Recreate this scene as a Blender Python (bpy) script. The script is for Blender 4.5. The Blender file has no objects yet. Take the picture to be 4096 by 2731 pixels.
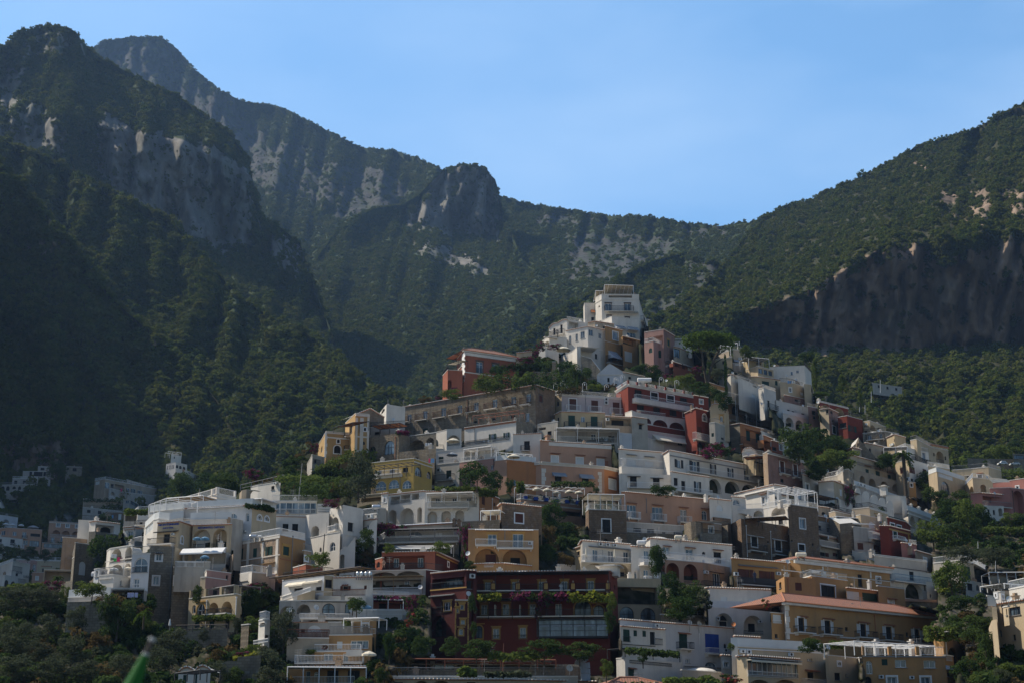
import bpy, math, random
import numpy as np
from mathutils import Vector, noise
SC=bpy.context.scene; COL=SC.collection
F=5948.0; PIT=math.radians(16.0); ZC=6.0
sp,cp=math.sin(PIT),math.cos(PIT)
REG=[0,0,1.0]
def R(x,y,s): REG[:]=[x,y,s]
def E(x,y): return (REG[0]+x/REG[2], REG[1]+y/REG[2])
def ray(x,y):
    u=(x-2048)/F; v=(1365.5-y)/F
    return (u, cp-v*sp, sp+v*cp)
def P(x,y,d):
    r=ray(x,y); t=d/r[1]
    return (r[0]*t, d, ZC+r[2]*t)
def Pz(x,y,z):
    r=ray(x,y); t=(z-ZC)/r[2]
    return (r[0]*t, r[1]*t, z)
def unproj(X,Y,Z):
    z=Z-ZC; w=Y*cp+z*sp
    return (2048+F*X/w, 1365.5-F*(-Y*sp+z*cp)/w)
YT=[(1000,455),(1150,430),(1300,415),(1500,385),(1700,340),(1900,300),(2100,262),(2300,228),(2500,198),(2731,172),(2950,140),(3300,85)]
def itp(t,v):
    if v<=t[0][0]: return t[0][1]
    for (a,p),(b,q) in zip(t,t[1:]):
        if v<=b: return p+(q-p)*(v-a)/(b-a)
    return t[-1][1]
def D(x,y):
    d=itp(YT,y)
    k=min(1,max(0,(x-2900)/800))*itp([(1500,.12),(1800,.22),(2150,.26),(2350,.08),(2500,0)],y)
    return d*(1+k)
# ---------------------------------------------------------------- materials
M={}
def nodes(name):
    m=bpy.data.materials.new(name); m.use_nodes=True
    nt=m.node_tree; b=nt.nodes['Principled BSDF']
    return m,nt,b
def mixc(nt,fac,a,b):
    n=nt.nodes.new('ShaderNodeMix'); n.data_type='RGBA'
    for k,v in ((0,fac),(6,a),(7,b)):
        if hasattr(v,'node'): nt.links.new(v,n.inputs[k])
        elif k==0: n.inputs[0].default_value=v
        else: n.inputs[k].default_value=(*v,1)
    return n.outputs[2]
def tex(nt,scale,detail=4,stretch=None,co='Object',rough=.6):
    tc=nt.nodes.new('ShaderNodeTexCoord'); n=nt.nodes.new('ShaderNodeTexNoise')
    n.inputs['Scale'].default_value=scale; n.inputs['Detail'].default_value=detail; n.inputs['Roughness'].default_value=rough
    src=tc.outputs[co]
    if stretch:
        mp=nt.nodes.new('ShaderNodeMapping'); mp.inputs['Scale'].default_value=stretch
        nt.links.new(src,mp.inputs[0]); src=mp.outputs[0]
    nt.links.new(src,n.inputs['Vector'])
    return n.outputs['Fac']
def ramp(nt,fac,stops):
    r=nt.nodes.new('ShaderNodeValToRGB'); e=r.color_ramp.elements
    while len(e)<len(stops): e.new(.5)
    for el,(p,c) in zip(e,stops): el.position=p; el.color=(*c,1) if len(c)==3 else c
    nt.links.new(fac,r.inputs[0]); return r.outputs[0]
def bump(nt,b,h,s,dist=.1):
    n=nt.nodes.new('ShaderNodeBump'); n.inputs['Strength'].default_value=s; n.inputs['Distance'].default_value=dist
    nt.links.new(h,n.inputs['Height']); nt.links.new(n.outputs[0],b.inputs['Normal'])
def sc(c,k): return tuple(min(1,v*k) for v in c)
COLS=dict(wh=(.66,.62,.56),bl=(.56,.57,.59),gw=(.42,.39,.35),dw=(.47,.43,.37),cr=(.5,.4,.27),cy=(.47,.37,.23),oc=(.42,.245,.105),od=(.42,.235,.1),ye=(.42,.29,.085),yo=(.44,.29,.13),
 pk=(.42,.25,.21),sa=(.47,.28,.19),og=(.43,.19,.08),rd=(.19,.042,.027),dr=(.088,.024,.023),rp=(.3,.1,.06),st=(.24,.2,.15),sg=(.27,.24,.19),bs=(.24,.165,.11),
 li=(.5,.43,.43),bi=(.42,.34,.25),wb=(.4,.29,.2),wp=(.31,.18,.145),pr=(.4,.18,.15))
DIRT=dict(wh=.25,bl=.3,gw=.8,dw=.8,cr=.35,cy=.3,oc=.3,od=.4,ye=.3,yo=.35,pk=.3,sa=.25,og=.3,rd=.25,dr=.3,rp=.3,st=1.3,sg=1.3,bs=1.3,li=.2,bi=.7,wb=1.2,wp=1.2,pr=.25)
def stucco(k):
    if 's_'+k in M: return M['s_'+k]
    c=COLS[k]; d=DIRT[k]
    m,nt,b=nodes('stucco_'+k)
    lum=sum(c)/3
    dk=tuple(.42*v+.3*lum*.6 for v in c)
    n1=tex(nt,.35,6); n2=tex(nt,1.1,5,(1,1,.12)); n3=tex(nt,.9,8)
    f1=ramp(nt,n1,[(.35,(0,0,0)),(.68,(1,1,1))]); f2=ramp(nt,n2,[(.5,(0,0,0)),(.7,(1,1,1))]); f3=ramp(nt,n3,[(.56,(0,0,0)),(.64,(1,1,1))])
    mu=nt.nodes.new('ShaderNodeMath'); mu.operation='MULTIPLY'; nt.links.new(f1,mu.inputs[0]); mu.inputs[1].default_value=min(.9,.4*d+.28)
    a=mixc(nt,mu.outputs[0],c,sc(c,.62))
    mu=nt.nodes.new('ShaderNodeMath'); mu.operation='MULTIPLY'; nt.links.new(f2,mu.inputs[0]); mu.inputs[1].default_value=min(.85,.7*d+.14)
    a=mixc(nt,mu.outputs[0],a,dk)
    mu=nt.nodes.new('ShaderNodeMath'); mu.operation='MULTIPLY'; nt.links.new(f3,mu.inputs[0]); mu.inputs[1].default_value=max(0,min(.7,.6*(d-.15)))
    a=mixc(nt,mu.outputs[0],a,tuple(.45*v+.35*lum+.05 for v in c))
    nt.links.new(a,b.inputs['Base Color']); b.inputs['Roughness'].default_value=.9; b.inputs['Specular IOR Level'].default_value=.2
    if k in ('st','sg','bs'):
        tc=nt.nodes.new('ShaderNodeTexCoord'); sx=nt.nodes.new('ShaderNodeSeparateXYZ'); nt.links.new(tc.outputs['Object'],sx.inputs[0]); ad=nt.nodes.new('ShaderNodeMath'); nt.links.new(sx.outputs[0],ad.inputs[0]); nt.links.new(sx.outputs[1],ad.inputs[1])
        cx=nt.nodes.new('ShaderNodeCombineXYZ'); nt.links.new(ad.outputs[0],cx.inputs[0]); nt.links.new(sx.outputs[2],cx.inputs[1])
        br=nt.nodes.new('ShaderNodeTexBrick'); br.inputs['Scale'].default_value=1; br.inputs['Brick Width'].default_value=.62; br.inputs['Row Height'].default_value=.34; br.inputs['Mortar Size'].default_value=.04
        br.inputs['Color1'].default_value=(1.25,1.22,1.18,1); br.inputs['Color2'].default_value=(.62,.6,.58,1); br.inputs['Mortar'].default_value=(.5,.48,.45,1); nt.links.new(cx.outputs[0],br.inputs['Vector'])
        ml=nt.nodes.new('ShaderNodeMix'); ml.data_type='RGBA'; ml.blend_type='MULTIPLY'; ml.inputs[0].default_value=.5; nt.links.new(a,ml.inputs[6]); nt.links.new(br.outputs['Color'],ml.inputs[7]); nt.links.new(ml.outputs[2],b.inputs['Base Color'])
    n4=tex(nt,3.5,5); bump(nt,b,n4,.35 if d<1 else .9,.06 if d<1 else .15)
    M['s_'+k]=m; return m
def flat(name,c,rough=.7,metal=0,nz=.25,spec=.3):
    if name in M: return M[name]
    m,nt,b=nodes(name); n=tex(nt,.8,4)
    nt.links.new(mixc(nt,n,sc(c,1-nz),sc(c,1+nz)),b.inputs['Base Color'])
    b.inputs['Roughness'].default_value=rough; b.inputs['Metallic'].default_value=metal; b.inputs['Specular IOR Level'].default_value=spec
    M[name]=m; return m
def glass():
    if 'glass' in M: return M['glass']
    m,nt,b=nodes('window_glass'); n=tex(nt,.9,2,(1,1,.25))
    nt.links.new(ramp(nt,n,[(.35,(.02,.035,.05)),(.5,(.07,.11,.15)),(.68,(.2,.27,.33))]),b.inputs['Base Color'])
    b.inputs['Roughness'].default_value=.12; b.inputs['Specular IOR Level'].default_value=.8
    M['glass']=m; return m
def tilemat():
    if 'tile' in M: return M['tile']
    m,nt,b=nodes('clay_tiles'); tc=nt.nodes.new('ShaderNodeTexCoord')
    br=nt.nodes.new('ShaderNodeTexBrick'); br.inputs['Scale'].default_value=1.0
    br.inputs['Brick Width'].default_value=.34; br.inputs['Row Height'].default_value=.5; br.inputs['Mortar Size'].default_value=.05
    br.inputs['Color1'].default_value=(.4,.15,.075,1); br.inputs['Color2'].default_value=(.2,.075,.04,1); br.inputs['Mortar'].default_value=(.1,.045,.03,1)
    nt.links.new(tc.outputs['UV'],br.inputs['Vector'])
    n=tex(nt,.5,4); nt.links.new(mixc(nt,n,(.3,.12,.065),(.26,.16,.11)),br.inputs['Color2'])
    nt.links.new(br.outputs['Color'],b.inputs['Base Color']); b.inputs['Roughness'].default_value=.85
    bump(nt,b,br.outputs['Fac'],-.6,.08)
    M['tile']=m; return m
def stripes(key,c1,c2,w=.35):
    if key in M: return M[key]
    m,nt,b=nodes(key); tc=nt.nodes.new('ShaderNodeTexCoord'); s=nt.nodes.new('ShaderNodeSeparateXYZ'); nt.links.new(tc.outputs['UV'],s.inputs[0])
    a=nt.nodes.new('ShaderNodeMath'); a.operation='DIVIDE'; nt.links.new(s.outputs[0],a.inputs[0]); a.inputs[1].default_value=w
    f=nt.nodes.new('ShaderNodeMath'); f.operation='FRACT'; nt.links.new(a.outputs[0],f.inputs[0])
    g=nt.nodes.new('ShaderNodeMath'); g.operation='GREATER_THAN'; nt.links.new(f.outputs[0],g.inputs[0]); g.inputs[1].default_value=.5
    nt.links.new(mixc(nt,g.outputs[0],c1,c2),b.inputs['Base Color']); b.inputs['Roughness'].default_value=.85
    M[key]=m; return m
def mm(k):
    t={'w':('paint_white',(.7,.7,.7)),'k':('iron_dark',(.035,.037,.04)),'g':('paint_green',(.015,.05,.04)),'n':('paint_brown',(.09,.03,.02)),'b':('paint_blue',(.02,.06,.3)),
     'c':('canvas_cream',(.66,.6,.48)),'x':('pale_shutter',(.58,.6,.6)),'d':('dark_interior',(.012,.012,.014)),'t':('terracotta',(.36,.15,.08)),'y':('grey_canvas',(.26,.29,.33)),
     'o':('orange_canvas',(.45,.17,.06)),'r':('rust_iron',(.2,.075,.045)),'m':('dark_stone_trim',(.09,.075,.07)),'e':('ochre_trim',(.42,.25,.075)),'l':('lead_grey',(.24,.24,.24)),
     'u':('blue_rail',(.1,.22,.34)),'s':('steel',(.5,.52,.54)),'q':('straw_matting',(.3,.2,.1)),'p':('roof_plaster',(.6,.58,.54)),'z':('maroon_canvas',(.12,.02,.025))}[k]
    return flat(t[0],t[1],rough=.35 if k=='s' else .75,metal=.7 if k=='s' else 0,nz=.12 if k in 'wx' else .25)
# ---------------------------------------------------------------- mesh building
class MB:
    def __init__(s): s.v=[]; s.f=[]; s.m=[]; s.uv=[]; s.hasuv=False
    def quad(s,*p,mi=0,uv=None):
        n=len(s.v); s.v+=list(p); s.f.append(tuple(range(n,n+len(p)))); s.m.append(mi); s.uv.append(uv)
        if uv: s.hasuv=True
    def box(s,o,a,b,c,mi=0):
        o=Vector(o);a=Vector(a);b=Vector(b);c=Vector(c)
        p=[o,o+a,o+a+b,o+b,o+c,o+a+c,o+a+b+c,o+b+c]; n=len(s.v); s.v+=[tuple(q) for q in p]
        for f in ((0,3,2,1),(4,5,6,7),(0,1,5,4),(1,2,6,5),(2,3,7,6),(3,0,4,7)):
            s.f.append(tuple(n+i for i in f)); s.m.append(mi); s.uv.append(None)
    def bar(s,p,q,r,n=4,mi=0,r2=None):
        p=Vector(p);q=Vector(q);ax=(q-p); 
        if ax.length<1e-6: return
        ax.normalize(); u=ax.orthogonal().normalized(); w=ax.cross(u); k=len(s.v); r2=r if r2 is None else r2
        for c,rr in ((p,r),(q,r2)):
            for i in range(n):
                a=2*math.pi*(i+.5)/n; s.v.append(tuple(c+(u*math.cos(a)+w*math.sin(a))*rr))
        for i in range(n):
            j=(i+1)%n; s.f.append((k+i,k+j,k+n+j,k+n+i)); s.m.append(mi); s.uv.append(None)
        s.f.append(tuple(k+i for i in range(n))[::-1]); s.f.append(tuple(k+n+i for i in range(n))); s.m+= [mi,mi]; s.uv+=[None,None]
    def build(s,name,mats,parent=None,off=(0,0,0),smooth=False):
        if not isinstance(mats,(list,tuple)): mats=[mats]
        me=bpy.data.meshes.new(name)
        ox,oy,oz=off
        me.from_pydata([(x-ox,y-oy,z-oz) for x,y,z in s.v],[],s.f)
        for m in mats: me.materials.append(m)
        if len(mats)>1: me.polygons.foreach_set('material_index',s.m)
        if s.hasuv:
            l=me.uv_layers.new(name='UVMap'); i=0
            for f,uv in zip(s.f,s.uv):
                for k in range(len(f)):
                    if uv: l.data[i].uv=uv[k]
                    i+=1
        if smooth: me.shade_smooth()
        me.update()
        o=bpy.data.objects.new(name,me); COL.objects.link(o)
        if parent: o.parent=parent
        return o
ROOTS=[]; WALLS=[]; EXTS=[]; LASTD=[200]
def tag(o,label,cat,group=None):
    o['label']=label; o['category']=cat
    if group: o['group']=group
    return o
def empty(name,loc,label,cat,group=None):
    o=bpy.data.objects.new(name,None); COL.objects.link(o); o.location=loc; o.empty_display_size=.5
    o['off']=list(loc); return tag(o,label,cat,group)
def off(root): return tuple(root['off'])
# ---------------------------------------------------------------- facades
class Wall:
    def __init__(s,A,B,zt0,zt1,zb):
        s.o=Vector((A[0],A[1],0)); t=Vector((B[0]-A[0],B[1]-A[1],0)); s.L=t.length; s.t=t.normalized(); s.n=Vector((s.t.y,-s.t.x,0))
        s.zt0,s.zt1,s.zb=zt0,zt1,zb; s.holes=[]
    def pt(s,a,z,out=0): q=s.o+s.t*a+s.n*out; return (q.x,q.y,z)
    def hit(s,x,y,out=0):
        r=Vector(ray(x,y)); o=s.o+s.n*out; den=r.dot(s.n)
        if abs(den)<1e-6: return None
        t=(o.dot(s.n))/den; q=r*t
        return ((q-s.o).dot(s.t), q.z+ZC)
def outline(s0,s1,z0,z1,arch,n=6):
    if not arch: return [(s0,z0),(s1,z0),(s1,z1),(s0,z1)]
    r=(s1-s0)/2; ah=min(r,(z1-z0)*.75); c=(s0+s1)/2
    p=[(s0,z0),(s1,z0)]
    for i in range(n*2+1):
        a=math.pi*i/(2*n); p.append((c+r*math.cos(a),z1-ah+ah*math.sin(a)))
    return p
def wallmesh(mb,w,mi,innermi):
    S={0,w.L}; Z={w.zb}; zt=min(w.zt0,w.zt1); Z.add(zt)
    for h in w.holes: S|={h[0],h[1]}; Z|={h[2],h[3]}
    S=sorted(S); Z=sorted(z for z in Z if z<=zt+1e-6)
    for i in range(len(S)-1):
        a,b=S[i],S[i+1]
        if b-a<1e-4: continue
        m=(a+b)/2; hs=[h for h in w.holes if h[0]<m<h[1]]
        z0=None
        runs=[]; 
        for j in range(len(Z)-1):
            zm=(Z[j]+Z[j+1])/2; inh=any(h[2]<zm<h[3] for h in hs)
            if inh:
                if z0 is not None: runs.append((z0,Z[j])); z0=None
            elif z0 is None: z0=Z[j]
        if z0 is not None: runs.append((z0,Z[-1]))
        for p,q in runs: mb.quad(w.pt(a,p),w.pt(b,p),w.pt(b,q),w.pt(a,q),mi=mi)
    if abs(w.zt0-w.zt1)>1e-3:
        if w.zt0>w.zt1: mb.quad(w.pt(0,zt),w.pt(w.L,zt),w.pt(0,w.zt0),mi=mi)
        else: mb.quad(w.pt(0,zt),w.pt(w.L,zt),w.pt(w.L,w.zt1),mi=mi)
    for s0,s1,z0,z1,arch,dep,kind in w.holes:
        ol=outline(s0,s1,z0,z1,arch)
        if arch:
            ar=ol[2:]; n=len(ar)//2
            for i in range(n): mb.quad(w.pt(s1,z1),w.pt(*ar[i+1]),w.pt(*ar[i]),mi=mi)
            for i in range(n,len(ar)-1): mb.quad(w.pt(s0,z1),w.pt(*ar[i+1]),w.pt(*ar[i]),mi=mi)
            if ar[0][1]<z1 and False: pass
        k=len(ol)
        for i in range(k):
            a,b=ol[i],ol[(i+1)%k]
            mb.quad(w.pt(*a),w.pt(*b),w.pt(*b,-dep),w.pt(*a,-dep),mi=innermi if kind=='L' else mi)
        if kind=='L': mb.quad(*[w.pt(*q,-dep) for q in ol],mi=innermi)
def ring(mb,w,ol,wd,o0,o1,inset=True,mi=0):
    cs=sum(p[0] for p in ol)/len(ol); z0=min(p[1] for p in ol); z1=max(p[1] for p in ol); cz=(z0+z1)/2
    ws=max(p[0] for p in ol)-min(p[0] for p in ol); k1=(ws/2-wd)/(ws/2) if inset else (ws/2+wd)/(ws/2); hz=(z1-z0)/2; k2=(hz-wd)/hz if inset else (hz+wd)/hz
    il=[(cs+(a-cs)*k1,cz+(z-cz)*k2) for a,z in ol]; n=len(ol)
    A,B=(ol,il)
    for i in range(n):
        j=(i+1)%n
        mb.quad(w.pt(*A[i],o1),w.pt(*A[j],o1),w.pt(*B[j],o1),w.pt(*B[i],o1),mi=mi)
        mb.quad(w.pt(*B[i],o0),w.pt(*B[j],o0),w.pt(*B[j],o1),w.pt(*B[i],o1),mi=mi)
        if not inset: mb.quad(w.pt(*A[i],o0),w.pt(*A[j],o0),w.pt(*A[j],o1),w.pt(*A[i],o1),mi=mi)
    return il
def wbox(mb,w,a0,a1,z0,z1,o0,o1,mi=0):
    mb.box(w.pt(a0,z0,o0),w.t*(a1-a0),w.n*(o1-o0),Vector((0,0,z1-z0)),mi)
def rail_line(mb,p,q,h,style='b',step=.17,th=.032):
    p=Vector(p);q=Vector(q);L=(q-p).length
    if L<.05: return
    t=(q-p)/L; up=Vector((0,0,1)); nn=Vector((t.y,-t.x,0))
    if style=='x':
        mb.box(p,t*L,nn*.05,up*h); return
    mb.box(p+up*(h-.05),t*L,nn*.06,up*.07); mb.box(p+up*.06,t*L,nn*.04,up*.04)
    if style=='h':
        for k in (.35,.65): mb.box(p+up*(h*k),t*L,nn*.03,up*.03)
        step=1.6
    n=max(1,int(L/step))
    for i in range(n+1):
        o=p+t*(L*i/n-th/2); k=len(mb.v)
        a=.035 if style=='h' else th
        mb.v+=[tuple(o),tuple(o+t*a),tuple(o+t*a+up*(h-.03)),tuple(o+up*(h-.03))]; mb.f.append((k,k+1,k+2,k+3)); mb.m.append(0); mb.uv.append(None)
        mb.v+=[tuple(o+nn*a),tuple(o+nn*a+up*(h-.03))]; mb.f.append((k,k+4,k+5,k+3)); mb.m.append(0); mb.uv.append(None)
def glazing(root,w,s0,s1,z0,z1,fl,shc,o,dark=False,kind='W',arch=False):
    of=off(root); ol=outline(s0,s1,z0,z1,arch)
    W=s1-s0; H=z1-z0; nm='door' if H>1.95 and W<2.2 else 'window'
    f=MB(); fc='k' if kind=='w' else ('w' if kind=='W' else 'k')
    fw=min(.08,W*.12)
    ring(f,w,ol,fw,o-.03,o+.05)
    nm_=1 if W<2.0 else int(W/1.0)
    if W>.7:
        for i in range(nm_):
            c=s0+W*(i+1)/(nm_+1); wbox(f,w,c-.035,c+.035,z0+.02,z1-.03 if not arch or nm_==1 else z1-min(W/2,H*.75)*.6,o-.02,o+.055)
    if arch or H>2.6:
        zz=z1-min(W/2,H*.75) if arch else z0+H*.75
        wbox(f,w,s0+.02,s1-.02,zz-.03,zz+.03,o-.02,o+.05)
    win=f.build(nm,mm(fc),root,of)
    g=MB(); g.quad(*[w.pt(*q,o) for q in ol]); g.build('pane',mm('d') if dark else glass(),win,of)
    if not arch and 's' not in fl:
        x=MB(); wbox(x,w,s0-.08,s1+.08,z0-.07,z0-.005,.003,.12); x.build('sill',mm('l'),win,of)
    return win
def addels(root,walls,els,colkey):
    of=off(root); post=[]
    for e in els.split(';'):
        e=e.split()
        if not e: continue
        kf=e[0]; shc='g'
        if ':' in kf: kf,shc=kf.split(':')
        inner=kf[0]=='i'
        if inner: kf=kf[1:]
        kind,fl=kf[0],kf[1:]
        x0,y0,x1,y1=[float(v) for v in e[1:5]]; (x0,y0),(x1,y1)=E(x0,y0),E(x1,y1)
        xm=(x0+x1)/2 if kind not in 'BCRZ' else x0+(x1-x0)*.5
        out=-1.7 if inner else 0
        best=None
        for w in walls:
            ym=(y0+y1)/2
            h=w.hit(xm,ym,out)
            if h is None: continue
            s=h[0]; dd=0 if -.01<=s<=w.L+.01 else min(abs(s),abs(s-w.L))
            if best is None or dd<best[0]: best=(dd,w)
        if not best: continue
        w=best[1]
        a=w.hit(x0,y0,out); b=w.hit(x0,y1,out); c=w.hit(x1,(y0+y1)/2,out)
        s0,s1=sorted((a[0],c[0])); z1,z0=a[1],b[1]
        if kind in 'WwKGNXL':
            b2=w.hit(x1,y1,out); a2=w.hit(x1,y0,out)
            if kind!='L' or True: z0=(b[1]+b2[1])/2; z1=(a[1]+a2[1])/2
            if not inner: s0=max(.06,s0); s1=min(w.L-.06,s1); z1=min(z1,min(w.zt0,w.zt1)-.12)
            if s1-s0<.15 or z1-z0<.15: continue
        arch='a' in fl
        if inner:
            o=-1.69
            if kind in 'Ww': glazing(root,w,s0,s1,z0,z1,fl+'s',shc,o+.03,arch=arch,kind=kind)
            else:
                q=MB(); ol=outline(s0,s1,z0,z1,arch); q.quad(*[w.pt(*p_,o+.03) for p_ in ol]); q.build('door',mm({'K':'d','G':'g','N':'n','X':'x'}[kind]),root,of)
            continue
        if kind in 'WwKGNX':
            ok=all(s1<=h[0] or s0>=h[1] or z1<=h[2] or z0>=h[3] for h in w.holes)
            if not ok: continue
            dep=.24 if kind in 'WwK' else .1
            w.holes.append((s0,s1,z0,z1,arch,dep,'W'))
            if kind in 'WwK': win=glazing(root,w,s0,s1,z0,z1,fl,shc,-dep+.02,dark=kind=='K',kind=kind,arch=arch)
            else:
                q=MB(); ol=outline(s0,s1,z0,z1,arch); q.quad(*[w.pt(*p_,-dep+.02) for p_ in ol])
                cs=(s0+s1)/2; wbox(q,w,cs-.015,cs+.015,z0+.02,z1-.05 if not arch else z1-(s1-s0)*.2,-dep+.02,-dep+.05)
                ring(q,w,ol,.06,-dep+.02,-dep+.06)
                nl=int((z1-z0)/.22)
                if not arch:
                    for i in range(1,nl): 
                        z=z0+(z1-z0)*i/nl; wbox(q,w,s0+.07,s1-.07,z,z+.03,-dep+.02,-dep+.04)
                win=q.build('shutter' if 'b' not in fl else 'roller_blind',mm('b' if 'b' in fl else {'G':'g','N':'n','X':'x'}[kind]),root,of)
            for ch,mk in (('s','w'),('m','m'),('e','e')):
                if ch in fl:
                    q=MB(); il=ring(q,w,outline(s0,s1,z0,z1,arch),.2,.003,.06,inset=False)
                    if ch in 'me': wbox(q,w,s0-.32,s1+.32,z1+.2,z1+.36,.004,.16)
                    q.build('surround',mm(mk),win,of)
            if 'v' in fl:
                hw=(s1-s0)/2
                for sg in (0,1):
                    a0=s0-hw-.04 if sg==0 else s1+.04
                    q=MB(); wbox(q,w,a0,a0+hw,z0,z1,.03,.08)
                    nl=int((z1-z0)/.25)
                    for i in range(1,nl): wbox(q,w,a0+.05,a0+hw-.05,z0+(z1-z0)*i/nl,z0+(z1-z0)*i/nl+.04,.08,.1)
                    q.build('shutter',mm(shc),win,of)
        elif kind=='L':
            ok=all(s1<=h[0] or s0>=h[1] or z1<=h[2] or z0>=h[3] for h in w.holes)
            if ok: w.holes.append((s0,s1,z0,z1,arch,1.7,'L'))
            if 'r' in fl:
                q=MB(); rail_line(q,w.pt(s0,z0,-.15),w.pt(s1,z0,-.15),min(1.0,(z1-z0)*.45)); q.build('railing',mm(shc if ':' in e[0] else 'w'),root,of)
        elif kind=='B':
            h=z1-z0; pj=1.0 if 'n' not in fl else .45
            if 'f' in fl: pj=.12
            if 'd' in fl: pj=2.1
            q=MB(); wbox(q,w,s0,s1,z0-.16,z0,-.0+.003,pj)
            if 'f' not in fl:
                for k in (s0+.2,s1-.32): mb_=wbox(q,w,k,k+.12,z0-.45,z0-.16,.004,pj*.6)
            bal=q.build('balcony',stucco('gw' if 'g' in fl else 'wh'),root,of)
            q=MB(); st='h' if 'h' in fl else ('x' if 'x' in fl else 'b')
            rail_line(q,w.pt(s0,z0,pj-.05),w.pt(s1,z0,pj-.05),h,st); rail_line(q,w.pt(s0,z0,.03),w.pt(s0,z0,pj-.05),h,st); rail_line(q,w.pt(s1,z0,pj-.05),w.pt(s1,z0,.03),h,st)
            q.build('railing',mm(shc if ':' in e[0] else 'w'),bal,of)
        elif kind=='Z':
            q=MB(); wbox(q,w,s0,s1,z0,z1,.003,1.3); q.build('balcony',stucco('wh') if ':' not in e[0] else stucco(shc),root,of)
        elif kind=='R':
            q=MB(); rail_line(q,w.pt(s0,z0,.06),w.pt(s1,z0,.06),z1-z0,'h' if 'h' in fl else 'b'); q.build('railing',mm(shc if ':' in e[0] else 'w'),root,of)
        elif kind=='T':
            pj=1.8 if 'l' in fl else .5; zt=z1; q=MB(); n=max(2,int((s1-s0)/.26))
            q.quad(w.pt(s0,zt,.003),w.pt(s1,zt,.003),w.pt(s1,zt-pj*.3,pj),w.pt(s0,zt-pj*.3,pj))
            q.quad(w.pt(s0,zt-.08,.003),w.pt(s0,zt-.08-pj*.3,pj),w.pt(s1,zt-.08-pj*.3,pj),w.pt(s1,zt-.08,.003))
            for i in range(n):
                k=s0+(s1-s0)*(i+.25)/n; q.box(w.pt(k,zt-.04,.003),w.t*((s1-s0)/n*.5),w.n*pj+Vector((0,0,-pj*.3)),Vector((0,0,.09)))
            q.build('canopy',mm(shc if ':' in e[0] else 't'),root,of)
        elif kind=='Y':
            mk={'s':lambda:stripes('awning_cream_stripe',(.6,.52,.36),(.12,.1,.09)),'j':lambda:stripes('awning_black_stripe',(.6,.6,.6),(.03,.03,.035)),'c':lambda:mm('c'),'g':lambda:mm('y'),'w':lambda:mm('w'),'o':lambda:mm('o'),'q':lambda:mm('q'),'k':lambda:mm('k'),'z':lambda:mm('z'),'u':lambda:stripes('awning_blue_stripe',(.5,.52,.56),(.1,.13,.2),.25)}[fl[0] if fl else 'c']()
            h=z1-z0; pj=min(2.6,max(.7,h*1.1)) if 'p' not in fl else 2.6; q=MB(); U=s1-s0; n=8
            q.quad(w.pt(s0,z1,.003),w.pt(s1,z1,.003),w.pt(s1,z0+.2,pj),w.pt(s0,z0+.2,pj),uv=[(0,1),(U,1),(U,0),(0,0)])
            q.quad(w.pt(s0,z0+.2,pj),w.pt(s1,z0+.2,pj),w.pt(s1,z0,pj),w.pt(s0,z0,pj),uv=[(0,.2),(U,.2),(U,0),(0,0)])
            q.quad(w.pt(s0,z1,.003),w.pt(s0,z0+.2,pj),w.pt(s0,z0+.2,.003),uv=[(0,0),(0,.1),(.1,0)]); q.quad(w.pt(s1,z1,.003),w.pt(s1,z0+.2,pj),w.pt(s1,z0+.2,.003),uv=[(0,0),(0,.1),(.1,0)])
            q.build('awning',mk,root,of)
        elif kind=='C':
            q=MB(); wbox(q,w,s0,s1,z0,z1,.003,.12 if 'b' not in fl else .35); q.build('cornice' if 'b' in fl else 'moulding',stucco('wh') if ':' not in e[0] else mm(shc),root,of)
        elif kind=='Q':
            q=MB(); n=max(1,int((z1-z0)/.7))
            if 'p' in fl: wbox(q,w,s0,s1,z0,z1,.003,.08)
            else:
                for i in range(n):
                    k=(s1-s0)*(.0 if i%2 else .25); a0=z0+(z1-z0)*i/n
                    wbox(q,w,s0+(k if 'l' in fl else 0),s1-(0 if 'l' in fl else k),a0,a0+(z1-z0)/n-.05,.003,.07)
            q.build('quoins' if 'p' not in fl else 'pilaster',stucco('wh') if ':' not in e[0] else mm(shc),root,of)
        elif kind=='A':
            q=MB(); wbox(q,w,s0,s1,z0,z1,.06,.42); r_=min(s1-s0,z1-z0)*.38; c=((s0+s1)/2-(s1-s0)*.08,(z0+z1)/2)
            a_=q.build('air_conditioner',mm('x'),root,of)
            q=MB(); q.bar(w.pt(c[0],c[1],.42),w.pt(c[0],c[1],.435),r_,12); q.build('fan_grille',mm('k'),a_,of)
        elif kind=='P':
            q=MB(); q.bar(w.pt(s0,z0,.09),w.pt(s0,z1,.09),.06,6); q.bar(w.pt(s0,z1-.02,.09),w.pt(s0,z1+.2,.09),.12,6); q.build('downpipe',mm(shc if ':' in e[0] else 'l'),root,of)
def coping(mb,p,q,n,style):
    p=Vector(p);q=Vector(q);t=q-p;L=t.length
    if L<.1: return
    t/=L; n=Vector(n); up=Vector((0,0,1))
    if style=='t':
        mb.box(p-n*.2-up*.04,t*L,n*.38,up*.09,0)
        k=max(1,int(L/.42)); slope=t.z
        for i in range(k):
            o=p+t*(L*(i+.22)/k)-n*.2+up*.05; mb.box(o,t*(L/k*.56),n*.48,up*.13,1)
    elif style=='f': mb.box(p-n*.3,t*L,n*.36,up*.12,0)
    elif style=='c':
        mb.box(p-n*.3-up*.02,t*L,n*.75,up*.14,0); mb.box(p-n*.3-up*.22,t*L,n*.55,up*.199,0); mb.box(p-n*.3-up*.5,t*L,n*.38,up*.279,0)
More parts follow.
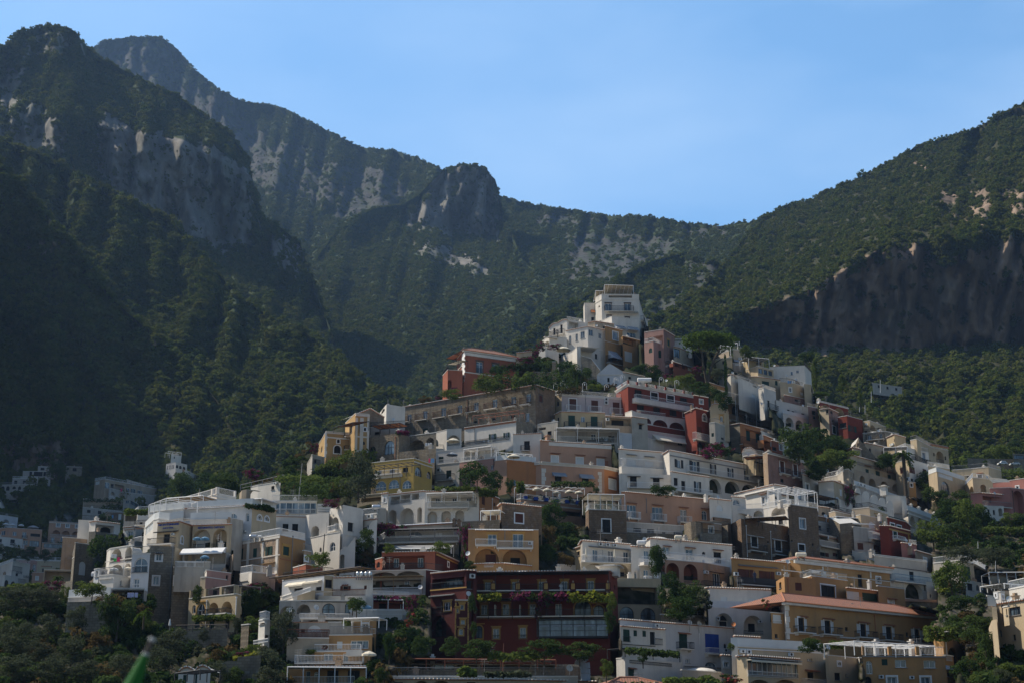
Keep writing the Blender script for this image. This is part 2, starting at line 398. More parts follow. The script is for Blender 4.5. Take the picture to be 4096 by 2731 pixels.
def vol(root,col,pts,yb,els="",d=None,dep=7,cop='f',inner=None,rail=None,ext=3.0,ref=None,roofc='p',dd=0):
    cols=col.split(','); src=[E(p[0],p[1]) for p in pts]
    ri=min(range(len(pts)),key=lambda i:pts[i][1]) if ref is None else ref
    ybs=E(0,yb)[1]; xr,yr=src[ri]
    if d is None: d=D(xr,ybs)*.99
    d+=dd
    if 425<=d<=660 and src[0][0]<1000:
        y_=ybs/1.7415; d=min(664,690-260*(y_-1060)/360)-2
    Rf=P(xr,yr,d); pos=[]
    for i,(p,s_) in enumerate(zip(pts,src)):
        if len(p)>2: pos.append(P(s_[0],s_[1],d+p[2]))
        else:
            q=Pz(s_[0],s_[1],Rf[2]) if i!=ri else Rf
            # limit runaway depth
            if abs(q[1]-d)>45: q=P(s_[0],s_[1],d+(45 if q[1]>d else -10))
            pos.append(q)
    zb=P(xr,ybs,d)[2]-ext
    if root is None or isinstance(root,tuple):
        nm,label,cat=root; cx=sum(p[0] for p in pos)/len(pos); cy=sum(p[1] for p in pos)/len(pos)
        g='houses stacked up the hillside'
        root=empty(nm,(cx,cy,zb),label,cat,g)
    of=off(root); walls=[]
    for a,b in zip(pos,pos[1:]): walls.append(Wall(a,b,a[2],b[2],zb))
    LASTD[0]=d
    if els=="" and cols[0] in ('wh','cr','dw','gw','bl','oc','cy','bi','pk','sa','pr') and root.name.split('.')[0] in AUTO:
        w=max(walls,key=lambda w:w.L); H=w.zt0-(zb+ext); ar=random.Random(int(xr*7+yr))
        if w.L>3.2 and H>2.4 and dep>2.2:
            n=max(1,int(w.L/3.6)); z=w.zt0-1.1
            while z-1.4>zb+ext:
                for i in range(n):
                    if ar.random()<.78:
                        c=w.L*(i+.5)/n+ar.uniform(-.3,.3); ww=ar.choice((.6,.9,1.1)); hh=ar.choice((1.1,1.5,2.0)); kd=ar.choice('KKWGN')
                        h0=(c-ww/2,c+ww/2,z-hh,z,ar.random()<.2,.2,'W')
                        if h0[0]<.1 or h0[1]>w.L-.1 or z-hh<zb+ext: continue
                        w.holes.append(h0)
                        if kd in 'KW': glazing(root,w,*h0[:4],'',"g",-.18,dark=kd=='K',kind=kd,arch=h0[4])
                        else:
                            q=MB(); q.quad(*[w.pt(*p_,-.1) for p_ in outline(*h0[:4],h0[4])]); ring(q,w,outline(*h0[:4],h0[4]),.06,-.1,-.05); q.build('shutter',mm({'G':'g','N':'n'}[kd]),root,off(root))
                z-=3.1
    addels(root,walls,els,cols[0])
    if rail is None and cop=='f' and dep>3 and root.name.split('.')[0] in AUTO and random.Random(int(xr*3+yr)).random()<.42: rail=random.Random(int(xr)).choice(('w','l','k'))
    if dep>4 and max(w.L for w in walls)>5 and root.name.split('.')[0] in AUTO:
        w=max(walls,key=lambda w:w.L); ar=random.Random(int(xr*5+yr)); c=ar.uniform(.8,w.L-.8); W_=ar.uniform(.25,.4); q=MB(); o_=-ar.uniform(1.2,3)
        wbox(q,w,c-W_,c+W_,w.zt0-.3,w.zt0+.9,o_-W_,o_+W_); wbox(q,w,c-W_*1.25,c+W_*1.25,w.zt0+.9,w.zt0+1.0,o_-W_*1.25,o_+W_*1.25); wbox(q,w,c-W_*.6,c+W_*.6,w.zt0+1.0,w.zt0+1.3,o_-W_*.6,o_+W_*.6); q.build('chimney',stucco(ar.choice(('wh','gw','wb'))),root,off(root))
        if ar.random()<.6:
            c=ar.uniform(.8,w.L-.8); q=MB(); q.bar(w.pt(c,w.zt0,-1),w.pt(c,w.zt0+2.2,-1),.03,4)
            for k_ in range(3): q.bar(w.pt(c-.5,w.zt0+2.1-.25*k_,-1.2),w.pt(c+.5,w.zt0+2.1-.25*k_,-.8),.018,4)
            q.build('aerial',mm('l'),root,off(root))
    mats=[stucco(c) for c in cols]; inn=stucco(inner) if inner else mats[0]
    mb=MB()
    for i,w in enumerate(walls): wallmesh(mb,w,min(i,len(cols)-1),len(mats))
    lw=max(walls,key=lambda w:w.L); bd=-lw.n
    rd0=Vector((pos[0][0],pos[0][1],0)).normalized(); rd1=Vector((pos[-1][0],pos[-1][1],0)).normalized(); A=Vector(pos[0])+rd0*dep; Bk=Vector(pos[-1])+rd1*dep
    for a,b in ((A,Vector(pos[0])),(Vector(pos[-1]),Bk),(Bk,A)):
        mb.quad((a.x,a.y,zb),(b.x,b.y,zb),(b.x,b.y,b.z),(a.x,a.y,a.z),mi=0)
    mb.build('wall',mats+[inn],root,of)
    rf=MB()
    lift=.0
    if len(pos)==2 or all(abs(p[2]-pos[0][2])<.01 for p in pos):
        zt=pos[0][2]-.02
        c=Vector((sum(p[0] for p in pos)+A.x+Bk.x,sum(p[1] for p in pos)+A.y+Bk.y,0))/(len(pos)+2)
        rf.quad(*[(p[0],p[1],p[2]-.02) for p in pos],(Bk.x,Bk.y,Bk.z-.02),(A.x,A.y,A.z-.02))
    else:
        for a,b in zip(pos,pos[1:]):
            a=Vector(a);b=Vector(b); rf.quad(tuple(a),tuple(b),tuple(b+bd*dep),tuple(a+bd*dep))
    ro=rf.build('roof',mm(roofc),root,of)
    if cop:
        cb=MB()
        for w in walls: coping(cb,w.pt(0,w.zt0),w.pt(w.L,w.zt1),w.n,cop)
        cb.build('coping',[mm('p') if cop!='t' else mm('t'),mm('w' if cop!='t' else 'p')],ro,of)
    if rail:
        q=MB()
        for w in walls: rail_line(q,w.pt(0,w.zt0+.1,-.12),w.pt(w.L,w.zt1+.1,-.12),1.0,'h' if 'h' in rail else ('x' if 'x' in rail else 'b'))
        q.build('railing',mm(rail[0]),root,of)
        if 'p' in rail:
            for w in walls:
                n=max(1,int(w.L/3))
                for i in range(n+1):
                    q=MB(); wbox(q,w,w.L*i/n-.2 if i else 0,w.L*i/n+.2 if i<n else w.L,w.zt0+.1,w.zt0+1.15,-.4,-.02); q.build('pier',mats[0],root,of)
    # record silhouette for the terrain
    for w in walls:
        poly=[unproj(*w.pt(0,w.zt0+UP[0])),unproj(*w.pt(w.L,w.zt1+UP[0])),unproj(*w.pt(w.L,w.zb+ext)),unproj(*w.pt(0,w.zb+ext))]; EXTS.append((w,[poly[3],poly[2],unproj(*w.pt(w.L,w.zb)),unproj(*w.pt(0,w.zb))]))
        WALLS.append((w,poly))
    root['zt']=Rf[2]; root['dd']=d
    v=root; 
    LASTW[:]=walls; LASTR[0]=root
    return root
LASTW=[]; LASTR=[None]; UP=[.9]; AUTO=('house','hotel','villa','guesthouse','palace','restaurant','row_house')
def hiproof(root,pts,rise,over=.6,inset=None,dep=9,d=None,mat=None,yb=None):
    """hipped tile roof over the last volume's front line"""
    w=max(LASTW,key=lambda w:w.L); of=off(root); zt=w.zt0+.15
    A=w.pt(-over,zt,over);B=w.pt(w.L+over,zt,over);C_=w.pt(w.L+over,zt,-dep-over);D_=w.pt(-over,zt,-dep-over)
    h=(dep+2*over)/2; r1=w.pt(-over+h,zt+rise,over-h); r2=w.pt(w.L+over-h,zt+rise,over-h); L=w.L+2*over
    for k_ in range(3):
        w2=Wall(w.pt(-over,0,-h*k_*.5),w.pt(w.L+over,0,-h*k_*.5),zt+rise*(k_+1)/3,zt+rise*(k_+1)/3,zt-.3); WALLS.append((w2,[unproj(*w2.pt(0,w2.zt0+.3)),unproj(*w2.pt(w2.L,w2.zt0+.3)),unproj(*w2.pt(w2.L,w2.zb)),unproj(*w2.pt(0,w2.zb))]))
    q=MB(); sl=math.hypot(h,rise)
    q.quad(A,B,r2,r1,uv=[(0,0),(L,0),(L-h,sl),(h,sl)]); q.quad(B,C_,r2,uv=[(0,0),(dep,0),(h,sl)]); q.quad(C_,D_,r1,r2,uv=[(0,0),(L,0),(L-h,sl),(h,sl)]); q.quad(D_,A,r1,uv=[(0,0),(dep,0),(h,sl)])
    q.quad(D_,C_,B,A)
    r=q.build('tiled_roof',tilemat(),root,of)
    q=MB(); n=int(L/.3)
    for i in range(n): q.box(w.pt(-over+L*(i+.2)/n,zt-.03,over-.1),w.t*(L/n*.6),w.n*.22,Vector((0,0,.13)))
    for a,b in ((r1,r2),(r1,A),(r2,B)): q.bar(a,b,.14,6)
    q.build('roof_ridge',mm('t'),r,of)
    q=MB(); wbox(q,w,-over+.15,w.L+over-.15,zt-.35,zt-.06,.003,over-.12); q.build('cornice',stucco('wh'),root,of)
    return r
def dome(root,x0,x1,ytop,mat='p'):
    w=max(LASTW,key=lambda w:w.L); (a,_),(b,yt)=E(x0,0),E(x1,ytop)
    s0=w.hit(a,E(0,ytop)[1])[0]; s1=w.hit(b,E(0,ytop)[1])[0]; s0=max(0,s0); s1=min(w.L,s1); zt=w.zt0
    if s1-s0<1: return
    z1=w.hit((a+b)/2,yt,-2.0)[1]; hh=min(max(.35,z1-zt),(s1-s0)*.22)
    q=MB(); n,m=12,6; c=(s0+s1)/2; r=(s1-s0)/2; dp=3.0
    def pt(i,j): 
        a=2*math.pi*i/n; k=math.cos(math.pi/2*j/m); 
        return w.pt(c+r*k*math.cos(a),zt-.05+hh*math.sin(math.pi/2*j/m),-dp+.3+dp*k*math.sin(a)*.95)
    for i in range(n):
        for j in range(m): q.quad(pt(i,j),pt(i+1,j),pt(i+1,j+1),pt(i,j+1))
    q.build('dome',mm(mat),root,off(root),smooth=True)
def chimney(root,x,ytop,ybot,wpx,mat='wh'):
    w=min(LASTW,key=lambda w:0 if -.1<=w.hit(*E(x,ybot))[0]<=w.L+.1 else 1); a=w.hit(*E(x,ytop),-.5); b=w.hit(*E(x+wpx,ytop),-.5); bz=w.hit(*E(x,ybot),-.5)
    q=MB(); W=b[0]-a[0]; wbox(q,w,a[0]-W/2,a[0]+W/2,bz[1]-.4,a[1]-.35,-.5-W/2,-.5+W/2); wbox(q,w,a[0]-W*.7,a[0]+W*.7,a[1]-.35,a[1]-.25,-.5-W*.7,-.5+W*.7)
    wbox(q,w,a[0]-W*.3,a[0]+W*.3,a[1]-.25,a[1],-.5-W*.3,-.5+W*.3)
    q.build('chimney',stucco(mat),root,off(root))
def text(root,s,x0,y0,x1,y1,mk,name='sign_lettering'):
    X0,Y0=E(x0,y0);X1,Y1=E(x1,y1); w=min(LASTW,key=lambda w:abs(w.hit((X0+X1)/2,Y0)[0]-w.L/2)/w.L)
    a=w.hit(X0,Y0);b=w.hit(X0,Y1);c=w.hit(X1,(Y0+Y1)/2)
    cu=bpy.data.curves.new(name,'FONT'); cu.body=s; cu.extrude=.03; tmp=bpy.data.objects.new(name,cu); cu.offset=.02
    me=bpy.data.meshes.new_from_object(tmp); bpy.data.objects.remove(tmp)
    co=np.zeros(len(me.vertices)*3); me.vertices.foreach_get('co',co); co=co.reshape(-1,3)
    mn,mx=co.min(0),co.max(0); W=c[0]-a[0]; H=a[1]-b[1]; of=off(root); out=np.zeros_like(co)
    for i,(x,y,z) in enumerate(co):
        p=w.pt(a[0]+W*(x-mn[0])/(mx[0]-mn[0]),b[1]+H*(y-mn[1])/(mx[1]-mn[1]),.05+z); out[i]=(p[0]-of[0],p[1]-of[1],p[2]-of[2])
    me.vertices.foreach_set('co',out.ravel()); me.materials.clear(); me.materials.append(mm(mk)); me.update()
    o=bpy.data.objects.new(name,me); COL.objects.link(o); o.parent=root
SKYD=.6;SKYS=.09;SUNE=5;EXPO=.24;HZD=.00006;SKYF=1.2
def Hs(l,n='house'): return (n,l,n.replace('_',' '))
RZ=(2320,1120,6.97);RA=(1600,1100,2.614);RB=(2200,1100,2.614);RC=(2800,1300,2.614);RD=(1200,1500,2.614);RE=(1900,1500,2.614);RF=(2500,1500,2.614);RG=(3200,1600,2.334)
RH=(0,1700,2.614);RI=(600,1850,2.614);RJ=(1300,1900,2.614);RK=(1900,1950,2.614);RL=(2500,1950,2.614);RM=(3200,2050,2.302);RN=(0,2200,2.94);RO=(700,2200,2.94);RP=(1500,2200,2.613);RQ=(2300,2200,2.352)
RX=(1200,1980,5.808);RV=(960,2120,6.97);RW=(3700,2250,5.058);RU=(2860,1900,5.226)
# ---- hilltop hotel
R(*RZ)
h=vol(Hs('tall white hotel crowning the top of the hill, with striped awnings','hotel'),'wh',[(425,505),(600,405),(1645,412)],1620,
 "Wm 705 660 870 870;Wm 1245 665 1405 885;B:k 680 745 1490 885;X 430 850 452 990;Ka 515 715 555 768;Ys 800 880 1620 965;Wm 750 1005 870 1080;Wm 1265 1050 1370 1175;C 600 548 1645 562;L 800 430 1450 500;C 425 640 600 665",d=425,dep=11)
r1=h
vol(h,'wh',[(575,1150),(885,1025),(1645,1120)],1700,"Yj 960 1255 1240 1385;Yj 1305 1290 1595 1425;W 1310 1475 1560 1600;W 1000 1450 1190 1600",d=420,dep=4)
vol(h,'wh',[(95,770),(125,650),(415,660)],1300,"Yo 300 830 405 935;K 315 1040 390 1160",d=431,dep=7)
vol(h,'wh',[(1645,560),(1750,940),(1890,1165)],1500,"B:k 1690 1190 1800 1300;B:k 1690 1000 1760 1100",d=427,dep=8)
# rooftop pergola with striped shade
def canopy(root,x0,y0,x1,y1,ybase,d,dep,mk,slope=0,posts=2,name='pergola',fr='w',solid=True):
    """four-post canopy: roof line y0 at x0..x1 (y at the left, y1 at the right), floor ybase"""
    (a0,b0),(a1,b1)=E(x0,y0),E(x1,y1); A=Vector(P(a0,b0,d)); B=Vector(Pz(a1,b1,A.z)) if abs(y0-y1)>.5 else Vector(P(a1,b1,d))
    if abs(B.y-A.y)>25: B=Vector(P(a1,b1,d))
    t=(B-A); t.z=0; L=t.length; t/=L; bk=Vector((-t.y,t.x,0)); zf=P(a0,E(0,ybase)[1],d)[2]; up=Vector((0,0,1))
    of=off(root); q=MB(); h=A.z-zf
    for dd_ in (0,dep):
        n=posts
        for i in range(n):
            p=A+t*(L*i/(n-1))+bk*dd_; q.bar(Vector((p.x,p.y,zf)),p+up*(slope if dd_ else 0),.06,4)
        q.bar(A+bk*dd_+up*(slope if dd_ else 0),A+t*L+bk*dd_+up*(slope if dd_ else 0),.08,4)
    n=max(2,int(L/1.2))
    for i in range(n+1): q.bar(A+t*(L*i/n),A+t*(L*i/n)+bk*dep+up*slope,.05,4)
    fo=q.build(name,mm(fr),root,of)
    if solid and mk:
        q=MB(); U=L
        q.quad(tuple(A+up*.06),tuple(A+t*L+up*.06),tuple(A+t*L+bk*dep+up*(slope+.06)),tuple(A+bk*dep+up*(slope+.06)),uv=[(0,0),(U,0),(U,dep),(0,dep)])
        q.build('shade',mk,fo,of)
    return fo
canopy(h,685,135,1490,160,400,424,6,stripes('awning_cream_stripe',(.6,.52,.36),(.12,.1,.09)),slope=-2.2,posts=2)
canopy(h,432,300,690,305,480,427,5,stripes('awning_cream_stripe',None,None),slope=-1.6)
# ---- below the hilltop hotel
R(*RB)
h=vol(Hs('peeling ochre house with a rolled blind, just below the tall white hotel'),'oc',[(576,536),(758,583)],980,"Ws 655 595 712 678;X 780 800 858 905;B:k 585 840 762 912;K 610 790 655 900;Yu 600 775 692 880",d=412,cop='t')
vol(h,'oc',[(758,640),(940,688)],980,"L 762 660 900 735;X 780 800 858 905;C:e 758 640 940 646",d=411.5,cop='t')
vol(h,'oc',[(576,690),(760,738)],980,"B:k 585 840 762 912;K 610 790 655 900",d=411.4,dep=2)
h=vol(Hs('white house with a corner terrace and glass rail left of the ochre house'),'wh',[(165,585),(395,540),(587,577)],1000,"W 318 590 362 662;W 266 615 290 688;W 198 635 222 720;W 408 570 452 635;W 508 610 538 660;C 330 745 587 757;Wa 453 820 495 918;La 325 765 382 845",d=410,cop='t',dep=9)
vol(h,'bi',[(395,500),(470,485),(670,515)],600,"",d=414,cop='t')
R(*RA)
h=vol(Hs('white double-gabled villa with dark shutters at the left shoulder of the hilltop'),'wh',[(1557,560,3),(1600,512,2),(1652,502,1),(1700,472,0),(1748,466,-1)],790,"K 1590 558 1625 635;K 1676 518 1714 620;B:k 1580 600 1656 648;B:k 1655 580 1720 630;K 1668 672 1702 738",d=416,cop='t',dep=6)
vol(h,'wh',[(1748,470),(1950,505)],760,"L 1765 495 1865 555;K 1800 520 1840 570",d=416,cop='f')
vol(h,'wh',[(1487,690),(1560,640),(1745,660)],800,"La 1500 690 1580 740;B:k 1500 600 1640 650",d=411,dep=3)
h=vol(Hs('white lower house with scrolled parapet and garden terrace under a cream parasol'),'wh',[(1620,905),(1692,850),(1800,800),(1850,752,0),(1888,745,0)],980,"W 1765 900 1807 952",d=400,dep=6)
vol(h,'wh',[(1888,745),(2000,765),(2095,800)],1000,"",d=404,dep=6)
vol(h,'sg',[(1895,842),(2000,875,-1),(2090,990,-2)],1120,"",d=398,dep=3)
vol(h,'wh',[(1450,775),(1520,762),(1660,800)],850,"",d=402,dep=4,rail='w')
# pink house and right neighbours
R(*RB)
h=vol(Hs('tall narrow pink house with green arched windows between ochre house and umbrella pine'),'pk,pk',[(985,600),(1185,570),(1302,640)],1010,"L 1020 640 1180 735;Ga 1033 762 1070 813;Ga 1132 785 1163 865;Gs 1225 680 1250 740;G 1213 855 1240 920;B:k 1205 900 1278 942",d=402,cop='f',dep=8)
vol(h,'wp',[(1185,572),(1302,642)],800,"Ge 1225 680 1250 742",d=401.6,dep=2,cop='t')
vol(h,'pk',[(985,710),(1080,690),(1190,740)],1010,"Ga 1033 762 1070 813;Ga 1132 785 1163 865",d=400,dep=3,rail='w')
h=vol(Hs('low cream house behind the umbrella pine with a glazed porch'),'bi',[(1290,745),(1360,765),(1640,895)],1060,"w 1292 770 1358 860;K 1430 830 1460 860;X 1500 880 1540 960",d=404,cop='t')
vol(h,'wh',[(1295,705),(1480,695)],760,"",d=410,rail='w')
h=vol(Hs('dark pink house with laundry lines below the umbrella pine'),'rp',[(1285,905),(1500,975),(1640,1020)],1120,"N 1380 925 1410 980;L 1300 910 1365 960;X 1440 960 1480 1000;Yk 1370 915 1560 950",d=395,cop='t')
h=vol(Hs('white chapel-like house with a triangular gable and round vent','chapel'),'bl',[(490,1045,0),(622,925,0),(762,1010,0)],1170,"K 600 1070 636 1115;Ka 616 965 638 992;C 500 1035 755 1045",d=382,cop='f',dep=10)
vol(h,'wh',[(762,1012),(990,1062)],1160,"K 820 1060 848 1085",d=383,cop='t',dep=8)
h=vol(Hs('yellow stucco house behind the cypress trees on the right shoulder'),'cy',[(1720,880),(1905,860)],985,"K 1800 895 1830 930",d=405,cop='f')
vol(h,'bi',[(1740,840),(1870,790)],880,"",d=409)
R(*RC)
h=vol(Hs('cluttered beige house with a roof frame and washing behind the cypress'),'bi',[(345,255),(430,262),(480,340)],480,"K 355 360 395 395;A 400 342 430 362;K 440 330 460 365;Yu 350 360 400 390",d=412,cop='f')
canopy(h,285,175,392,188,270,412,4,None,posts=2)
vol(h,'gw',[(345,395),(470,400)],500,"X 365 398 455 420",d=409)
h=vol(Hs('cream house with a tiled canopy terrace above a row of glazed windows'),'cr,cr',[(482,470),(602,428),(768,468)],600,"w 610 452 655 503;w 665 465 705 516;w 714 478 756 526;C 600 530 768 560",d=402,cop='f')
vol(h,'cr',[(505,540),(602,538),(838,572)],720,"G 648 585 722 630;Ga 783 578 811 627",d=400,cop='t',dep=4)
vol(h,'cy',[(438,395),(510,345),(665,368)],470,"La 585 385 640 410",d=405,cop='f',dep=5)
canopy(h,505,330,720,352,440,401,5,mm('l'),posts=3)
h=vol(Hs('large plain white block with laundry and an arched recess on the right crest'),'wh',[(730,440),(1092,424),(1162,498)],800,"W 1005 466 1034 497;W 945 480 972 520;La 910 572 1045 640;C 800 540 980 560",d=405,cop='f',dep=12)
vol(h,'cr',[(835,590),(960,600),(1085,640)],760,"Ws 932 652 956 696;X 1048 700 1080 730",d=398,cop='f',dep=5)
vol(h,'cr',[(1085,612),(1160,620),(1212,760)],800,"K 1150 640 1180 700;L 1160 650 1200 720",d=399,cop='f')
h=vol(Hs('white stepped house with a terrace right of the cypress'),'wh',[(175,560),(320,512),(522,575)],700,"X 200 560 230 585;B:k 355 480 498 530",d=390,cop='t')
vol(h,'wh',[(395,545),(522,598),(665,668)],760,"W 550 605 590 640;X 540 720 580 750",d=387,cop='f',dep=5,rail='l')
vol(h,'wh',[(610,670),(665,655),(792,700)],870,"K 705 785 728 855;B:k 700 820 790 870;La 730 870 785 930",d=384,cop='f',dep=6)
h=vol(Hs('long ochre house with vine terraces and two tiers of arches'),'oc',[(90,600),(300,668),(580,768),(725,880)],1080,"L 285 722 330 750;B:l 320 745 575 800;La 330 835 430 950;La 460 888 560 1000;La 575 925 650 1020;B:l 305 935 650 985;G 690 890 715 940",d=385,cop='t',dep=8)
canopy(h,150,665,580,765,1000,383,3,None,posts=5)
h=vol(Hs('white house with a wavy roof and a lower arcade behind glass rails'),'wh',[(795,785),(1155,870)],980,"K 910 880 940 930;K 960 895 988 940;K 1060 920 1092 968",d=388,cop='f',dep=5)
vol(h,'wh',[(866,918),(1222,1012)],1190,"La 893 963 978 1060;La 997 992 1079 1100;La 1098 1020 1180 1150",d=385,cop='f',dep=5,rail='x')
h=vol(Hs('weathered pink house with flaking walls right of the white arcade'),'wp',[(1128,845),(1242,872)],1090,"K 1168 892 1212 936;K 1180 950 1210 980",d=386,cop='f',dep=8)
vol(h,'wp',[(880,728),(1210,802)],880,"K 990 775 1050 800",d=396,cop='t')
vol(h,'cr,wp',[(1248,885),(1342,868),(1442,915)],1180,"K 1315 880 1345 918;Ka 1362 893 1388 925;K 1383 985 1400 1015;Gs 1383 1055 1420 1130;K 1270 1080 1330 1110",d=382,cop='t')
h=vol(Hs('deep red house with two white arched niches at the crest'),'rd',[(1250,788),(1548,860)],990,"La 1268 832 1350 885;La 1400 865 1505 940;C 1250 792 1548 802",d=388,cop='f',inner='cr')
vol(h,'rd',[(1440,962),(1536,945),(1698,988)],1180,"Nv 1568 1050 1612 1112;K 1455 1020 1530 1075",d=380,cop='f')
h=vol(Hs('small cream house with twin arches right of the red house'),'cr',[(1700,1012),(1772,995),(1942,1062)],1200,"La 1765 1040 1835 1100;La 1850 1070 1900 1110;K 1712 1050 1745 1130",d=384,cop='f')
h=vol(Hs('grey house under two white shallow domes'),'sg',[(1700,1130),(1935,1108),(2080,1135)],1260,"W 1750 1150 1792 1205;W 1873 1130 1908 1185;B:k 1740 1150 1930 1205",d=378,cop='f')
dome(h,1738,1870,1100); dome(h,1868,2040,1082)
h=vol(Hs('orange house with green shutters and a grey side wall'),'sg,og',[(292,1050),(416,1026),(662,1088)],1330,"G 480 1100 523 1205;G 582 1132 628 1226;B:k 410 1165 705 1240;Z:og 416 1240 700 1270;T 470 1080 640 1095",d=352,cop='t',dep=9)
vol(h,'og',[(662,1150),(760,1190)],1340,"L 668 1210 740 1290;A 765 1180 790 1215",d=351,cop='t')
vol(h,'rp',[(745,1205),(882,1240)],1350,"Ws 828 1240 860 1300;K 755 1270 800 1310",d=349,cop='t')
vol(h,'wh',[(640,1110),(835,1170)],1200,"",d=356,cop='f')
vol(h,'wh',[(860,1225),(1008,1255)],1330,"X 990 1270 1005 1310",d=352,cop='f')
# ---- red hotel in the middle
R(*RF)
h=vol(Hs('red four-storey hotel with white arcaded balconies in the middle of the town','hotel'),'rd,rd',[(-95,172),(30,95),(715,218)],830,
 "K 100 152 175 235;Ks 270 180 342 250;Ks 438 210 512 275;K 575 235 650 290;Z:wh 75 240 715 290;B 95 200 700 240;K 125 308 200 370;K 295 335 368 400;K 465 362 540 425;Ks 604 388 676 440",d=352,cop='c',dep=14,rail='wp')
hotel=h
vol(h,'wh',[(0,395),(72,370),(150,400),(690,470)],560,"R:w 122 360 420 400;La 155 440 272 500;La 292 465 442 545;La 462 492 616 580",d=348,cop='f',dep=2.5,inner='rd')
vol(h,'rd',[(230,515),(625,580)],800,"Ks 310 490 385 540;K 240 640 330 700",d=350,dep=3)
vol(h,'li',[(232,580),(640,640)],700,"Yc 285 615 635 690;K 360 650 440 700;K 550 690 600 730",d=347,dep=3)
vol(h,'wh',[(235,655),(690,770)],800,"R 285 670 680 700",d=345,dep=2)
vol(h,'rd',[(715,210),(870,237)],400,"Ws 778 253 815 295;W 735 328 765 352;W 785 335 815 358",d=350,dep=8,cop='t')
vol(h,'rd',[(625,400),(740,346),(897,388)],830,"Wsa 808 405 852 475;N 750 535 800 612;B 705 595 872 668;La 725 685 850 790",d=346,dep=9,cop='t')
h=vol(Hs('lilac flat-roofed house with brown shutters left of the red hotel'),'cr,li',[(0,0),(1,0)],10,"",d=350) if False else None
R(*RE)
h=vol(Hs('lilac flat-roofed house with brown shuttered doors left of the red hotel'),'cr,li',[(826,214),(905,195),(1648,247)],440,"K 855 272 878 320;Ns 985 245 1060 362;N 1215 262 1287 377;N 1440 282 1512 400;B 948 312 1095 370;B 1180 325 1310 380;B 1405 345 1545 408;A 1350 235 1392 265;A 1350 270 1390 305;A 1562 372 1600 405;P 1155 200 1160 400;C 905 198 1648 212",d=352,cop='f',rail='w',dep=12)
h=vol(Hs('cream house with dark green shutters directly under the lilac house'),'cy',[(833,414),(903,380),(1362,396)],640,"G 975 418 1046 535;W 1108 430 1150 487;G 1210 428 1282 540;B:k 930 490 1085 538;B:k 1163 495 1318 542;K 858 440 880 490",d=345,cop='t',dep=8)
vol(h,'bi',[(1362,425),(1640,440)],600,"L 1368 445 1632 525;iK 1425 470 1552 530;A 1368 448 1400 475",d=345,cop='t')
h=vol(Hs('plain off-white tower-like house beside the red hotel arcade'),'dw',[(1638,432),(1802,455)],770,"K 1712 513 1748 562;T 1700 498 1765 508",d=340,cop='t')
vol(h,'bl',[(1490,600),(1640,612)],770,"X 1492 625 1540 700",d=338,cop='f')
h=vol(Hs('white house with a long canopied terrace of potted plants under the cream house'),'gw',[(848,550),(1050,545),(1510,562)],720,"L 868 570 1500 692;iW 975 605 1028 690;iW 1210 615 1262 690;iW 1310 640 1400 690;R 868 632 1480 695",d=336,cop='f',dep=8)
canopy(h,850,548,1510,562,690,333,3,mm('w'),posts=4)
h=vol(Hs('small stained house left of the canopied terrace'),'dw',[(655,513),(865,482)],640,"K 757 582 800 628;L 665 545 740 570",d=338,cop='f')
h=vol(Hs('salmon house with three white-framed shuttered windows'),'sa',[(680,678),(790,692),(1425,730)],960,"Xs 800 842 868 912;Xs 1060 860 1128 932;Xs 1278 878 1345 945;T 783 808 895 818;T 1045 826 1155 836;T 1260 845 1370 856;C 680 690 1425 728;Q:t 1360 890 1405 950",d=322,cop='t',dep=8)
chimney(h,760,620,685,36,'sa')
h=vol(Hs('salmon palace with white quoins and grey canvas awnings above the parasol terrace'),'sa,sa,og',[(445,942),(692,908),(1350,955),(1582,1006)],1270,"Ws 555 1045 605 1108;Yg 805 1010 945 1060;K 835 1050 905 1110;Yg 1088 1028 1230 1085;K 1118 1075 1190 1130;Xs 1400 1090 1470 1185;Q 695 968 742 1140;Ql 1283 1005 1325 1222;T 535 1000 628 1020;T 1395 1050 1490 1062;Cb 445 945 690 965",d=306,cop='c',dep=10)
R(*RE)
h=vol(Hs('salmon restaurant terrace with white parasols and blue-clothed tables','restaurant'),'sa',[(432,1300),(480,1292),(1145,1362)],1520,"L 915 1420 1140 1470;C 440 1320 1145 1335",d=292,cop='f',dep=6,rail='w'); rest=h
canopy(h,478,1140,1145,1180,1292,291,4,None,posts=3)
h=vol(Hs('white house with shell reliefs and a long solid balcony'),'wh',[(1500,768),(1968,808)],1240,"X 1590 880 1680 940;X 1775 900 1865 955;T:l 1580 822 1690 840;T:l 1765 842 1875 856;Z:wh 1505 958 2040 1030;B 1520 870 2040 958",d=306,cop='t',dep=8)
vol(h,'wh',[(1505,1030),(2045,1045)],1260,"K 1620 1052 1692 1172;K 1860 1070 1932 1190;B 1590 1120 2090 1175;T:k 1590 1048 1730 1052;T:k 1830 1068 1968 1072",d=303,cop='f',dep=4)
R(*RF)
h=vol(Hs('long white hotel with red tile edge, black shutters and lower arches','hotel'),'wh,wh',[(398,828),(462,785),(1568,990),(1622,1040)],1270,
 "Wv:k 540 880 584 965;Wv:k 698 895 750 1010;Wv:k 902 930 935 1035;Wv:k 1085 970 1116 1060;K 1243 995 1300 1100;K 1412 1030 1468 1130;C:l 470 830 1560 842;B 640 945 1548 1000;La 865 1080 1005 1230;La 1040 1108 1200 1240;La 1220 1142 1362 1250;K 1572 1075 1590 1110",d=305,cop='t',dep=11)
vol(h,'wh',[(480,1005),(640,1030),(880,1065)],1300,"K 510 1070 553 1150;K 588 1102 632 1205;Wv:k 738 1110 775 1215;B 520 1160 880 1205;La 515 1212 670 1262;La 680 1240 870 1295;K 875 1160 935 1215",d=300,cop='t',dep=4)
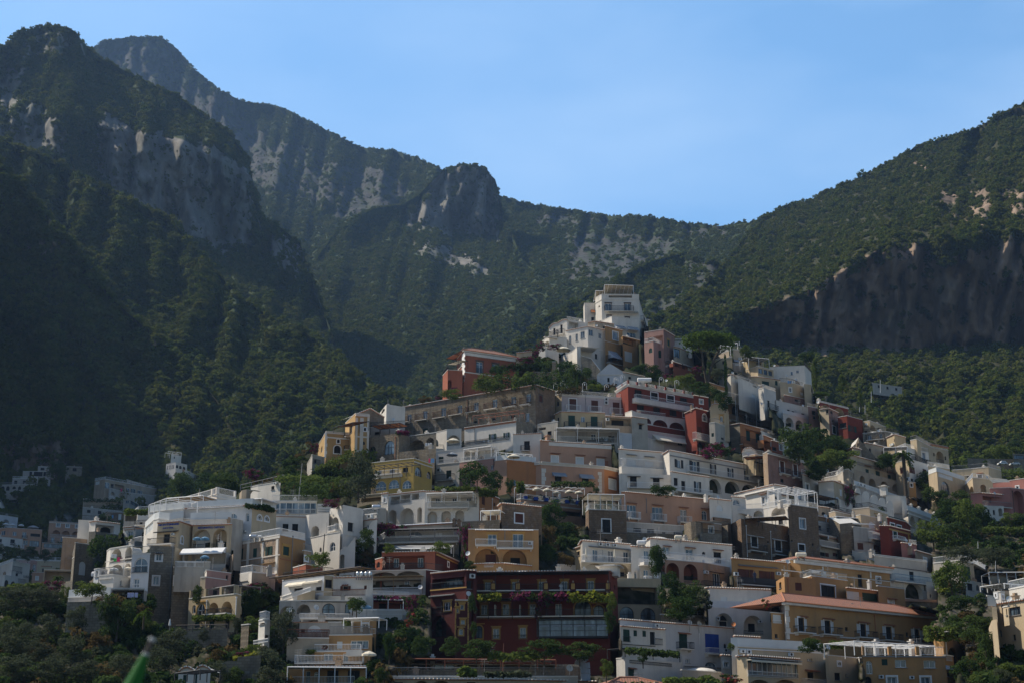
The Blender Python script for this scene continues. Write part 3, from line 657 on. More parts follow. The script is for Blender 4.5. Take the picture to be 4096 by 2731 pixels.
h=vol(Hs('beige vaulted house with an arched window right of the red hotel'),'cr',[(888,345,0),(905,312,0),(940,300,0),(985,302,0),(1030,322,0),(1068,358,0),(1085,400,0)],560,"Wae 965 422 1025 490",d=344,cop='t')
vol(h,'dw',[(880,500),(940,492),(1078,545)],770,"G 903 602 930 640;K 1000 692 1034 750;L 885 640 920 730;K 1005 650 1035 672",d=340,cop='f')
chimney(h,1052,458,560,20,'bi')
h=vol(Hs('weathered pink villa with two wood-shuttered balconies'),'wb,wp',[(1440,822),(1488,800),(1870,897)],1150,"Ns 1618 898 1665 1010;Ns 1757 932 1800 1040;B:k 1607 965 1695 1022;B:k 1742 1000 1832 1058;K 1625 1080 1660 1120;Cb 1488 812 1870 822;T 1605 880 1690 890;T 1745 912 1830 920",d=312,cop='f',dep=9)
vol(h,'cy',[(1235,850),(1360,825),(1500,850)],900,"",d=318)
canopy(h,1240,855,1500,835,1000,316,3,mm('o'),posts=3,fr='k')
vol(h,'wh',[(1225,800,0),(1250,765,0),(1310,755,0),(1360,790,0),(1385,830,0)],850,"Xa 1255 790 1320 825",d=322,cop='t')
R(*RU)
h=vol(Hs('bright white house with iron pergola terrace above the brown stone tower'),'wh,wh',[(410,385),(1235,192),(1500,240)],800,"T:w 620 410 1215 425;Ws 975 450 1045 600;T 945 395 1085 405;X 1060 470 1100 560;T 1385 395 1550 405;Ka 1250 430 1290 490;X 1420 450 1490 560",d=290,cop='t',dep=9)
vol(h,'wh',[(345,440),(640,470)],800,"Wa 370 500 525 625;K 650 515 722 625",d=288,dep=4,cop='t')
vol(h,'wh',[(1640,250),(1900,310)],640,"W 1735 390 1820 500",d=296,dep=4,cop='t')
vol(h,'wh',[(330,725),(1000,700),(1520,600)],1050,"La 350 790 700 900;La 800 730 1060 860;La 1170 660 1470 830;K 1320 900 1420 1020",d=282,cop='f',dep=3.5,rail='w')
vol(h,'bs',[(1522,602),(2142,692)],1700,"Ws 1765 905 1885 1105;Ks 1745 1440 1870 1568;K 1590 1335 1620 1385;K 2020 1415 2060 1470;B:w 1500 520 1522 600",d=279,cop='f',dep=9,rail='w')
canopy(h,1125,322,1520,240,590,280,7,None,posts=3); canopy(h,1520,240,2130,352,660,280,5,None,posts=4)
R(*RL)
h=vol(Hs('brown rubble-stone house with two hooded balconies and a reed canopy on its roof'),'bs,bs',[(1070,398),(1212,318),(1705,402)],800,"Ks 1318 510 1382 612;Ks 1566 550 1632 655;B:k 1272 580 1448 648;B:k 1530 630 1698 690;T:w 1275 488 1435 500;T:w 1535 528 1675 542;P:w 1265 400 1270 720;P:w 1520 460 1525 750;K 1733 538 1750 565;K 1487 555 1505 580;K 1098 478 1108 500",d=272,cop=None,dep=8)
canopy(h,1250,318,1680,295,400,272,4,mm('q'),posts=4,fr='k')
h=vol(Hs('salmon long house with blue-curtained french windows in the centre'),'sa',[(-40,42),(0,42),(920,126)],400,"W 18 178 120 312;W 282 200 395 335;W 577 228 645 355;Wa 800 235 858 335;B 12 250 138 318;B 268 270 410 340;B 548 298 672 358;T 15 150 120 162;T 280 170 398 182;T 560 195 662 206;T 790 208 878 218;P 222 120 228 260",d=278,cop='t',dep=9)
vol(h,'gw',[(-40,355),(620,398)],500,"K 88 418 168 455;K 230 428 306 470;K 388 458 425 482;K 508 455 585 490;Rh 12 425 610 462",d=274,cop='f',dep=3)
vol(h,'st',[(-40,458),(640,488)],620,"",d=271,cop=None,dep=3)
h=vol(Hs('small plain white house between the salmon long house and the iron pergola'),'wh',[(880,108),(1112,134)],400,"Xa 955 178 1022 240",d=276,cop='t')
vol(h,'bs',[(915,300),(1105,322)],420,"K 915 305 938 338",d=275,cop=None,dep=3)
h=vol(Hs('round stone tower stub with a small pink roof room'),'st',[(618,375),(655,362,0),(690,350,-2),(740,346,-2.4),(790,352,-2),(812,365,0)],560,"",d=268,cop=None,dep=5)
vol(h,'wb',[(805,358),(1008,382)],520,"Ws 875 402 922 468;R:k 808 425 1004 470",d=268,cop='f')
vol(h,'sg',[(785,468),(1010,480)],620,"",d=264,cop=None); vol(h,'st',[(1000,400),(1075,385)],620,"",d=270,cop=None)
h=vol(Hs('white house with bowed balcony over a salmon ground floor with red arches'),'wh',[(205,560),(262,525),(1118,600)],860,"Ka 295 605 338 665;W 396 615 468 700;W 634 640 714 750;Ka 805 665 842 720;K 925 670 1006 790;B:w 385 672 470 724;B:w 480 680 808 765;B:w 895 735 1015 795;T 395 600 480 610;T 622 615 730 625;T 915 640 1022 650",d=240,cop='t',dep=9)
dome(h,300,520,512); chimney(h,545,490,640,18,'wh')
vol(h,'sa,wb',[(415,750),(815,782),(1098,830)],1010,"La 430 782 566 940;La 611 795 757 965;K 640 880 725 985;W:k 915 890 995 1030;A 818 862 855 895;R:k 615 925 755 985;B:k 800 970 1020 1025;C:k 815 858 1030 864",d=237,cop='f',dep=4,inner='rp')
h=vol(Hs('ochre-yellow house with brown shutters and a dark iron balcony'),'oc',[(1110,735),(1728,788)],1070,"Nv:n 1220 850 1300 950;Nv:n 1440 870 1520 970;Bx:k 1175 935 1565 1005;T:l 1180 800 1590 815;A 1127 880 1172 915;A 1573 878 1615 910;Ks 1210 1035 1230 1060",d=236,cop='t',dep=8)
h=vol(Hs('orange house with one brown shutter and a white shallow dome'),'od',[(1580,975),(1665,925),(1990,945)],1230,"N 1778 990 1848 1072;K 1610 985 1635 1050;P:t 1700 950 1705 1180;Ks 2040 1010 2095 1160",d=228,cop=None,dep=8)
dome(h,1690,1880,915)
h=vol(Hs('narrow ochre annex with a white blind beside the quoined yellow palace'),'oc',[(1525,1305),(1662,1315)],1620,"X 1545 1325 1632 1410;K 1565 1525 1598 1568;R 1540 1380 1635 1415",d=207,cop='f')
vol(('low_shed','low dark shed with air conditioners in the shade of the creeper','shed'),'sg',[(375,1322),(835,1342)],1420,'A 430 1270 480 1300;K 560 1350 600 1400;T:l 380 1322 830 1330',d=214,cop='f',dep=5)
# ---- white arch house
h=vol(Hs('white house with two big arches and a glass-railed terrace below the vine-filled gap'),'wh,wh',[(843,1052),(880,1042),(1528,1066)],1560,"X 1000 1135 1070 1245;X 1297 1152 1364 1255;R:x 1100 1190 1104 1250;C 885 1140 900 1150",d=222,cop='t',dep=8)
vol(h,'wh',[(868,1252),(1528,1276)],1590,"La 943 1308 1126 1455;La 1237 1332 1442 1525;iKa 986 1332 1070 1388;iK 985 1395 1060 1470;iK 1285 1418 1355 1505;A 948 1348 980 1385;A 1385 1382 1420 1412;R:k 1240 1490 1440 1525",d=219.5,cop='f',dep=2.2,rail='x')
dome(h,915,1170,1015); dome(h,1225,1410,1035)
R(*RQ)
h=vol(Hs('broad white house with dark green shutters and a royal blue blind'),'bl',[(420,648),(1500,735)],1260,"G 978 783 1056 920;B:k 952 860 1076 922;Gb 1222 785 1356 960;B 1215 915 1360 968;Wa 1222 1045 1335 1110;R:k 1020 1085 1370 1130;A 735 692 780 722;A 1386 922 1422 955;A 1386 960 1422 990;W 1040 1020 1080 1060;Ka 1398 875 1428 920;T 965 770 1078 778;P:w 1165 745 1172 900",d=205,cop='t',dep=9)
wb_=MB()
vol(h,'wh',[(432,712),(700,735),(852,745)],915,"G 452 742 515 858;G 550 750 584 806;G 634 755 668 811;K 702 765 752 885;R:k 448 805 520 860;R:k 750 828 822 888;C:k 432 876 835 882",d=203.5,cop='t',dep=1.6)
vol(h,'wh',[(388,1020),(470,1012),(1005,1062)],1280,"G 500 1115 556 1180;T 497 1100 563 1107;R:k 510 1030 905 1060;C 1000 990 1005 1100",d=201,cop='f',dep=4)
vol(h,'wh',[(1370,985),(1478,992)],1300,"Ws 1400 1050 1448 1095",d=202,cop='t',dep=3)
vol(h,'gw',[(1005,1125),(1390,1150)],1300,"",d=201.5,cop='f',dep=3)
dome(h,1215,1420,698)
canopy(h,470,920,985,968,1010,202,3,mm('k'),posts=3,fr='k')
R(*RK)
h=vol(Hs('brown plastered tower house under a canvas-roofed terrace'),'bs',[(1155,255),(1188,226),(1582,240)],640,"Ks 1330 328 1415 465;Ka 1340 530 1395 570;R:k 1330 405 1415 465;C:m 1165 455 1580 462",d=268,cop='f',dep=8,rail='w')
canopy(h,1180,62,1565,70,226,267,6,mm('c'),posts=4)
h=vol(Hs('white double house with parasols, dark doors and roof air conditioners'),'gw,wh',[(1090,602),(1122,550),(1628,592)],880,"W 1230 643 1287 770;W 1390 655 1450 775;W 1550 668 1608 780;B:w 1115 700 1625 765;T:l 1185 605 1620 612;A 1285 572 1320 605;A 1360 578 1395 610;A 1435 585 1470 615",d=232,cop='t',dep=8)
vol(h,'cr',[(1110,775),(1632,790)],990,"La 1140 785 1370 925;La 1430 795 1610 925;iK 1500 880 1560 930;R:k 1430 900 1600 935",d=231,cop='f',dep=5)
vol(h,'wh,dw',[(1628,608),(1888,628)],1050,"W 1765 655 1820 775;B 1730 720 1868 778;Wa 1665 868 1696 958",d=231.5,cop='t',dep=6)
vol(h,'dw',[(1718,812),(1870,822)],1060,"W 1762 856 1818 980;B:w 1755 925 1818 982;Z 1722 780 1868 812",d=228,cop='f',dep=4); vol(h,'dw',[(1868,856),(1942,862)],1060,"Ws 1880 893 1904 923",d=228.5,cop='f',dep=4)
vol(h,'cy',[(1040,640),(1118,612)],820,"K 1062 662 1095 708",d=235,cop='t')
vol(h,'wh',[(852,812),(870,800),(1105,818)],960,"",d=236,cop='f')
h=vol(Hs('cream house with two wide arched windows below the white double house'),'cr',[(1475,940),(1942,950)],1420,"L 1490 1035 1905 1212;iw 1502 1088 1582 1200;iw 1742 1102 1810 1205;R:k 1490 1165 1905 1215;wa 1510 1240 1660 1365;wa 1730 1252 1886 1378",d=224,cop=None,dep=8)
h=vol(Hs('ochre house with carved door hoods, arches and a brown plastered attic'),'od',[(-70,432),(665,440)],960,"We 135 485 225 605;We 395 480 505 630;B 5 540 222 600;B:w 225 560 600 632;La 0 632 248 800;La 290 640 542 800;iN 110 695 218 790;iK 370 730 470 810;R 98 782 190 830;R 305 790 392 835;A 555 565 595 595;P 312 450 316 560;K 390 560 392 562;T:w 0 430 610 438",d=232,cop='f',dep=8)
vol(h,'bs',[(245,195),(282,162),(697,202)],450,"Ns 418 268 502 362",d=236,cop='t')
vol(h,'od',[(-70,800),(300,790),(590,820)],900,"R 98 782 190 830",d=229,cop='t',dep=2)
vol(h,'st',[(-140,350),(260,330)],470,"",d=234.5,cop=None)
canopy(h,60,240,265,232,340,234,4,mm('c'),posts=3)
# big dark red hotel
h=vol(Hs('huge dark red hotel with ochre trim, vines and long shaded balconies at the bottom','hotel'),'dr,rd',[(-330,905),(0,882),(1400,868),(1488,935)],1960,
 "We -215 985 -155 1090;We 105 985 162 1090;We 390 980 447 1085;We 668 978 727 1080;We 905 975 966 1075;We 1178 970 1242 1075;We -280 1220 -215 1320;We 65 1220 130 1325;We 290 1215 356 1325;We 570 1215 634 1325;W 840 1210 908 1352;wae 1040 1172 1212 1342;wae 1238 1225 1346 1338;"
 "wae -20 1440 78 1570;We 190 1470 252 1570;We 470 1460 532 1565;Bd:k -330 1030 1400 1090;Bd:k -330 1290 1390 1358;C:e -330 1098 1400 1112;C:e -330 1362 1400 1374;R:k 180 1540 260 1580;R:k 450 1535 545 1580;P:l 650 1360 656 1560;Ka 1455 1010 1470 1060",d=212,cop='t',dep=12)
dome(h,380,590,862); chimney(h,258,825,885,46); chimney(h,1140,822,870,34); chimney(h,1408,805,900,30)
w_=max(LASTW,key=lambda w:w.L)
def eave(root,x0,y0,x1,pj,mk='k',drop=.25):
    a,b=E(x0,y0); c,_=E(x1,y0); w=max(LASTW,key=lambda w:w.L); s0=w.hit(a,b)[0]; s1=w.hit(c,b)[0]; z=w.hit(a,b)[1]; q=MB()
    wbox(q,w,s0,s1,z,z+.1,.003,pj); n=int((s1-s0)/3)
    for i in range(n+1): q.bar(w.pt(s0+(s1-s0)*i/n,z,pj-.1),w.pt(s0+(s1-s0)*i/n,z-3.0,pj-.1),.04,4)
    q.build('eaves_canopy',mm(mk),root,off(root))
eave(h,0,915,1400,3.0); eave(h,-330,1185,1390,2.4)
def partitions(root,xs,y0,y1,pj,mk,pier=True):
    w=max(LASTW,key=lambda w:w.L)
    for x in xs:
        s,z1=w.hit(*E(x,y0)); z0=w.hit(*E(x,y1))[1]; q=MB(); wbox(q,w,s-.08,s+.08,z0,z1,.003,pj); q.build('partition',stucco(mk),root,off(root))
        if pier: q=MB(); wbox(q,w,s-.4,s+.4,z0,z0+1.15,pj-.1,pj+.12); p_=q.build('pier',stucco('dr'),root,off(root)); q=MB(); wbox(q,w,s-.26,s+.26,z0+.2,z0+1.0,pj+.12,pj+.15); q.build('plaque',mm('e'),p_,off(root))
partitions(h,(-60,205,460,750,1030,1390),985,1090,2.0,'bi'); partitions(h,(220,480),1235,1345,2.0,'dw',False); partitions(h,(750,1390),1200,1345,2.0,'dr',False)
dr=h; drw=w_
def bay(root,x0,y0,x1,y1,pj,n):
    a,b=E(x0,y0);c,_=E(x1,y0);_,e=E(0,y1); w=max(LASTW,key=lambda w:w.L); s0=w.hit(a,b)[0]; s1=w.hit(c,b)[0]; z1=w.hit(a,b)[1]; z0=w.hit(a,e)[1]; of=off(root)
    q=MB(); wbox(q,w,s0,s1,z1,z1+.2,.003,pj+.2); wbox(q,w,s0,s1,z0-.25,z0,.003,pj+.1)
    for i in range(n+1): k=s0+(s1-s0)*i/n; wbox(q,w,k-.05,k+.05,z0,z1,pj-.1,pj)
    for f in (.33,.72): wbox(q,w,s0,s1,z0+(z1-z0)*f,z0+(z1-z0)*f+.05,pj-.08,pj+.01)
    f=q.build('glazed_veranda',mm('k'),root,of)
    q=MB(); q.quad(w.pt(s0,z0,pj-.05),w.pt(s1,z0,pj-.05),w.pt(s1,z1,pj-.05),w.pt(s0,z1,pj-.05)); q.quad(w.pt(s0,z0,0.01),w.pt(s0,z0,pj-.05),w.pt(s0,z1,pj-.05),w.pt(s0,z1,0.01)); q.quad(w.pt(s1,z0,0.01),w.pt(s1,z0,pj-.05),w.pt(s1,z1,pj-.05),w.pt(s1,z1,0.01)); q.build('pane',glass(),f,of)
    q=MB()
    for i in range(n): k=s0+(s1-s0)*i/n; wbox(q,w,k+.2,k+(s1-s0)/n-.15,z0+(z1-z0)*.6,z0+(z1-z0)*.7,pj-.04,pj-.01)
    q.build('roller_blind',mm('y'),f,of)
bay(h,672,1395,1390,1560,1.6,6)
R(*RP)
h=vol(Hs('maroon stair-tower wing with a deep arch at the left end of the dark red hotel','hotel_wing'),'dr',[(585,245),(955,208),(1062,215)],1180,"L 598 285 930 400;iwa 720 275 925 402;R:k 582 345 925 410;We 725 540 792 625;R:k 550 600 765 665;La 575 685 742 900;R:k 560 840 742 905;C:e 580 412 960 424;T:l 580 475 835 482;A 985 245 1035 290;K 960 315 1010 400",d=209,cop='t',dep=9)
vol(h,'dr',[(838,520),(1003,522)],1180,"We 893 568 925 612;We 855 608 872 642;We 900 728 938 768;Wae 880 820 918 880;C:e 840 524 1003 532;Q:e 838 540 850 1000;Q:e 968 530 982 1000",d=207.5,cop='f',dep=2)
vol(h,'dr',[(1003,520),(1030,300),(1064,300)],1180,"",d=209,dep=2,cop=None)
h=vol(Hs('beige ground-level building with clay eaves and a long reed-fenced terrace'),'cy',[(20,1345),(400,1345),(800,1350),(1420,1352),(2330,1372)],1560,"La 340 1360 570 1450;La 590 1360 810 1450;K 200 1375 290 1450;K 960 1375 1050 1450",d=178,cop='t',dep=8)
vol(h,'dw',[(110,1318),(2120,1322)],1370,"",d=181,cop='f',dep=5,rail='l')
vol(h,'sg',[(330,1180),(2160,1190)],1330,"L 360 1190 590 1245;w 620 1190 830 1245;L 860 1190 1070 1240;K 1100 1195 1320 1240;L 1360 1190 1620 1240;L 1640 1190 1880 1240",d=187,cop=None,dep=5)
canopy(h,340,1130,1890,1142,1240,184,5,mm('m'),posts=9,fr='r')
vol(h,'bs',[(1990,1210),(2180,1220)],1340,"",d=186,cop=None)
# red house left of it
R(*RJ)
h=vol(Hs('red house with a shaded balcony over white straw-hooded arches'),'rp,dr',[(595,808),(1152,798),(1392,905)],1010,"L 612 838 1040 975;iW 720 868 775 960;iW 972 862 1028 960;R:k 535 920 1040 980;C:e 1160 815 1385 830;Ks 1282 908 1296 950",d=226,cop='t',dep=9)
vol(h,'rp',[(525,880),(600,860)],1020,"Ka 540 900 575 960",d=225,cop='f')
vol(h,'gw,dr',[(440,1000),(1055,988),(1240,1010)],1275,"L 455 1090 1005 1190;iW 835 1100 885 1190;iN 655 1150 745 1190;La 490 1010 735 1068;La 752 998 1000 1062;B:w 447 1185 1012 1245",d=223,cop='f',dep=9)
eave(h,445,1072,1035,1.4,'q'); eave(LASTR[0],600,830,1140,.1,'k') if False else None
vol(h,'pr',[(436,1250),(1045,1245)],1310,"",d=222,cop='f',dep=4)
h=vol(Hs('grey shaded restaurant with curved iron balcony and bougainvillea at its corners','restaurant'),'gw',[(735,535),(1345,503),(1440,548)],800,"L 700 570 1395 690;iwa 865 590 1020 660;iX 1160 600 1225 690;iG 735 620 775 690;T:w 740 520 1340 530",d=244,cop='t',dep=8)
vol(h,'sg',[(545,700),(630,655),(1400,640)],800,"B:w 548 648 1398 712",d=242,cop='f',dep=3,rail='w')
canopy(h,640,565,1405,548,690,241.5,3,mm('k'),posts=4,fr='l')
canopy(h,690,765,1320,760,820,236,4,mm('l'),slope=1.0,posts=4,fr='w')
dome(h,800,1000,505)
chimney(h,1352,445,520,34,'bs'); chimney(h,1402,455,520,34,'bs')
h=vol(Hs('long white arcaded house ending in an orange gable wall'),'wh',[(664,205),(1048,163)],560,"L 688 218 782 302;L 790 200 892 285;L 905 188 982 252;R:l 690 268 780 302;R:l 790 255 890 285;La 640 362 748 515;La 780 340 930 512;La 965 332 1012 490",d=262,cop='t',dep=9)
vol(h,'wh,og',[(1045,170),(1612,163),(1818,247)],560,"L 1110 225 1590 330;iW 1155 235 1205 290;iW 1330 222 1380 278;iW 1480 215 1530 270;B 1080 282 1505 345;La 1072 375 1172 508;La 1218 368 1316 498;La 1362 360 1456 500;N 1640 220 1672 305;N 1762 285 1780 320;P:w 1745 250 1750 400;T:l 1050 192 1560 200;iX 1105 410 1150 500",d=261,cop='t',dep=9)
vol(h,'wh',[(588,195),(662,185)],400,"Ws 612 235 636 278",d=260,cop='t',dep=4)
vol(h,'dw',[(540,372,0),(560,352,0),(600,345,0),(640,352,0)],520,"",d=259,cop='f',dep=4)
canopy(h,1060,188,1550,172,280,259.5,2,mm('w'),posts=4)
chimney(h,1243,135,180,40)
R(*RX)
h=vol(Hs('bright white cubic house with arches and an S-curved parapet'),'wh,wh',[(135,462),(215,440),(680,393)],1060,"La 262 705 442 960",d=236,cop=None,dep=8)
vol(h,'wh,wh',[(690,310),(1010,215),(1472,310)],1330,"La 732 502 900 890;iW 795 640 895 820;B 655 765 950 885;K 1115 625 1236 828;C 1060 908 1350 916",d=234,cop=None,dep=9)
vol(h,'wh',[(105,1025),(640,900),(935,850)],1700,"Wa 695 1085 820 1290;Ka 455 1205 502 1310;K 150 1255 205 1290",d=231,cop='f',dep=5)
vol(h,'wh',[(930,1290,0),(1050,1200,0),(1100,1210,0),(1270,1000,0),(1290,985,0)],1850,"La 885 1368 1170 1700;Xs 1165 1010 1240 1210",d=229.5,cop='f',dep=5)
vol(h,'wh',[(1310,640),(1500,585),(1790,540)],1000,"W 1550 690 1600 800;K 1325 705 1350 770;R:k 1340 795 1560 850;A 1610 450 1700 530",d=237,cop='t',dep=5)
vol(h,'wh',[(1440,470),(1780,425)],700,"A 1612 455 1700 525",d=240,cop='f',dep=4)
vol(h,'wh',[(1410,940,0),(1520,890,0),(1580,820,0),(1620,700,0),(1680,620,0),(1790,585,0)],1150,"",d=235,cop='f',dep=1)
R(*RI)
h=vol(Hs('plain white wing with two dark windows under a glass pavilion'),'wh',[(1300,552),(1632,560)],820,"K 1388 635 1446 712;K 1488 635 1548 712;C:t 1310 556 1632 560",d=238,cop='f',dep=8)
vol(h,'wh',[(1275,402),(1745,405)],560,"W 1298 412 1738 530;R:x 1320 480 1738 528",d=243,cop='f',roofc='l',dep=6)
# hotel with signs
h=vol(Hs('white and cream cliff hotel with arched balconies and a rooftop glass terrace','hotel'),'bl,cr',[(345,480),(1070,443),(1322,500)],800,"Ka 438 562 498 602;Wa 595 530 682 612;Wa 815 522 912 600;Wa 1004 522 1036 612;Wsa 1124 545 1166 592;Wsa 1200 558 1242 606;B:x 360 590 845 640;T:w 400 475 980 482;A 985 705 1010 725",d=222,cop='t',dep=11,rail='x'); ch=h
vol(h,'wh',[(420,595),(850,590)],680,"",d=220,cop='f',dep=2,rail='x')
vol(h,'dw',[(843,577),(905,585),(975,600)],900,"",d=218,cop=None,dep=5)
vol(h,'cr',[(448,655),(858,642)],960,"La 455 695 632 890;La 665 685 802 890;iK 600 830 625 880;R:k 455 850 605 895;R:k 645 845 785 890;iN 680 740 735 830",d=218,cop='t',dep=7)
text(h,'RISTORANTE IL CAPITANO',505,668,780,688,'b')
vol(h,'cr,cr',[(80,630),(310,613),(452,662)],900,"K 145 742 206 850;B:k 12 800 262 860;Wsa 322 768 345 838;A 236 735 264 758;T:k 50 722 300 730",d=216,cop='t',dep=7)
text(h,'MONTEMARE',92,640,302,660,'b'); text(h,'HOTEL',138,675,250,690,'b')
vol(h,'wh',[(90,585),(200,600,0),(240,590,0),(348,575)],640,"",d=217.5,cop='f',dep=2,rail='x')
vol(h,'wh',[(-60,690),(40,600),(95,585)],850,"X -40 650 30 720",d=219,cop='f',dep=5,rail='x')
vol(h,'wh',[(-10,520),(150,500),(350,480)],640,"",d=224,cop='f',dep=3,rail='x')
vol(h,'wh',[(370,420),(640,345),(700,325),(900,365)],520,"C 640 330 900 350;Ka 590 400 630 425",d=232,cop='f',dep=8,rail='wp')
canopy(h,-10,440,170,370,560,226,5,None,posts=4); canopy(h,170,370,560,340,480,230,5,mm('q'),posts=4)
canopy(h,745,405,1170,370,470,225,5,mm('w'),posts=4)
h=vol(Hs('dark grey stone tower house below the hotel sign'),'sg,sg',[(5,862),(262,872)],1750,"Ws 65 950 122 1020;Ws 35 1185 92 1272;T:m 40 935 140 942;P 240 880 244 1540",d=212,cop=None,dep=8)
vol(h,'sg',[(245,1090),(562,1102)],1750,"Ws 260 1188 318 1272;Ws 437 1190 500 1276",d=210,cop='f',dep=7)
vol(h,'dw',[(262,1032),(560,1035),(632,1038)],1120,"R 285 1035 560 1090;C 360 1040 385 1088;C 460 1040 482 1088",d=208.5,cop='f',dep=3)
vol(h,'cr',[(262,880),(345,905),(440,910)],1060,"",d=213,cop=None,dep=3)
vol(h,'gw',[(345,905),(800,890)],1090,"L 360 940 790 1060;iW 480 1000 600 1060;Yw 345 895 790 968",d=213,cop='f',dep=5)
vol(h,'wb',[(625,1040),(800,1000),(870,950)],1150,"",d=212,cop=None,dep=4)
R(*RV)
h=vol(Hs('peeling orange villa with dark green shutters and cracked plaster pilasters'),'wb,od',[(-120,345),(1112,128),(1822,282)],1420,"G 0 505 85 800;G 368 495 470 742;Gv 770 445 850 690;Ge 1200 445 1366 692;Qp 210 340 250 1150;Qp 620 330 655 1150;Qp 1015 250 1060 1200;C -120 860 1110 885;C:t 1112 770 1800 790;P 1460 180 1500 1200;G 720 1020 830 1210;G 240 1090 440 1180;T:q 220 990 1000 1000;C -120 360 1110 420",d=214,cop='f',dep=9)
vol(h,'wb',[(1780,560),(1990,600)],1100,"Ws 1805 720 1890 840",d=216,cop='f')
vol(h,'gw,bi',[(0,1225),(330,1170),(990,1250)],1650,"C 20 1215 300 1430",d=209,cop='f',dep=5)
R(*RO)
h=vol(Hs('small pink and white house with stepped walls left of the bougainvillea'),'wh,pk',[(305,330),(375,232),(660,270)],560,"K 600 290 625 345;K 385 490 410 515",d=205,cop='f',dep=6)
vol(h,'cr,pk',[(300,320),(360,315),(610,350)],560,"",d=203,cop='f',dep=4)
vol(h,'wh',[(700,385),(905,250)],560,"",d=207,cop=None)
canopy(h,400,455,700,405,520,202,4,mm('m'),posts=3,fr='l')
h=vol(Hs('sandy cream house with arched windows and a vine-covered pergola'),'cy,cy',[(165,570),(720,512),(780,530)],960,"Wa 205 640 242 738;Wae 262 625 356 768;La 395 612 510 760;iWa 440 620 505 735;La 548 598 670 745;iWa 598 605 664 720;R:k 262 715 345 770;B:k 390 700 508 755;B:k 548 690 665 745;G 235 830 290 925;G 405 830 460 920;K 590 820 640 920;P:w 380 600 385 900;P:w 715 560 720 760",d=196,cop='f',dep=8,rail='kp')
h=vol(Hs('white terrace house with cream awnings and a flowered balcony'),'bl,cr',[(1262,355),(1755,292),(1862,302)],600,"Yc 1330 385 1540 440;Yc 1548 365 1728 402;K 1398 440 1502 492;K 1655 425 1722 472;K 1400 450 1440 540;R:k 1240 530 1620 590;Ka 1600 460 1625 530;K 1768 340 1850 440",d=200,cop='f',dep=9,rail='k')
canopy(h,1110,320,2190,190,330,199,2.6,mm('q'),posts=7,fr='m')
vol(h,'rp',[(1390,205),(1540,165),(1740,195)],260,"",d=206,cop='f'); dome(h,1550,1720,158,'w')
vol(h,'wh,cr',[(1240,548),(1440,480),(1500,480,0),(1630,470),(1650,470)],660,"R 1270 540 1600 590",d=197,cop='f',dep=3)
h=vol(Hs('white house with wavy iron balcony and four steel water tanks on its roof'),'wh',[(1858,322),(2330,312)],640,"Kv:n 1978 418 2034 470;N 2225 410 2255 455;R:r 1700 465 2235 540;T:r 1965 402 2042 408;C:t 1700 540 2230 548",d=200,cop='t',dep=8); tankhouse=h
vol(h,'wh',[(1690,545),(2250,540)],620,"",d=198.5,cop='f',dep=2)
h=vol(Hs('white arcaded house with a long wavy railing and arched glass doors'),'gw',[(1228,600),(1640,590),(2120,596)],830,"La 1235 655 1395 790;La 1435 632 1592 745;wa 1735 620 1882 755;wa 2000 620 2060 740;B:w 1472 745 2040 800;C:k 1480 598 2060 604",d=193,cop='f',dep=8)
R(*RJ)
h=vol(Hs('pink vine-draped terrace house with a white lattice balustrade'),'rp',[(255,1300),(560,1290),(880,1300)],1500,"L 300 1330 870 1440;iK 530 1340 640 1440;C 355 1460 880 1475",d=206,cop='f',dep=6)
vol(h,'wh',[(340,1402),(810,1405),(895,1425)],1490,"R:w 340 1405 885 1455",d=203,cop='f',dep=2)
canopy(h,340,1290,820,1300,1400,204,3,None,posts=4)
R(*RO)
h=vol(Hs('crumbling white house with a rusty balcony and a blocked arch'),'gw',[(1465,850),(2100,846)],1010,"Xa 1562 880 1718 970;K 1480 925 1528 975;R:r 1325 962 1800 1030;C:t 1345 840 1800 848",d=187,cop='f',dep=7)
vol(h,'oc',[(2100,800),(2370,798)],1020,"Ws 2205 862 2272 935;R:w 2085 920 2360 985",d=188,cop='f',dep=7)
vol(h,'wh',[(1330,1040),(1620,1048),(1812,1042)],1290,"La 1385 1085 1570 1260;La 1620 1065 1790 1200;iN 1395 1110 1440 1210;iK 1540 1120 1615 1210;R 1340 1205 1500 1260",d=183.5,cop='f',dep=6)
vol(h,'bi',[(1318,1030),(1812,1035)],1055,"",d=182.6,cop='f',dep=2,rail='r')
h=vol(Hs('yellow terrace house with white railings, tables and a tilted parasol'),'oc',[(1810,1000),(2320,995)],1210,"X 1905 1070 1968 1152;W 2065 1058 2275 1152;B:w 1668 1110 2192 1188",d=183,cop='f',dep=7)
vol(h,'oc',[(1640,1195),(2300,1190)],1350,"W 1748 1212 1858 1292;W 1975 1210 2038 1320;B:w 1432 1240 2222 1325;Z 2040 1180 2220 1250",d=181.5,cop='f',dep=7)
vol(h,'oc',[(1315,1378),(2255,1368)],1700,"W 1535 1415 1592 1568;Wa 1632 1425 1688 1488;K 1788 1408 1922 1568;K 2030 1408 2172 1568;R:w 1310 1485 2110 1568",d=176,cop='t',dep=7)
canopy(h,1325,1370,2250,1378,1560,174,2.5,mm('l'),posts=6)
canopy(h,1985,800,2400,790,920,184,3,mm('w'),posts=3)
R(*RO)
h=vol(Hs('tiny white cottage half hidden by olive trees'),'wh',[(985,830),(1060,815),(1120,830)],1110,"K 1060 992 1118 1060;R 930 1060 1100 1105;K 1000 850 1060 870",d=182,cop='f',dep=5)
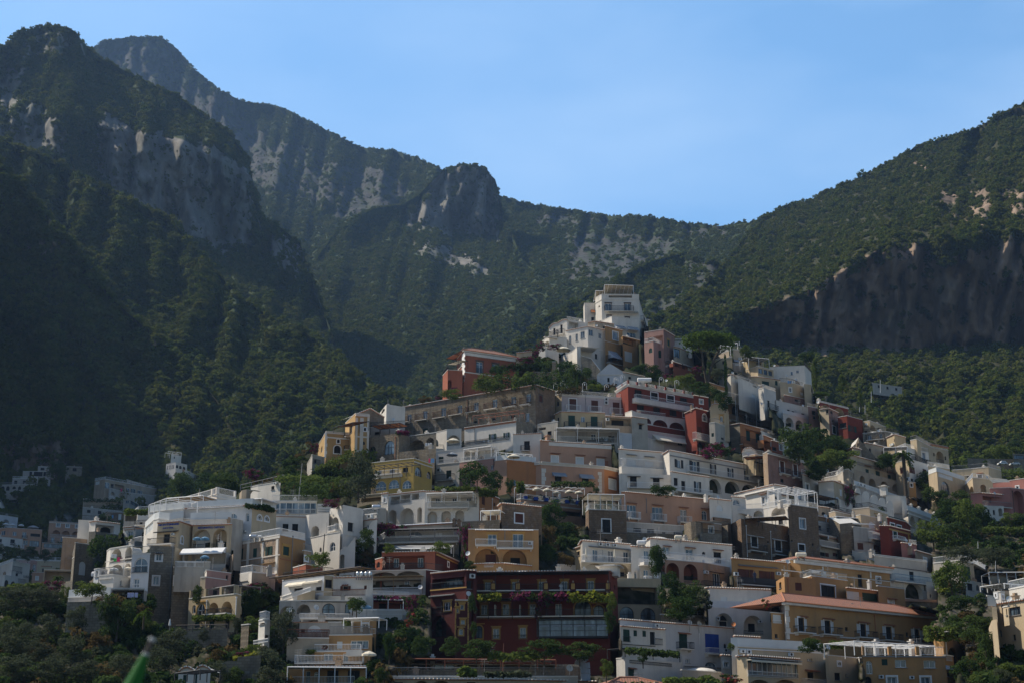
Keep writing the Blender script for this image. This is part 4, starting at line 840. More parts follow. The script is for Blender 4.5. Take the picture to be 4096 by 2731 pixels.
h=vol(Hs('white cottage with a scalloped double-vault roof at the bottom left'),'wh',[(42,1430,0),(95,1385,0),(150,1372,0),(200,1395,0),(235,1425,0),(275,1375,0),(330,1358,0),(380,1378,0),(420,1405,0)],1650,"G 95 1462 140 1568;G 230 1450 278 1568",d=150,cop='t',dep=5)
canopy(h,0,1445,300,1405,1560,148,2,None,posts=3,fr='k')
# ---- centre-left: pink, white, yellow
R(*RE)
h=vol(Hs('white house with black-shuttered windows and a plant-hung iron balcony below the stone row'),'wh',[(-110,552),(430,477)],790,"Wv:g 165 612 200 668;Wv:g 315 598 345 650;R:k -100 690 360 730;C:t -110 556 430 566;P -5 560 0 700",d=336,cop='t',dep=8)
vol(h,'sg',[(430,478),(612,515)],640,"",d=337,cop=None)
h=vol(Hs('small white house with a flower-box balcony above the pink corner house'),'wh',[(398,618),(695,606)],950,"K 513 685 572 790;B:k 485 740 575 792;X 365 695 392 720",d=326,cop='t',dep=7)
h=vol(Hs('pink corner house with a white pergola terrace'),'sa,og',[(205,895),(332,880),(640,908)],1260,"W 400 1090 430 1150",d=304,cop='f',dep=7,rail='x')
canopy(h,225,805,600,830,885,304,4,None,posts=5)
R(*RD)
h=vol(Hs('white arched terrace wall with a cream parasol beside the stone row'),'wh',[(1405,600),(1535,568),(1688,560)],800,"La 1528 625 1672 735",d=330,cop='f',dep=6)
vol(h,'wh',[(1395,770),(1560,775),(1960,720)],830,"",d=326,cop='f',dep=3,rail='k')
h=vol(Hs('pink and white house with laundry on its railed terrace'),'wh',[(1335,945),(1668,912)],1160,"A 1440 975 1476 1012;G 1530 992 1582 1075;B:k 1420 1050 1620 1108;La 1400 960 1430 980",d=306,cop='f',dep=6,rail='w')
vol(h,'pk',[(1665,912),(2045,865),(2100,880)],1170,"W 1748 948 1790 978;W 1878 930 1918 982;W 1992 935 2022 985;W 1680 1030 1690 1100;P:k 2030 890 2035 950",d=306,cop='f',dep=6,rail='w')
vol(h,'wh',[(1405,800),(1715,770),(2060,750)],930,"L 1715 790 1830 880;G 1450 850 1500 910;L 1850 770 2030 870",d=312,cop='f',dep=6)
canopy(h,1710,775,2000,740,880,308,3,mm('w'),posts=3)
h=vol(Hs('bright yellow house with arched windows and a thin pergola'),'ye,ye',[(750,915),(1192,868),(1382,932)],1280,"K 795 992 852 1030;K 935 977 992 1030;K 1075 962 1130 1010;wa 1203 958 1277 1055;wa 1325 1003 1372 1080;Wa 788 1103 902 1202;Wa 925 1088 1036 1182;Wa 1068 1095 1162 1182;Cb 750 1060 1070 1090;C 1192 895 1382 905;B 810 1010 1060 1050;P 1050 1050 1055 1200",d=280,cop='f',dep=8)
canopy(h,740,950,1172,905,1060,277,3,None,posts=4,fr='k')
vol(h,'cr',[(600,1260),(860,1235)],1330,"L 640 1275 850 1320",d=270,cop='f'); 
h=vol(Hs('yellow church-like villa with white pilasters and arched niches at the left edge','villa'),'yo,yo',[(190,735),(275,585),(568,612)],960,"Kas 357 732 425 815;Kas 387 668 415 706;Q:w 262 590 284 860;C 275 590 560 604;C:w 275 640 560 652;K 515 650 530 760;B:k 460 600 545 640;B:k 458 740 525 775;Wa 220 740 235 800",d=304,cop='f',dep=8)
vol(h,'yo,yo',[(475,500),(580,398),(726,410)],900,"Qp 582 440 600 800;Qp 705 430 722 800;Qp 630 440 660 800;Kas 668 545 692 580;Ka 655 690 680 724;C 575 630 720 645;C 575 780 720 800;K 525 520 545 600;Cb 580 405 726 425",d=301,cop='f',dep=9)
vol(h,'st',[(598,405,4),(735,350,3),(880,440,5)],560,"",d=305,cop='t')
vol(h,'gw',[(75,930),(130,830),(260,860)],990,"K 150 880 175 920;R:k 130 870 210 920",d=298,cop='f',dep=3)
canopy(h,355,545,555,490,600,299,4,mm('o'),slope=.8,posts=3,fr='k')
h=vol(Hs('crumbling grey stone house with a tall arched window and geranium terrace'),'st,st',[(700,655),(1035,600),(1150,640)],930,"wa 883 682 987 825;Ka 728 740 792 805;P:t 1000 650 1015 880",d=298,cop=None,dep=6)
vol(h,'sg',[(1145,635),(1425,598)],820,"La 1145 675 1300 775;La 1320 650 1400 730",d=300,cop='f',dep=6)
vol(h,'st',[(1035,800),(1410,762)],930,"K 1205 855 1235 885",d=294,cop=None,dep=6)
vol(h,'gw',[(722,545),(1095,525)],650,"K 780 590 830 620",d=306,cop='f')
canopy(h,740,525,1045,495,620,303,4,mm('o'),posts=4,fr='k')
h=vol(Hs('white vault-roofed house behind the left end of the stone row'),'wh',[(835,390),(905,300),(1100,330)],470,"Ka 850 355 885 390",d=318,cop=None,dep=7); dome(h,915,1100,288,'w')
R(*RA)
h=vol(Hs('long grey-brown stone row house with eight small balconies and blue shutters','row_house'),'st,bs',[(-95,1400),(1417,1148),(1620,1212)],1650,
 "W 75 1452 120 1542;W 243 1417 287 1502;W 430 1385 480 1477;W 600 1357 650 1442;W 770 1328 822 1412;W 965 1296 1017 1382;W 1162 1266 1214 1342;W 1320 1236 1370 1320;Nm 1455 1258 1487 1322;B:n 15 1495 110 1545;B:n 178 1462 300 1525;B:n 362 1438 490 1500;B:n 528 1410 660 1470;B:n 705 1385 835 1440;B:n 895 1350 1030 1410;B:n 1092 1322 1225 1385;B:n 1270 1295 1370 1360;"
 "K 960 1490 1002 1516;K 1160 1462 1202 1495;K 770 1520 806 1545;W 1315 1438 1352 1528;G 240 1600 290 1660;P:r 705 1310 710 1560",d=344,cop='t',dep=10); row=h
for k in range(7):
    x=60+k*190; dome(h,x,x+185,1372-k*32-8,'w')
canopy(h,760,1470,1240,1412,1530,340,3,None,posts=5,fr='r')
h=vol(Hs('red villa with cream cornice and hipped tile roof overlooking the valley','villa'),'rp,rp',[(595,875),(668,792),(1208,868)],1290,"Wm 800 905 865 1020;Wm 965 930 1026 1000;Wm 620 900 645 960;Q:w 650 830 682 1130;C 595 1000 668 1008;C 668 1005 1205 1015;Cb 668 805 1205 835;R:k 800 970 865 1020;K 510 1070 530 1180",d=372,cop='f',dep=9)
hiproof(h,None,2.4)
vol(h,'rp',[(447,1050),(500,988),(655,1000)],1290,"La 480 1090 540 1250",d=368,cop='f',dep=6,rail='k')
canopy(h,485,935,610,890,1000,369,3,mm('c'),slope=.4,fr='k')
vol(h,'cr',[(1218,815),(1380,800)],880,"",d=382,cop='t')
# ---- right side
R(*RG)
h=vol(Hs('small yellow house with stone chimneys behind the palm'),'cy',[(808,350),(880,318),(985,348)],480,"K 875 358 890 376;A 850 410 880 430",d=372,cop='t')
h=vol(Hs('tall cream house with a round-arched balcony and railed roof garden'),'cr',[(1030,375),(1088,362),(1235,440),(1384,468)],650,"La 1268 475 1342 575;Ka 1243 488 1258 520;Ka 1349 520 1366 556;W 1140 478 1170 558;B:k 1035 505 1217 560;C:t 1088 380 1384 395;R:k 1270 545 1340 575",d=362,cop='f',dep=9,rail='l')
vol(h,'wh',[(905,470),(985,440),(1200,490)],620,"W 1140 478 1172 558;R:k 1040 520 1215 570",d=360,cop='f')
vol(h,'cy',[(810,520),(900,495),(990,505)],560,"",d=357,cop='f',rail='w',dep=5)
canopy(h,780,440,1000,430,510,356,4,mm('l'),posts=3)
h=vol(Hs('cream and white house with brown shutters behind the tall palm'),'cr,wh',[(888,585),(1012,548),(1205,602)],890,"N 932 627 962 682;Nv:n 1030 620 1055 678;N 1145 642 1182 700;A 1005 720 1028 755;K 1035 730 1058 755",d=350,cop='f',dep=9)
vol(h,'oc',[(1012,760),(1078,768)],860,"Ks 1028 775 1050 805",d=347,cop='f',dep=3)
vol(h,'cr',[(1195,612),(1398,640)],800,"Y:w 1290 660 1340 670;K 1280 665 1340 685;T 1395 675 1445 682",d=350,cop='f')
h=vol(Hs('cream house with a tall glazed arch left of the diagonal stairway'),'cr',[(1198,692),(1278,664),(1540,750)],920,"wa 1308 756 1396 872;wa 1487 828 1518 868;X 1292 690 1425 730",d=343,cop='f',dep=7,rail='x')
h=vol(Hs('broad cream house with an outdoor stair arch at the right'),'cr,cr',[(1418,652),(1600,638),(1758,622),(1878,655)],830,"Ks 1657 692 1698 728;K 1482 702 1506 745;K 1560 705 1580 730;T 1650 680 1712 688;C 1530 700 1580 705",d=352,cop='f',dep=8)
vol(h,'cr',[(1540,795),(1610,722,0),(1765,738,0),(1798,765,0)],920,"La 1575 785 1656 870;La 1680 783 1738 870",d=344,cop='f',dep=4)
dome(h,1640,1760,622)
h=vol(Hs('coral pink house with air conditioners at the right edge'),'pr',[(1770,820),(1955,815),(2100,832)],1120,"P:k 1985 850 1990 1050;La 1978 842 2090 1060;Ka 2025 1045 2040 1070",d=336,cop='f',dep=9)
vol(h,'pr',[(1795,770),(2100,728)],850,"Ws 2015 798 2042 822",d=345,cop='f',dep=6)
vol(h,'pr',[(1590,870),(1700,865),(1958,888)],1020,"L 1700 900 1950 965;iK 1800 910 1840 960;B:l 1700 940 1952 985",d=334,cop='t',dep=6)
vol(h,'wh',[(1688,985),(1900,990)],1110,"K 1800 1022 1820 1065;La 1850 1005 1890 1080;K 1750 1015 1770 1050",d=332,cop='f',dep=4)
h=vol(Hs('long beige terrace house with pale green shutters above an arched wall'),'cr',[(470,510),(915,628)],800,"G 612 642 642 674;G 705 660 745 702;G 817 694 848 730;T 600 602 660 610;T 695 630 760 637;T 805 660 870 668;R:l 530 570 900 600",d=345,cop='t',dep=8)
vol(h,'bi',[(500,640),(958,765)],890,"La 558 702 606 765;La 640 728 706 800;La 750 757 826 835;La 858 782 922 850",d=340,cop=None,dep=5)
vol(h,'bi',[(395,650),(450,640),(510,690)],800,"",d=335,cop='f')
vol(h,'bi',[(440,465),(495,438),(572,462)],540,"",d=350,cop='t')
vol(h,'bi',[(605,395),(810,440)],500,"",d=356,cop='t'); vol(h,'st',[(520,400,2),(545,345,0),(570,380,0),(610,430,0),(700,520,0)],600,"Ka 530 385 560 430",d=354,cop=None)
h=vol(Hs('terraced white guesthouse with rounded parapets and a lower arcade','guesthouse'),'gw',[(510,790),(790,885),(1100,985)],1000,"R:w 510 760 1090 800;A 540 770 570 800;A 575 780 605 810;A 735 850 755 880;A 775 870 795 895",d=326,cop='f',dep=5,rail='x')
vol(h,'gw',[(505,870),(640,915),(1005,1045)],1120,"La 510 895 560 960;La 585 925 635 985;Wa 668 960 710 1010;Kas 820 1018 860 1080;B:l 490 960 660 1000;T:k 510 860 1000 866",d=320,cop='t',dep=5)
for i,(a,b,c) in enumerate(((510,568,815),(572,648,845),(652,728,878),(728,800,905),(800,872,935))): vol(h,'wh',[(a,c+40,0),((a+b)//2-14,c+4,0),((a+b)//2+10,c,0),(b-6,c+20,0),(b,c+60,0)],c+90,"",d=321,cop=None,dep=.4)
vol(h,'dw',[(1005,1022),(1308,1132)],1230,"La 1024 1082 1076 1195;La 1097 1094 1146 1205;La 1168 1122 1222 1205;C 1005 1045 1308 1058",d=318,cop='f',dep=6,rail='x')
for x in (1035,1108,1180,1250): chimney(h,x,960+int((x-1035)*.36),1035+int((x-1035)*.36),9)
chimney(h,780,790,870,22)
vol(h,'wh',[(800,880),(990,900)],915,"",d=322,cop='f',dep=1); vol(h,'wh',[(945,905),(985,912)],1030,"",d=321.5,cop=None,dep=1)
h=vol(Hs('off-white house with a tiled edge and a cream side wall below the garden frames'),'wh,cr',[(170,765),(312,752),(442,802)],950,"X 370 830 392 890;X 50 775 80 830;B:k 440 880 490 950",d=318,cop='t',dep=7)
vol(h,'dw',[(20,690),(215,755)],860,"Ws 50 778 85 832",d=316,cop='t',dep=5,rail='wh')
vol(h,'dw',[(190,735),(350,700),(400,660)],800,"",d=322,cop='f',dep=5,rail='wh')
vol(h,'wh',[(365,925),(490,970)],1010,"",d=313,cop='f',dep=4)
h=vol(Hs('beige house with clay roof strips and geranium pots above the arched beige house'),'bi',[(165,990),(245,1000),(520,1072)],1120,"K 300 1020 400 1045;Ka 200 1040 240 1070",d=305,cop='t')
canopy(h,170,880,350,920,990,308,3,mm('q'),posts=3,fr='k')
h=vol(Hs('yellow-topped little house with an awning beside the brown stone tower'),'oc',[(150,1080),(275,1105)],1150,"T:w 155 1120 275 1128",d=300,cop='t')
vol(h,'gw',[(150,1130),(330,1165)],1300,"K 160 1165 200 1210;B:l 150 1195 330 1250;K 250 1190 280 1230",d=296,cop='f',dep=5)
vol(h,'dw',[(145,1240),(370,1285)],1470,"L 160 1260 260 1300;B:w 155 1305 450 1355;Kv:n 175 1415 235 1450;Kv:n 330 1430 385 1460;A 415 1425 445 1455;T 150 1255 370 1262",d=290,cop='f',dep=5)
h=vol(Hs('beige house with arched balcony recess and round-topped pale shutters'),'bi,cr',[(485,1015),(648,998),(818,1050)],1180,"Wae 700 1075 765 1140;C 650 1002 818 1012",d=304,cop='f',dep=8)
vol(h,'cr',[(525,1075),(565,1068),(738,1098)],1230,"Xa 640 1130 692 1190",d=300,cop='f',dep=6)
vol(h,'bi',[(270,1050),(330,1035),(530,1080)],1170,"La 330 1085 390 1140;La 410 1095 480 1150",d=302,cop='f',dep=6)
canopy(h,335,1080,592,1105,1170,298,3,mm('w'),posts=3)
h=vol(Hs('tall bare rubble wall with a diagonal top','ruined_house'),'st',[(270,1090,4),(370,1150,0),(480,1140,0),(500,1150,0)],1440,"",d=294,cop=None,dep=5)
h=vol(Hs('stained white house with brown doors under a long tiled canopy'),'gw',[(495,1180),(640,1195),(948,1268)],1480,"N 535 1330 592 1392;N 687 1350 744 1416;N 817 1375 892 1440;B:w 635 1222 945 1285;T:l 520 1290 945 1300",d=290,cop='f',dep=7)
vol(h,'gw',[(485,1395,0),(560,1420,0),(690,1395,0),(700,1390,0)],1500,"",d=285,cop=None,dep=3)
h=vol(Hs('red and yellow trimmed house squeezed between white terraces'),'rd',[(812,1092),(985,1138),(1030,1180)],1230,"Gs 842 1148 882 1175;Gs 905 1168 945 1195;C:g 820 1075 980 1085",d=298,cop='t',dep=7)
vol(h,'rd',[(740,1170),(830,1172),(1024,1222)],1370,"Gs 868 1222 906 1285;Ka 970 1255 983 1282;C:e 830 1190 1024 1205;Q:e 1005 1230 1022 1330;B:w 860 1260 945 1290",d=292,cop='t',dep=6)
vol(h,'pr',[(942,1330),(1030,1340),(1085,1350)],1480,"",d=287,cop='t',dep=5); vol(h,'rd',[(1025,1350),(1090,1355)],1440,"",d=290)
vol(h,'wb',[(1072,1400),(1225,1445)],1560,"Xs 1150 1470 1185 1540",d=284,cop='t',dep=5)
h=vol(Hs('distant white strip house among trees beneath the cliff'),'wh',[(1390,0),(1400,0)],1,"") if False else None
# ---- lower right
R(*RM)
h=vol(Hs('yellow house with a long red tile roof and white piers'),'oc',[(-170,440),(0,425),(822,520)],860,"Qp 200 460 215 560;Qp 640 525 655 600;Cb -60 432 822 460;X 195 530 245 590;X 290 545 350 600;Ws 700 590 740 640;W 20 522 45 550;K 530 565 575 680;C -170 520 822 528",d=242,cop='f',dep=8)
hiproof(h,None,1.3)
vol(h,'od',[(-5,610),(105,580),(438,625)],880,"Ks 190 665 322 780;C:l 185 655 330 662;P:t 95 600 98 700",d=234,cop='f',dep=7,rail='l')
vol(h,'od',[(425,690),(720,722)],880,"X 425 722 545 805;G 572 738 712 830",d=236,cop='t',dep=6)
vol(h,'od',[(715,672),(962,702)],880,"Xs 812 795 862 842;T 800 780 885 788;K 865 640 900 660",d=233,cop='f',dep=8,rail='k')
vol(h,'bi',[(-30,600),(60,550,0),(100,522,0)],640,"",d=238,cop=None,dep=2)
h=vol(Hs('white house with blue doors, blue railings and a large lower arch'),'dw',[(680,382),(1165,440)],540,"C 680 388 1165 396",d=262,cop='f',dep=8)
vol(h,'wh',[(815,505),(1240,560)],830,"K:b 1003 518 1050 620;L 820 500 835 600;B:u 830 560 1250 622;C:k 815 490 1160 496;La 962 642 1130 790;K 1140 668 1158 712",d=256,cop=None,dep=6)
vol(h,'dw',[(1160,630),(1255,640)],830,"Ka 1195 745 1212 778",d=250,cop=None,dep=4)
h=vol(Hs('long yellow palace with white quoins and a red tile roof, lower right','palace'),'wh,oc',[(-190,875),(-140,832),(1248,968)],1330,
 "Ks -20 965 38 1088;Ks 222 990 282 1112;Ks 552 1022 608 1140;Ks 787 1047 845 1165;Ks 1050 1070 1104 1192;X -48 965 -22 1060;X 42 975 66 1065;X 192 985 220 1080;X 284 1000 312 1090;X 520 1018 548 1105;X 610 1030 638 1115;X 757 1042 784 1128;X 847 1055 873 1140;X 1020 1065 1047 1155;X 1106 1078 1134 1162;"
 "B:k -60 1040 98 1095;B:k 170 1048 345 1112;B:k 502 1085 670 1140;B:k 738 1110 905 1165;B:k 1010 1130 1150 1192;T 0 945 60 952;T 205 965 305 972;T 530 998 630 1005;T 768 1022 865 1029;T 1030 1045 1125 1052;C -140 1095 1248 1108;K 415 1050 442 1085;K 975 1098 1000 1138;P:t 683 950 690 1150;Q -140 840 -95 1160;Ql 1190 985 1245 1050;C -140 1020 -141 1021",d=207,cop='f',dep=10)
hiproof(h,None,2.0,over=.8)
h=vol(Hs('ochre house with a white beam pergola on its terrace, bottom right'),'od',[(578,1312),(1342,1318)],1740,"Wa 605 1360 668 1482;G 750 1345 806 1402;W 873 1350 981 1422;W 1136 1357 1250 1428;Ws 802 1508 890 1600;Ws 1112 1510 1200 1600;A 720 1492 762 1525;A 1003 1500 1042 1530;Ka 590 1505 660 1600;C:l 578 1312 1342 1325",d=182,cop=None,dep=10,rail='wp')
canopy(h,495,1180,1240,1225,1310,178.5,5,None,posts=5)
vol(h,'oc',[(1338,1312),(1412,1322)],1700,"R 1342 1308 1395 1360;K 1340 1470 1395 1505;Yg 1340 1400 1415 1455",d=183,cop='f',dep=6)
vol(h,'oc',[(1225,1105),(1320,1095),(1502,1155)],1420,"La 1350 1240 1460 1440;Cb 1240 1100 1375 1108",d=190,cop=None,dep=5)
for x in (695,1018,1322): chimney(h,x,1160,1320,26)
R(*RQ)
h=vol(Hs('cream house with a glazed veranda and roof solar panels, bottom right'),'wh,cr',[(1470,905),(1530,905),(2110,935),(2352,958)],1300,"A 1543 932 1588 965;A 1600 935 1642 970;A 2000 962 2038 995;W 2183 1015 2232 1040;K 2185 1145 2250 1220;T 2160 1120 2285 1130;B 2110 1205 2300 1250;C:w 1530 920 2352 928",d=186,cop='f',dep=9,rail='x')
vol(h,'cr',[(1520,1000),(1620,990),(2112,1025)],1340,"W 1620 1040 2095 1180;T:l 1620 1000 2110 1012;Yc 1620 1015 2095 1048;La 1640 1215 1840 1300;La 1880 1215 2090 1300;R 1615 1130 2095 1185",d=183,cop='t',dep=4)
vol(h,'cr,wh',[(2352,985),(2660,1015),(2675,1010)],1400,"Ws 2470 1050 2500 1080;K 2440 1150 2500 1220;K 2545 1160 2560 1190",d=184.5,cop='f',dep=7)
h=vol(Hs('low beige hut with a tiled edge and planters beside the white arch house'),'bi',[(1492,805),(1742,820)],930,"T 1585 850 1690 858;C:w 1492 812 1742 816",d=206,cop='t')
vol(h,'wh',[(1765,865),(1890,880)],950,"Ka 1865 860 1918 935",d=203,cop='f')
h=vol(Hs('clay pantile roof of a low house at the bottom centre'),'cy',[(210,1330),(1100,1345)],1420,"",d=164,cop='t',dep=7)
hiproof(h,None,1.7)
R(*RW)
h=vol(Hs('tall pale pink house catching sunlight at the bottom right corner'),'wb,cr,wb',[(1350,880,5),(1445,838),(2030,745)],1800,"w 1690 890 1932 1058;wa 1475 1350 1555 1500;G 1395 1405 1465 1568;K 1770 1445 1835 1568;P:k 1570 890 1590 1250",d=176,cop='t',dep=10)
vol(h,'cr',[(1350,885),(1448,880)],1180,"K 1370 930 1400 1100",d=178,cop=None,dep=4)
vol(h,'cr',[(1575,905),(1625,890),(1680,880)],1240,"w 1620 925 1662 1060",d=174.5,cop='f',dep=1.2,ext=.1)
vol(h,'cr',[(1280,1340),(1350,1160),(1450,1140)],1800,"",d=174.8,cop=None,dep=4)
vol(h,'wh,wh',[(1388,600),(1528,585),(1610,600)],860,"Ws 1418 625 1448 690;Ws 1552 650 1585 712",d=181,cop='f',dep=5)
vol(h,'wh',[(1255,665,0),(1380,680,0),(1430,760,0),(1440,830,0)],870,"",d=179,cop='f',dep=.5,ext=0)
vol(h,'wh',[(1700,545),(2030,480)],800,"K 1840 740 1890 780;K 1940 720 2000 760",d=184,cop='f',dep=6,rail='w')
canopy(h,1600,415,2030,450,520,188,4,mm('x'),posts=4)
h=vol(Hs('white house with arched ground floor half hidden by a lemon tree'),'dw,cr',[(165,10),(700,-45),(980,10),(1310,190)],420,"G 780 70 915 320;L 985 130 1310 400;iK 1110 220 1200 380;R:k 1040 300 1310 400",d=262,cop='f',dep=8)
vol(h,'wh',[(800,340),(1430,480)],700,"K 850 410 970 550;wa 1030 440 1100 560;wa 1150 490 1270 620",d=256,cop='f',dep=5)
canopy(h,1290,190,2010,185,480,255,5,mm('q'),posts=5)
vol(h,'cr',[(1310,220),(2030,340)],520,"Ka 1465 355 1530 400",d=262,cop='t')
R(2048,350,1.1484)
h=vol(Hs('distant white strip house among trees beneath the right cliff','distant_house'),'gw',[(1655,1355),(1790,1375)],1388,"K 1680 1365 1690 1378;K 1720 1372 1730 1384;K 1760 1378 1770 1390",d=702,ext=2,cop='f')
# ---- far left quarter
R(*RH)
def far(l,*a,**k): 
    k.setdefault('dep',8); return vol(Hs(l),*a,**k)
h=far('white villa with arched windows and a roof pergola alone under the left cliff','bl,wh',[(1738,405),(1840,385),(1957,412)],560,"Ka 1840 412 1866 446;Ka 1874 420 1902 455;Ka 1911 430 1940 465;K 1750 420 1758 455;K 1772 415 1780 452;K 1795 412 1803 448;K 1812 410 1820 446;Ka 1828 485 1850 515;Ka 1858 492 1882 520",d=600)
vol(h,'wh',[(1790,302),(1897,322)],410,"K 1815 325 1830 345",d=606,dep=6); canopy(h,1760,270,1897,285,320,604,4,None,posts=4)
vol(h,'wh',[(1950,470),(2055,520)],620,"K 1970 490 1990 500;La 1985 530 2020 560",d=598)
vol(h,'sg',[(1890,545),(2085,600)],680,"",d=594)
h=far('long beige terraced house with a row of paired windows in the shaded left quarter','bi',[(990,580),(1100,560),(1655,668)],800,"X 1000 585 1040 618;W 1100 595 1145 655;L 1200 620 1300 690;W 1320 655 1355 700;W 1370 660 1420 710;W 1440 680 1490 720;K 1160 610 1190 650",d=560)
vol(h,'bi',[(1328,566),(1660,662)],700,"W 1348 590 1390 635;W 1422 612 1456 655;W 1500 632 1540 675;W 1575 655 1640 700",d=564,dep=5)
vol(h,'gw',[(1140,655),(1330,700),(1700,745)],800,"La 1240 705 1300 750;La 1160 690 1200 730;B 1140 740 1320 760",d=554,dep=5)
h=far('beige house with a plant-hung balcony in the shaded left quarter','bi',[(872,765),(1282,790)],880,"L 885 785 1270 850;R:k 880 830 1270 860",d=545)
vol(h,'gw',[(868,855),(1275,895)],1030,"K 912 880 948 912;K 1025 892 1060 925",d=540); vol(h,'gw',[(1290,775),(1350,770),(1480,840)],900,"W 1310 780 1350 815;w 1365 790 1445 840;K 1300 860 1330 900",d=538)
vol(h,'bs',[(1130,905),(1320,910)],1020,"X 1240 925 1268 985",d=536)
h=far('dim white house with roof posts at the foot of the left cliff','gw',[(398,428),(520,432)],500,"K 425 440 465 468",d=640); vol(h,'gw',[(240,478),(535,482)],560,"K 310 480 335 530;K 355 482 445 530;K 455 480 480 530",d=632)
vol(h,'sg',[(690,430),(860,435)],500,"K 700 440 720 465;K 760 445 800 480",d=636)
h=far('dim arcaded white house low under the left cliff','gw',[(0,622),(345,615)],700,"Ka 10 635 48 690;Ka 65 635 100 680;Ka 130 635 165 665;Ka 190 635 220 670;K 262 630 292 685",d=600)
vol(h,'gw',[(130,555),(400,560)],620,"K 150 575 180 610;K 240 575 270 610",d=615)
h=far('salmon hotel with arched balconies and faint lettering in the left quarter','sa,og',[(515,1000),(890,1025),(945,1030)],1240,"Ws 592 1020 628 1058;Ws 690 1028 726 1065;Ws 790 1036 826 1070;La 550 1095 630 1150;La 650 1100 730 1155;La 755 1108 830 1160;R 525 1135 900 1165;K 890 1040 915 1120;C 515 1008 890 1016;Ka 885 1130 912 1160;W 535 1170 570 1215;W 635 1170 670 1215",d=520)
text(h,'HOTEL CASA DORO',550,1073,826,1095,'b') if False else None
h=far('salmon and white house with a wide glazed band below the salmon hotel','sa,sa',[(0,1075),(105,1068),(442,1092)],1350,"W 15 1100 55 1145;W 135 1110 175 1150;W 235 1115 275 1170;w 310 1205 410 1265;W 245 1200 290 1250;K 320 1130 420 1160;B:k 230 1150 280 1175",d=505)
vol(h,'wh',[(-20,1160),(240,1192)],1390,"K 0 1185 20 1245;K 110 1190 155 1250;La 70 1270 160 1360;K 137 1312 158 1350;B 0 1220 240 1255",d=498)
vol(h,'sa',[(440,1225),(660,1240)],1390,"w 460 1235 655 1280;Ka 495 1318 520 1350;Ka 580 1318 602 1350;R 460 1280 655 1298",d=500)
h=far('white house with an arched window at the far left edge','bl',[(-30,935),(30,940),(188,965)],1080,"La 35 980 95 1050;K 45 995 70 1020",d=530); vol(h,'wh',[(-30,800),(8,805),(50,880)],950,"",d=534)
h=vol(Hs('white house with a dark arched loggia above a grey stone base'),'wh',[(935,1010),(1000,1000),(1258,1030)],1150,"L 1000 1040 1195 1120;iKa 1042 1062 1165 1120;X 1195 1035 1240 1135",d=300,cop='t')
vol(h,'sg',[(930,1110),(1000,1105),(1256,1145)],1420,"",d=297,cop=None)
vol(h,'wh',[(820,990),(1010,1000)],1060,"",d=306,cop='f')
h=vol(Hs('white villa with balconies left of the hotel sign, under a vine pergola'),'wh',[(1290,1070),(1400,1060),(1500,1080)],1260,"W 1335 1105 1388 1168;C:t 1300 1090 1480 1096",d=262,cop='t')
vol(h,'wh',[(1310,1010),(1440,910),(1565,905)],1110,"B:k 1430 1000 1560 1045;K 1460 1010 1490 1040;L 1330 960 1430 1020",d=268,cop='f'); vol(h,'gw',[(1300,905),(1445,905)],1010,"Y 1320 920 1410 945;L 1310 930 1440 1000",d=270)
canopy(h,1330,1195,1480,1160,1240,258,3,None,posts=3)
h=vol(Hs('narrow orange brick wall tower between the salmon hotel and the ravine','tower'),'wb,bs',[(657,1168),(915,1190)],1560,"",d=300,cop='f')
vol(h,'sg',[(785,1240),(940,1225)],1420,"L 800 1245 930 1320",d=290,cop=None); vol(h,'sg',[(755,1395),(790,1365),(985,1395)],1600,"Xa 830 1420 892 1560",d=284,cop='f')
R(*RN)
h=vol(Hs('white arched villa with bright laundry left of the grey stone tower'),'wh',[(1258,10),(1300,-20),(1560,-60)],420,"La 1315 -60 1430 135;La 1480 -60 1560 125;R:k 1305 85 1432 135;R:k 1480 75 1556 125;La 1255 168 1450 310;La 1465 150 1548 300;R:l 1340 262 1440 310;C 1246 130 1560 140",d=206,cop='f',dep=8)
vol(h,'bl',[(1555,45),(1765,40)],470,"Wa 1582 85 1738 258;R:k 1560 200 1728 262;W 1575 332 1636 440;R 1560 395 1640 442;C:l 1540 258 1740 266",d=203,cop='f',dep=6,rail='l')
vol(h,'bl',[(1108,225),(1165,215),(1265,235)],400,"W 1125 235 1155 310;La 1195 240 1235 300",d=205,cop='f',dep=5)
vol(h,'wh',[(1170,300),(1340,285),(1530,325)],460,"W 1415 350 1438 415;C 1170 330 1320 345",d=202,cop='f',dep=4,rail='l')
vol(h,'gw',[(800,560),(1290,530)],620,"",d=196,cop='f',dep=3,rail='x')
vol(h,'gw',[(1305,450),(1700,450)],610,"L 1320 465 1690 585;iX 1440 495 1640 550",d=198,cop='f',dep=5)
vol(h,'sg',[(790,605),(1290,590)],1000,"",d=195,cop=None,dep=3)
h=vol(Hs('pink and cream vaulted house with white domes at the far left bottom'),'pk,cr',[(195,105),(440,115),(712,120)],265,"W 388 165 420 235;Ka 598 183 610 198;K 497 210 517 250;C 195 110 712 118;C:t 483 180 600 188",d=470,cop='f'); dome(h,380,500,90,'w'); dome(h,530,620,97,'w')
h=vol(Hs('white guesthouse with faded lettering and an arched terrace at the far left bottom','guesthouse'),'wh',[(-40,200),(150,130),(355,165)],440,"K 185 268 215 300;Ka 48 345 100 430;Ka 130 362 185 432;R:k 150 180 260 240;R:k 215 330 305 370",d=440,cop='f')
text(h,'NSIONE',190,238,262,268,'l'); text(h,'LUISA',275,288,340,315,'l')
vol(h,'sa',[(380,255),(535,262)],400,"Xs 422 305 450 345",d=436,cop='f'); vol(h,'wh',[(-40,300),(60,290),(215,315)],470,"Ka 48 345 100 430;Ka 130 362 185 432",d=430,cop='f')
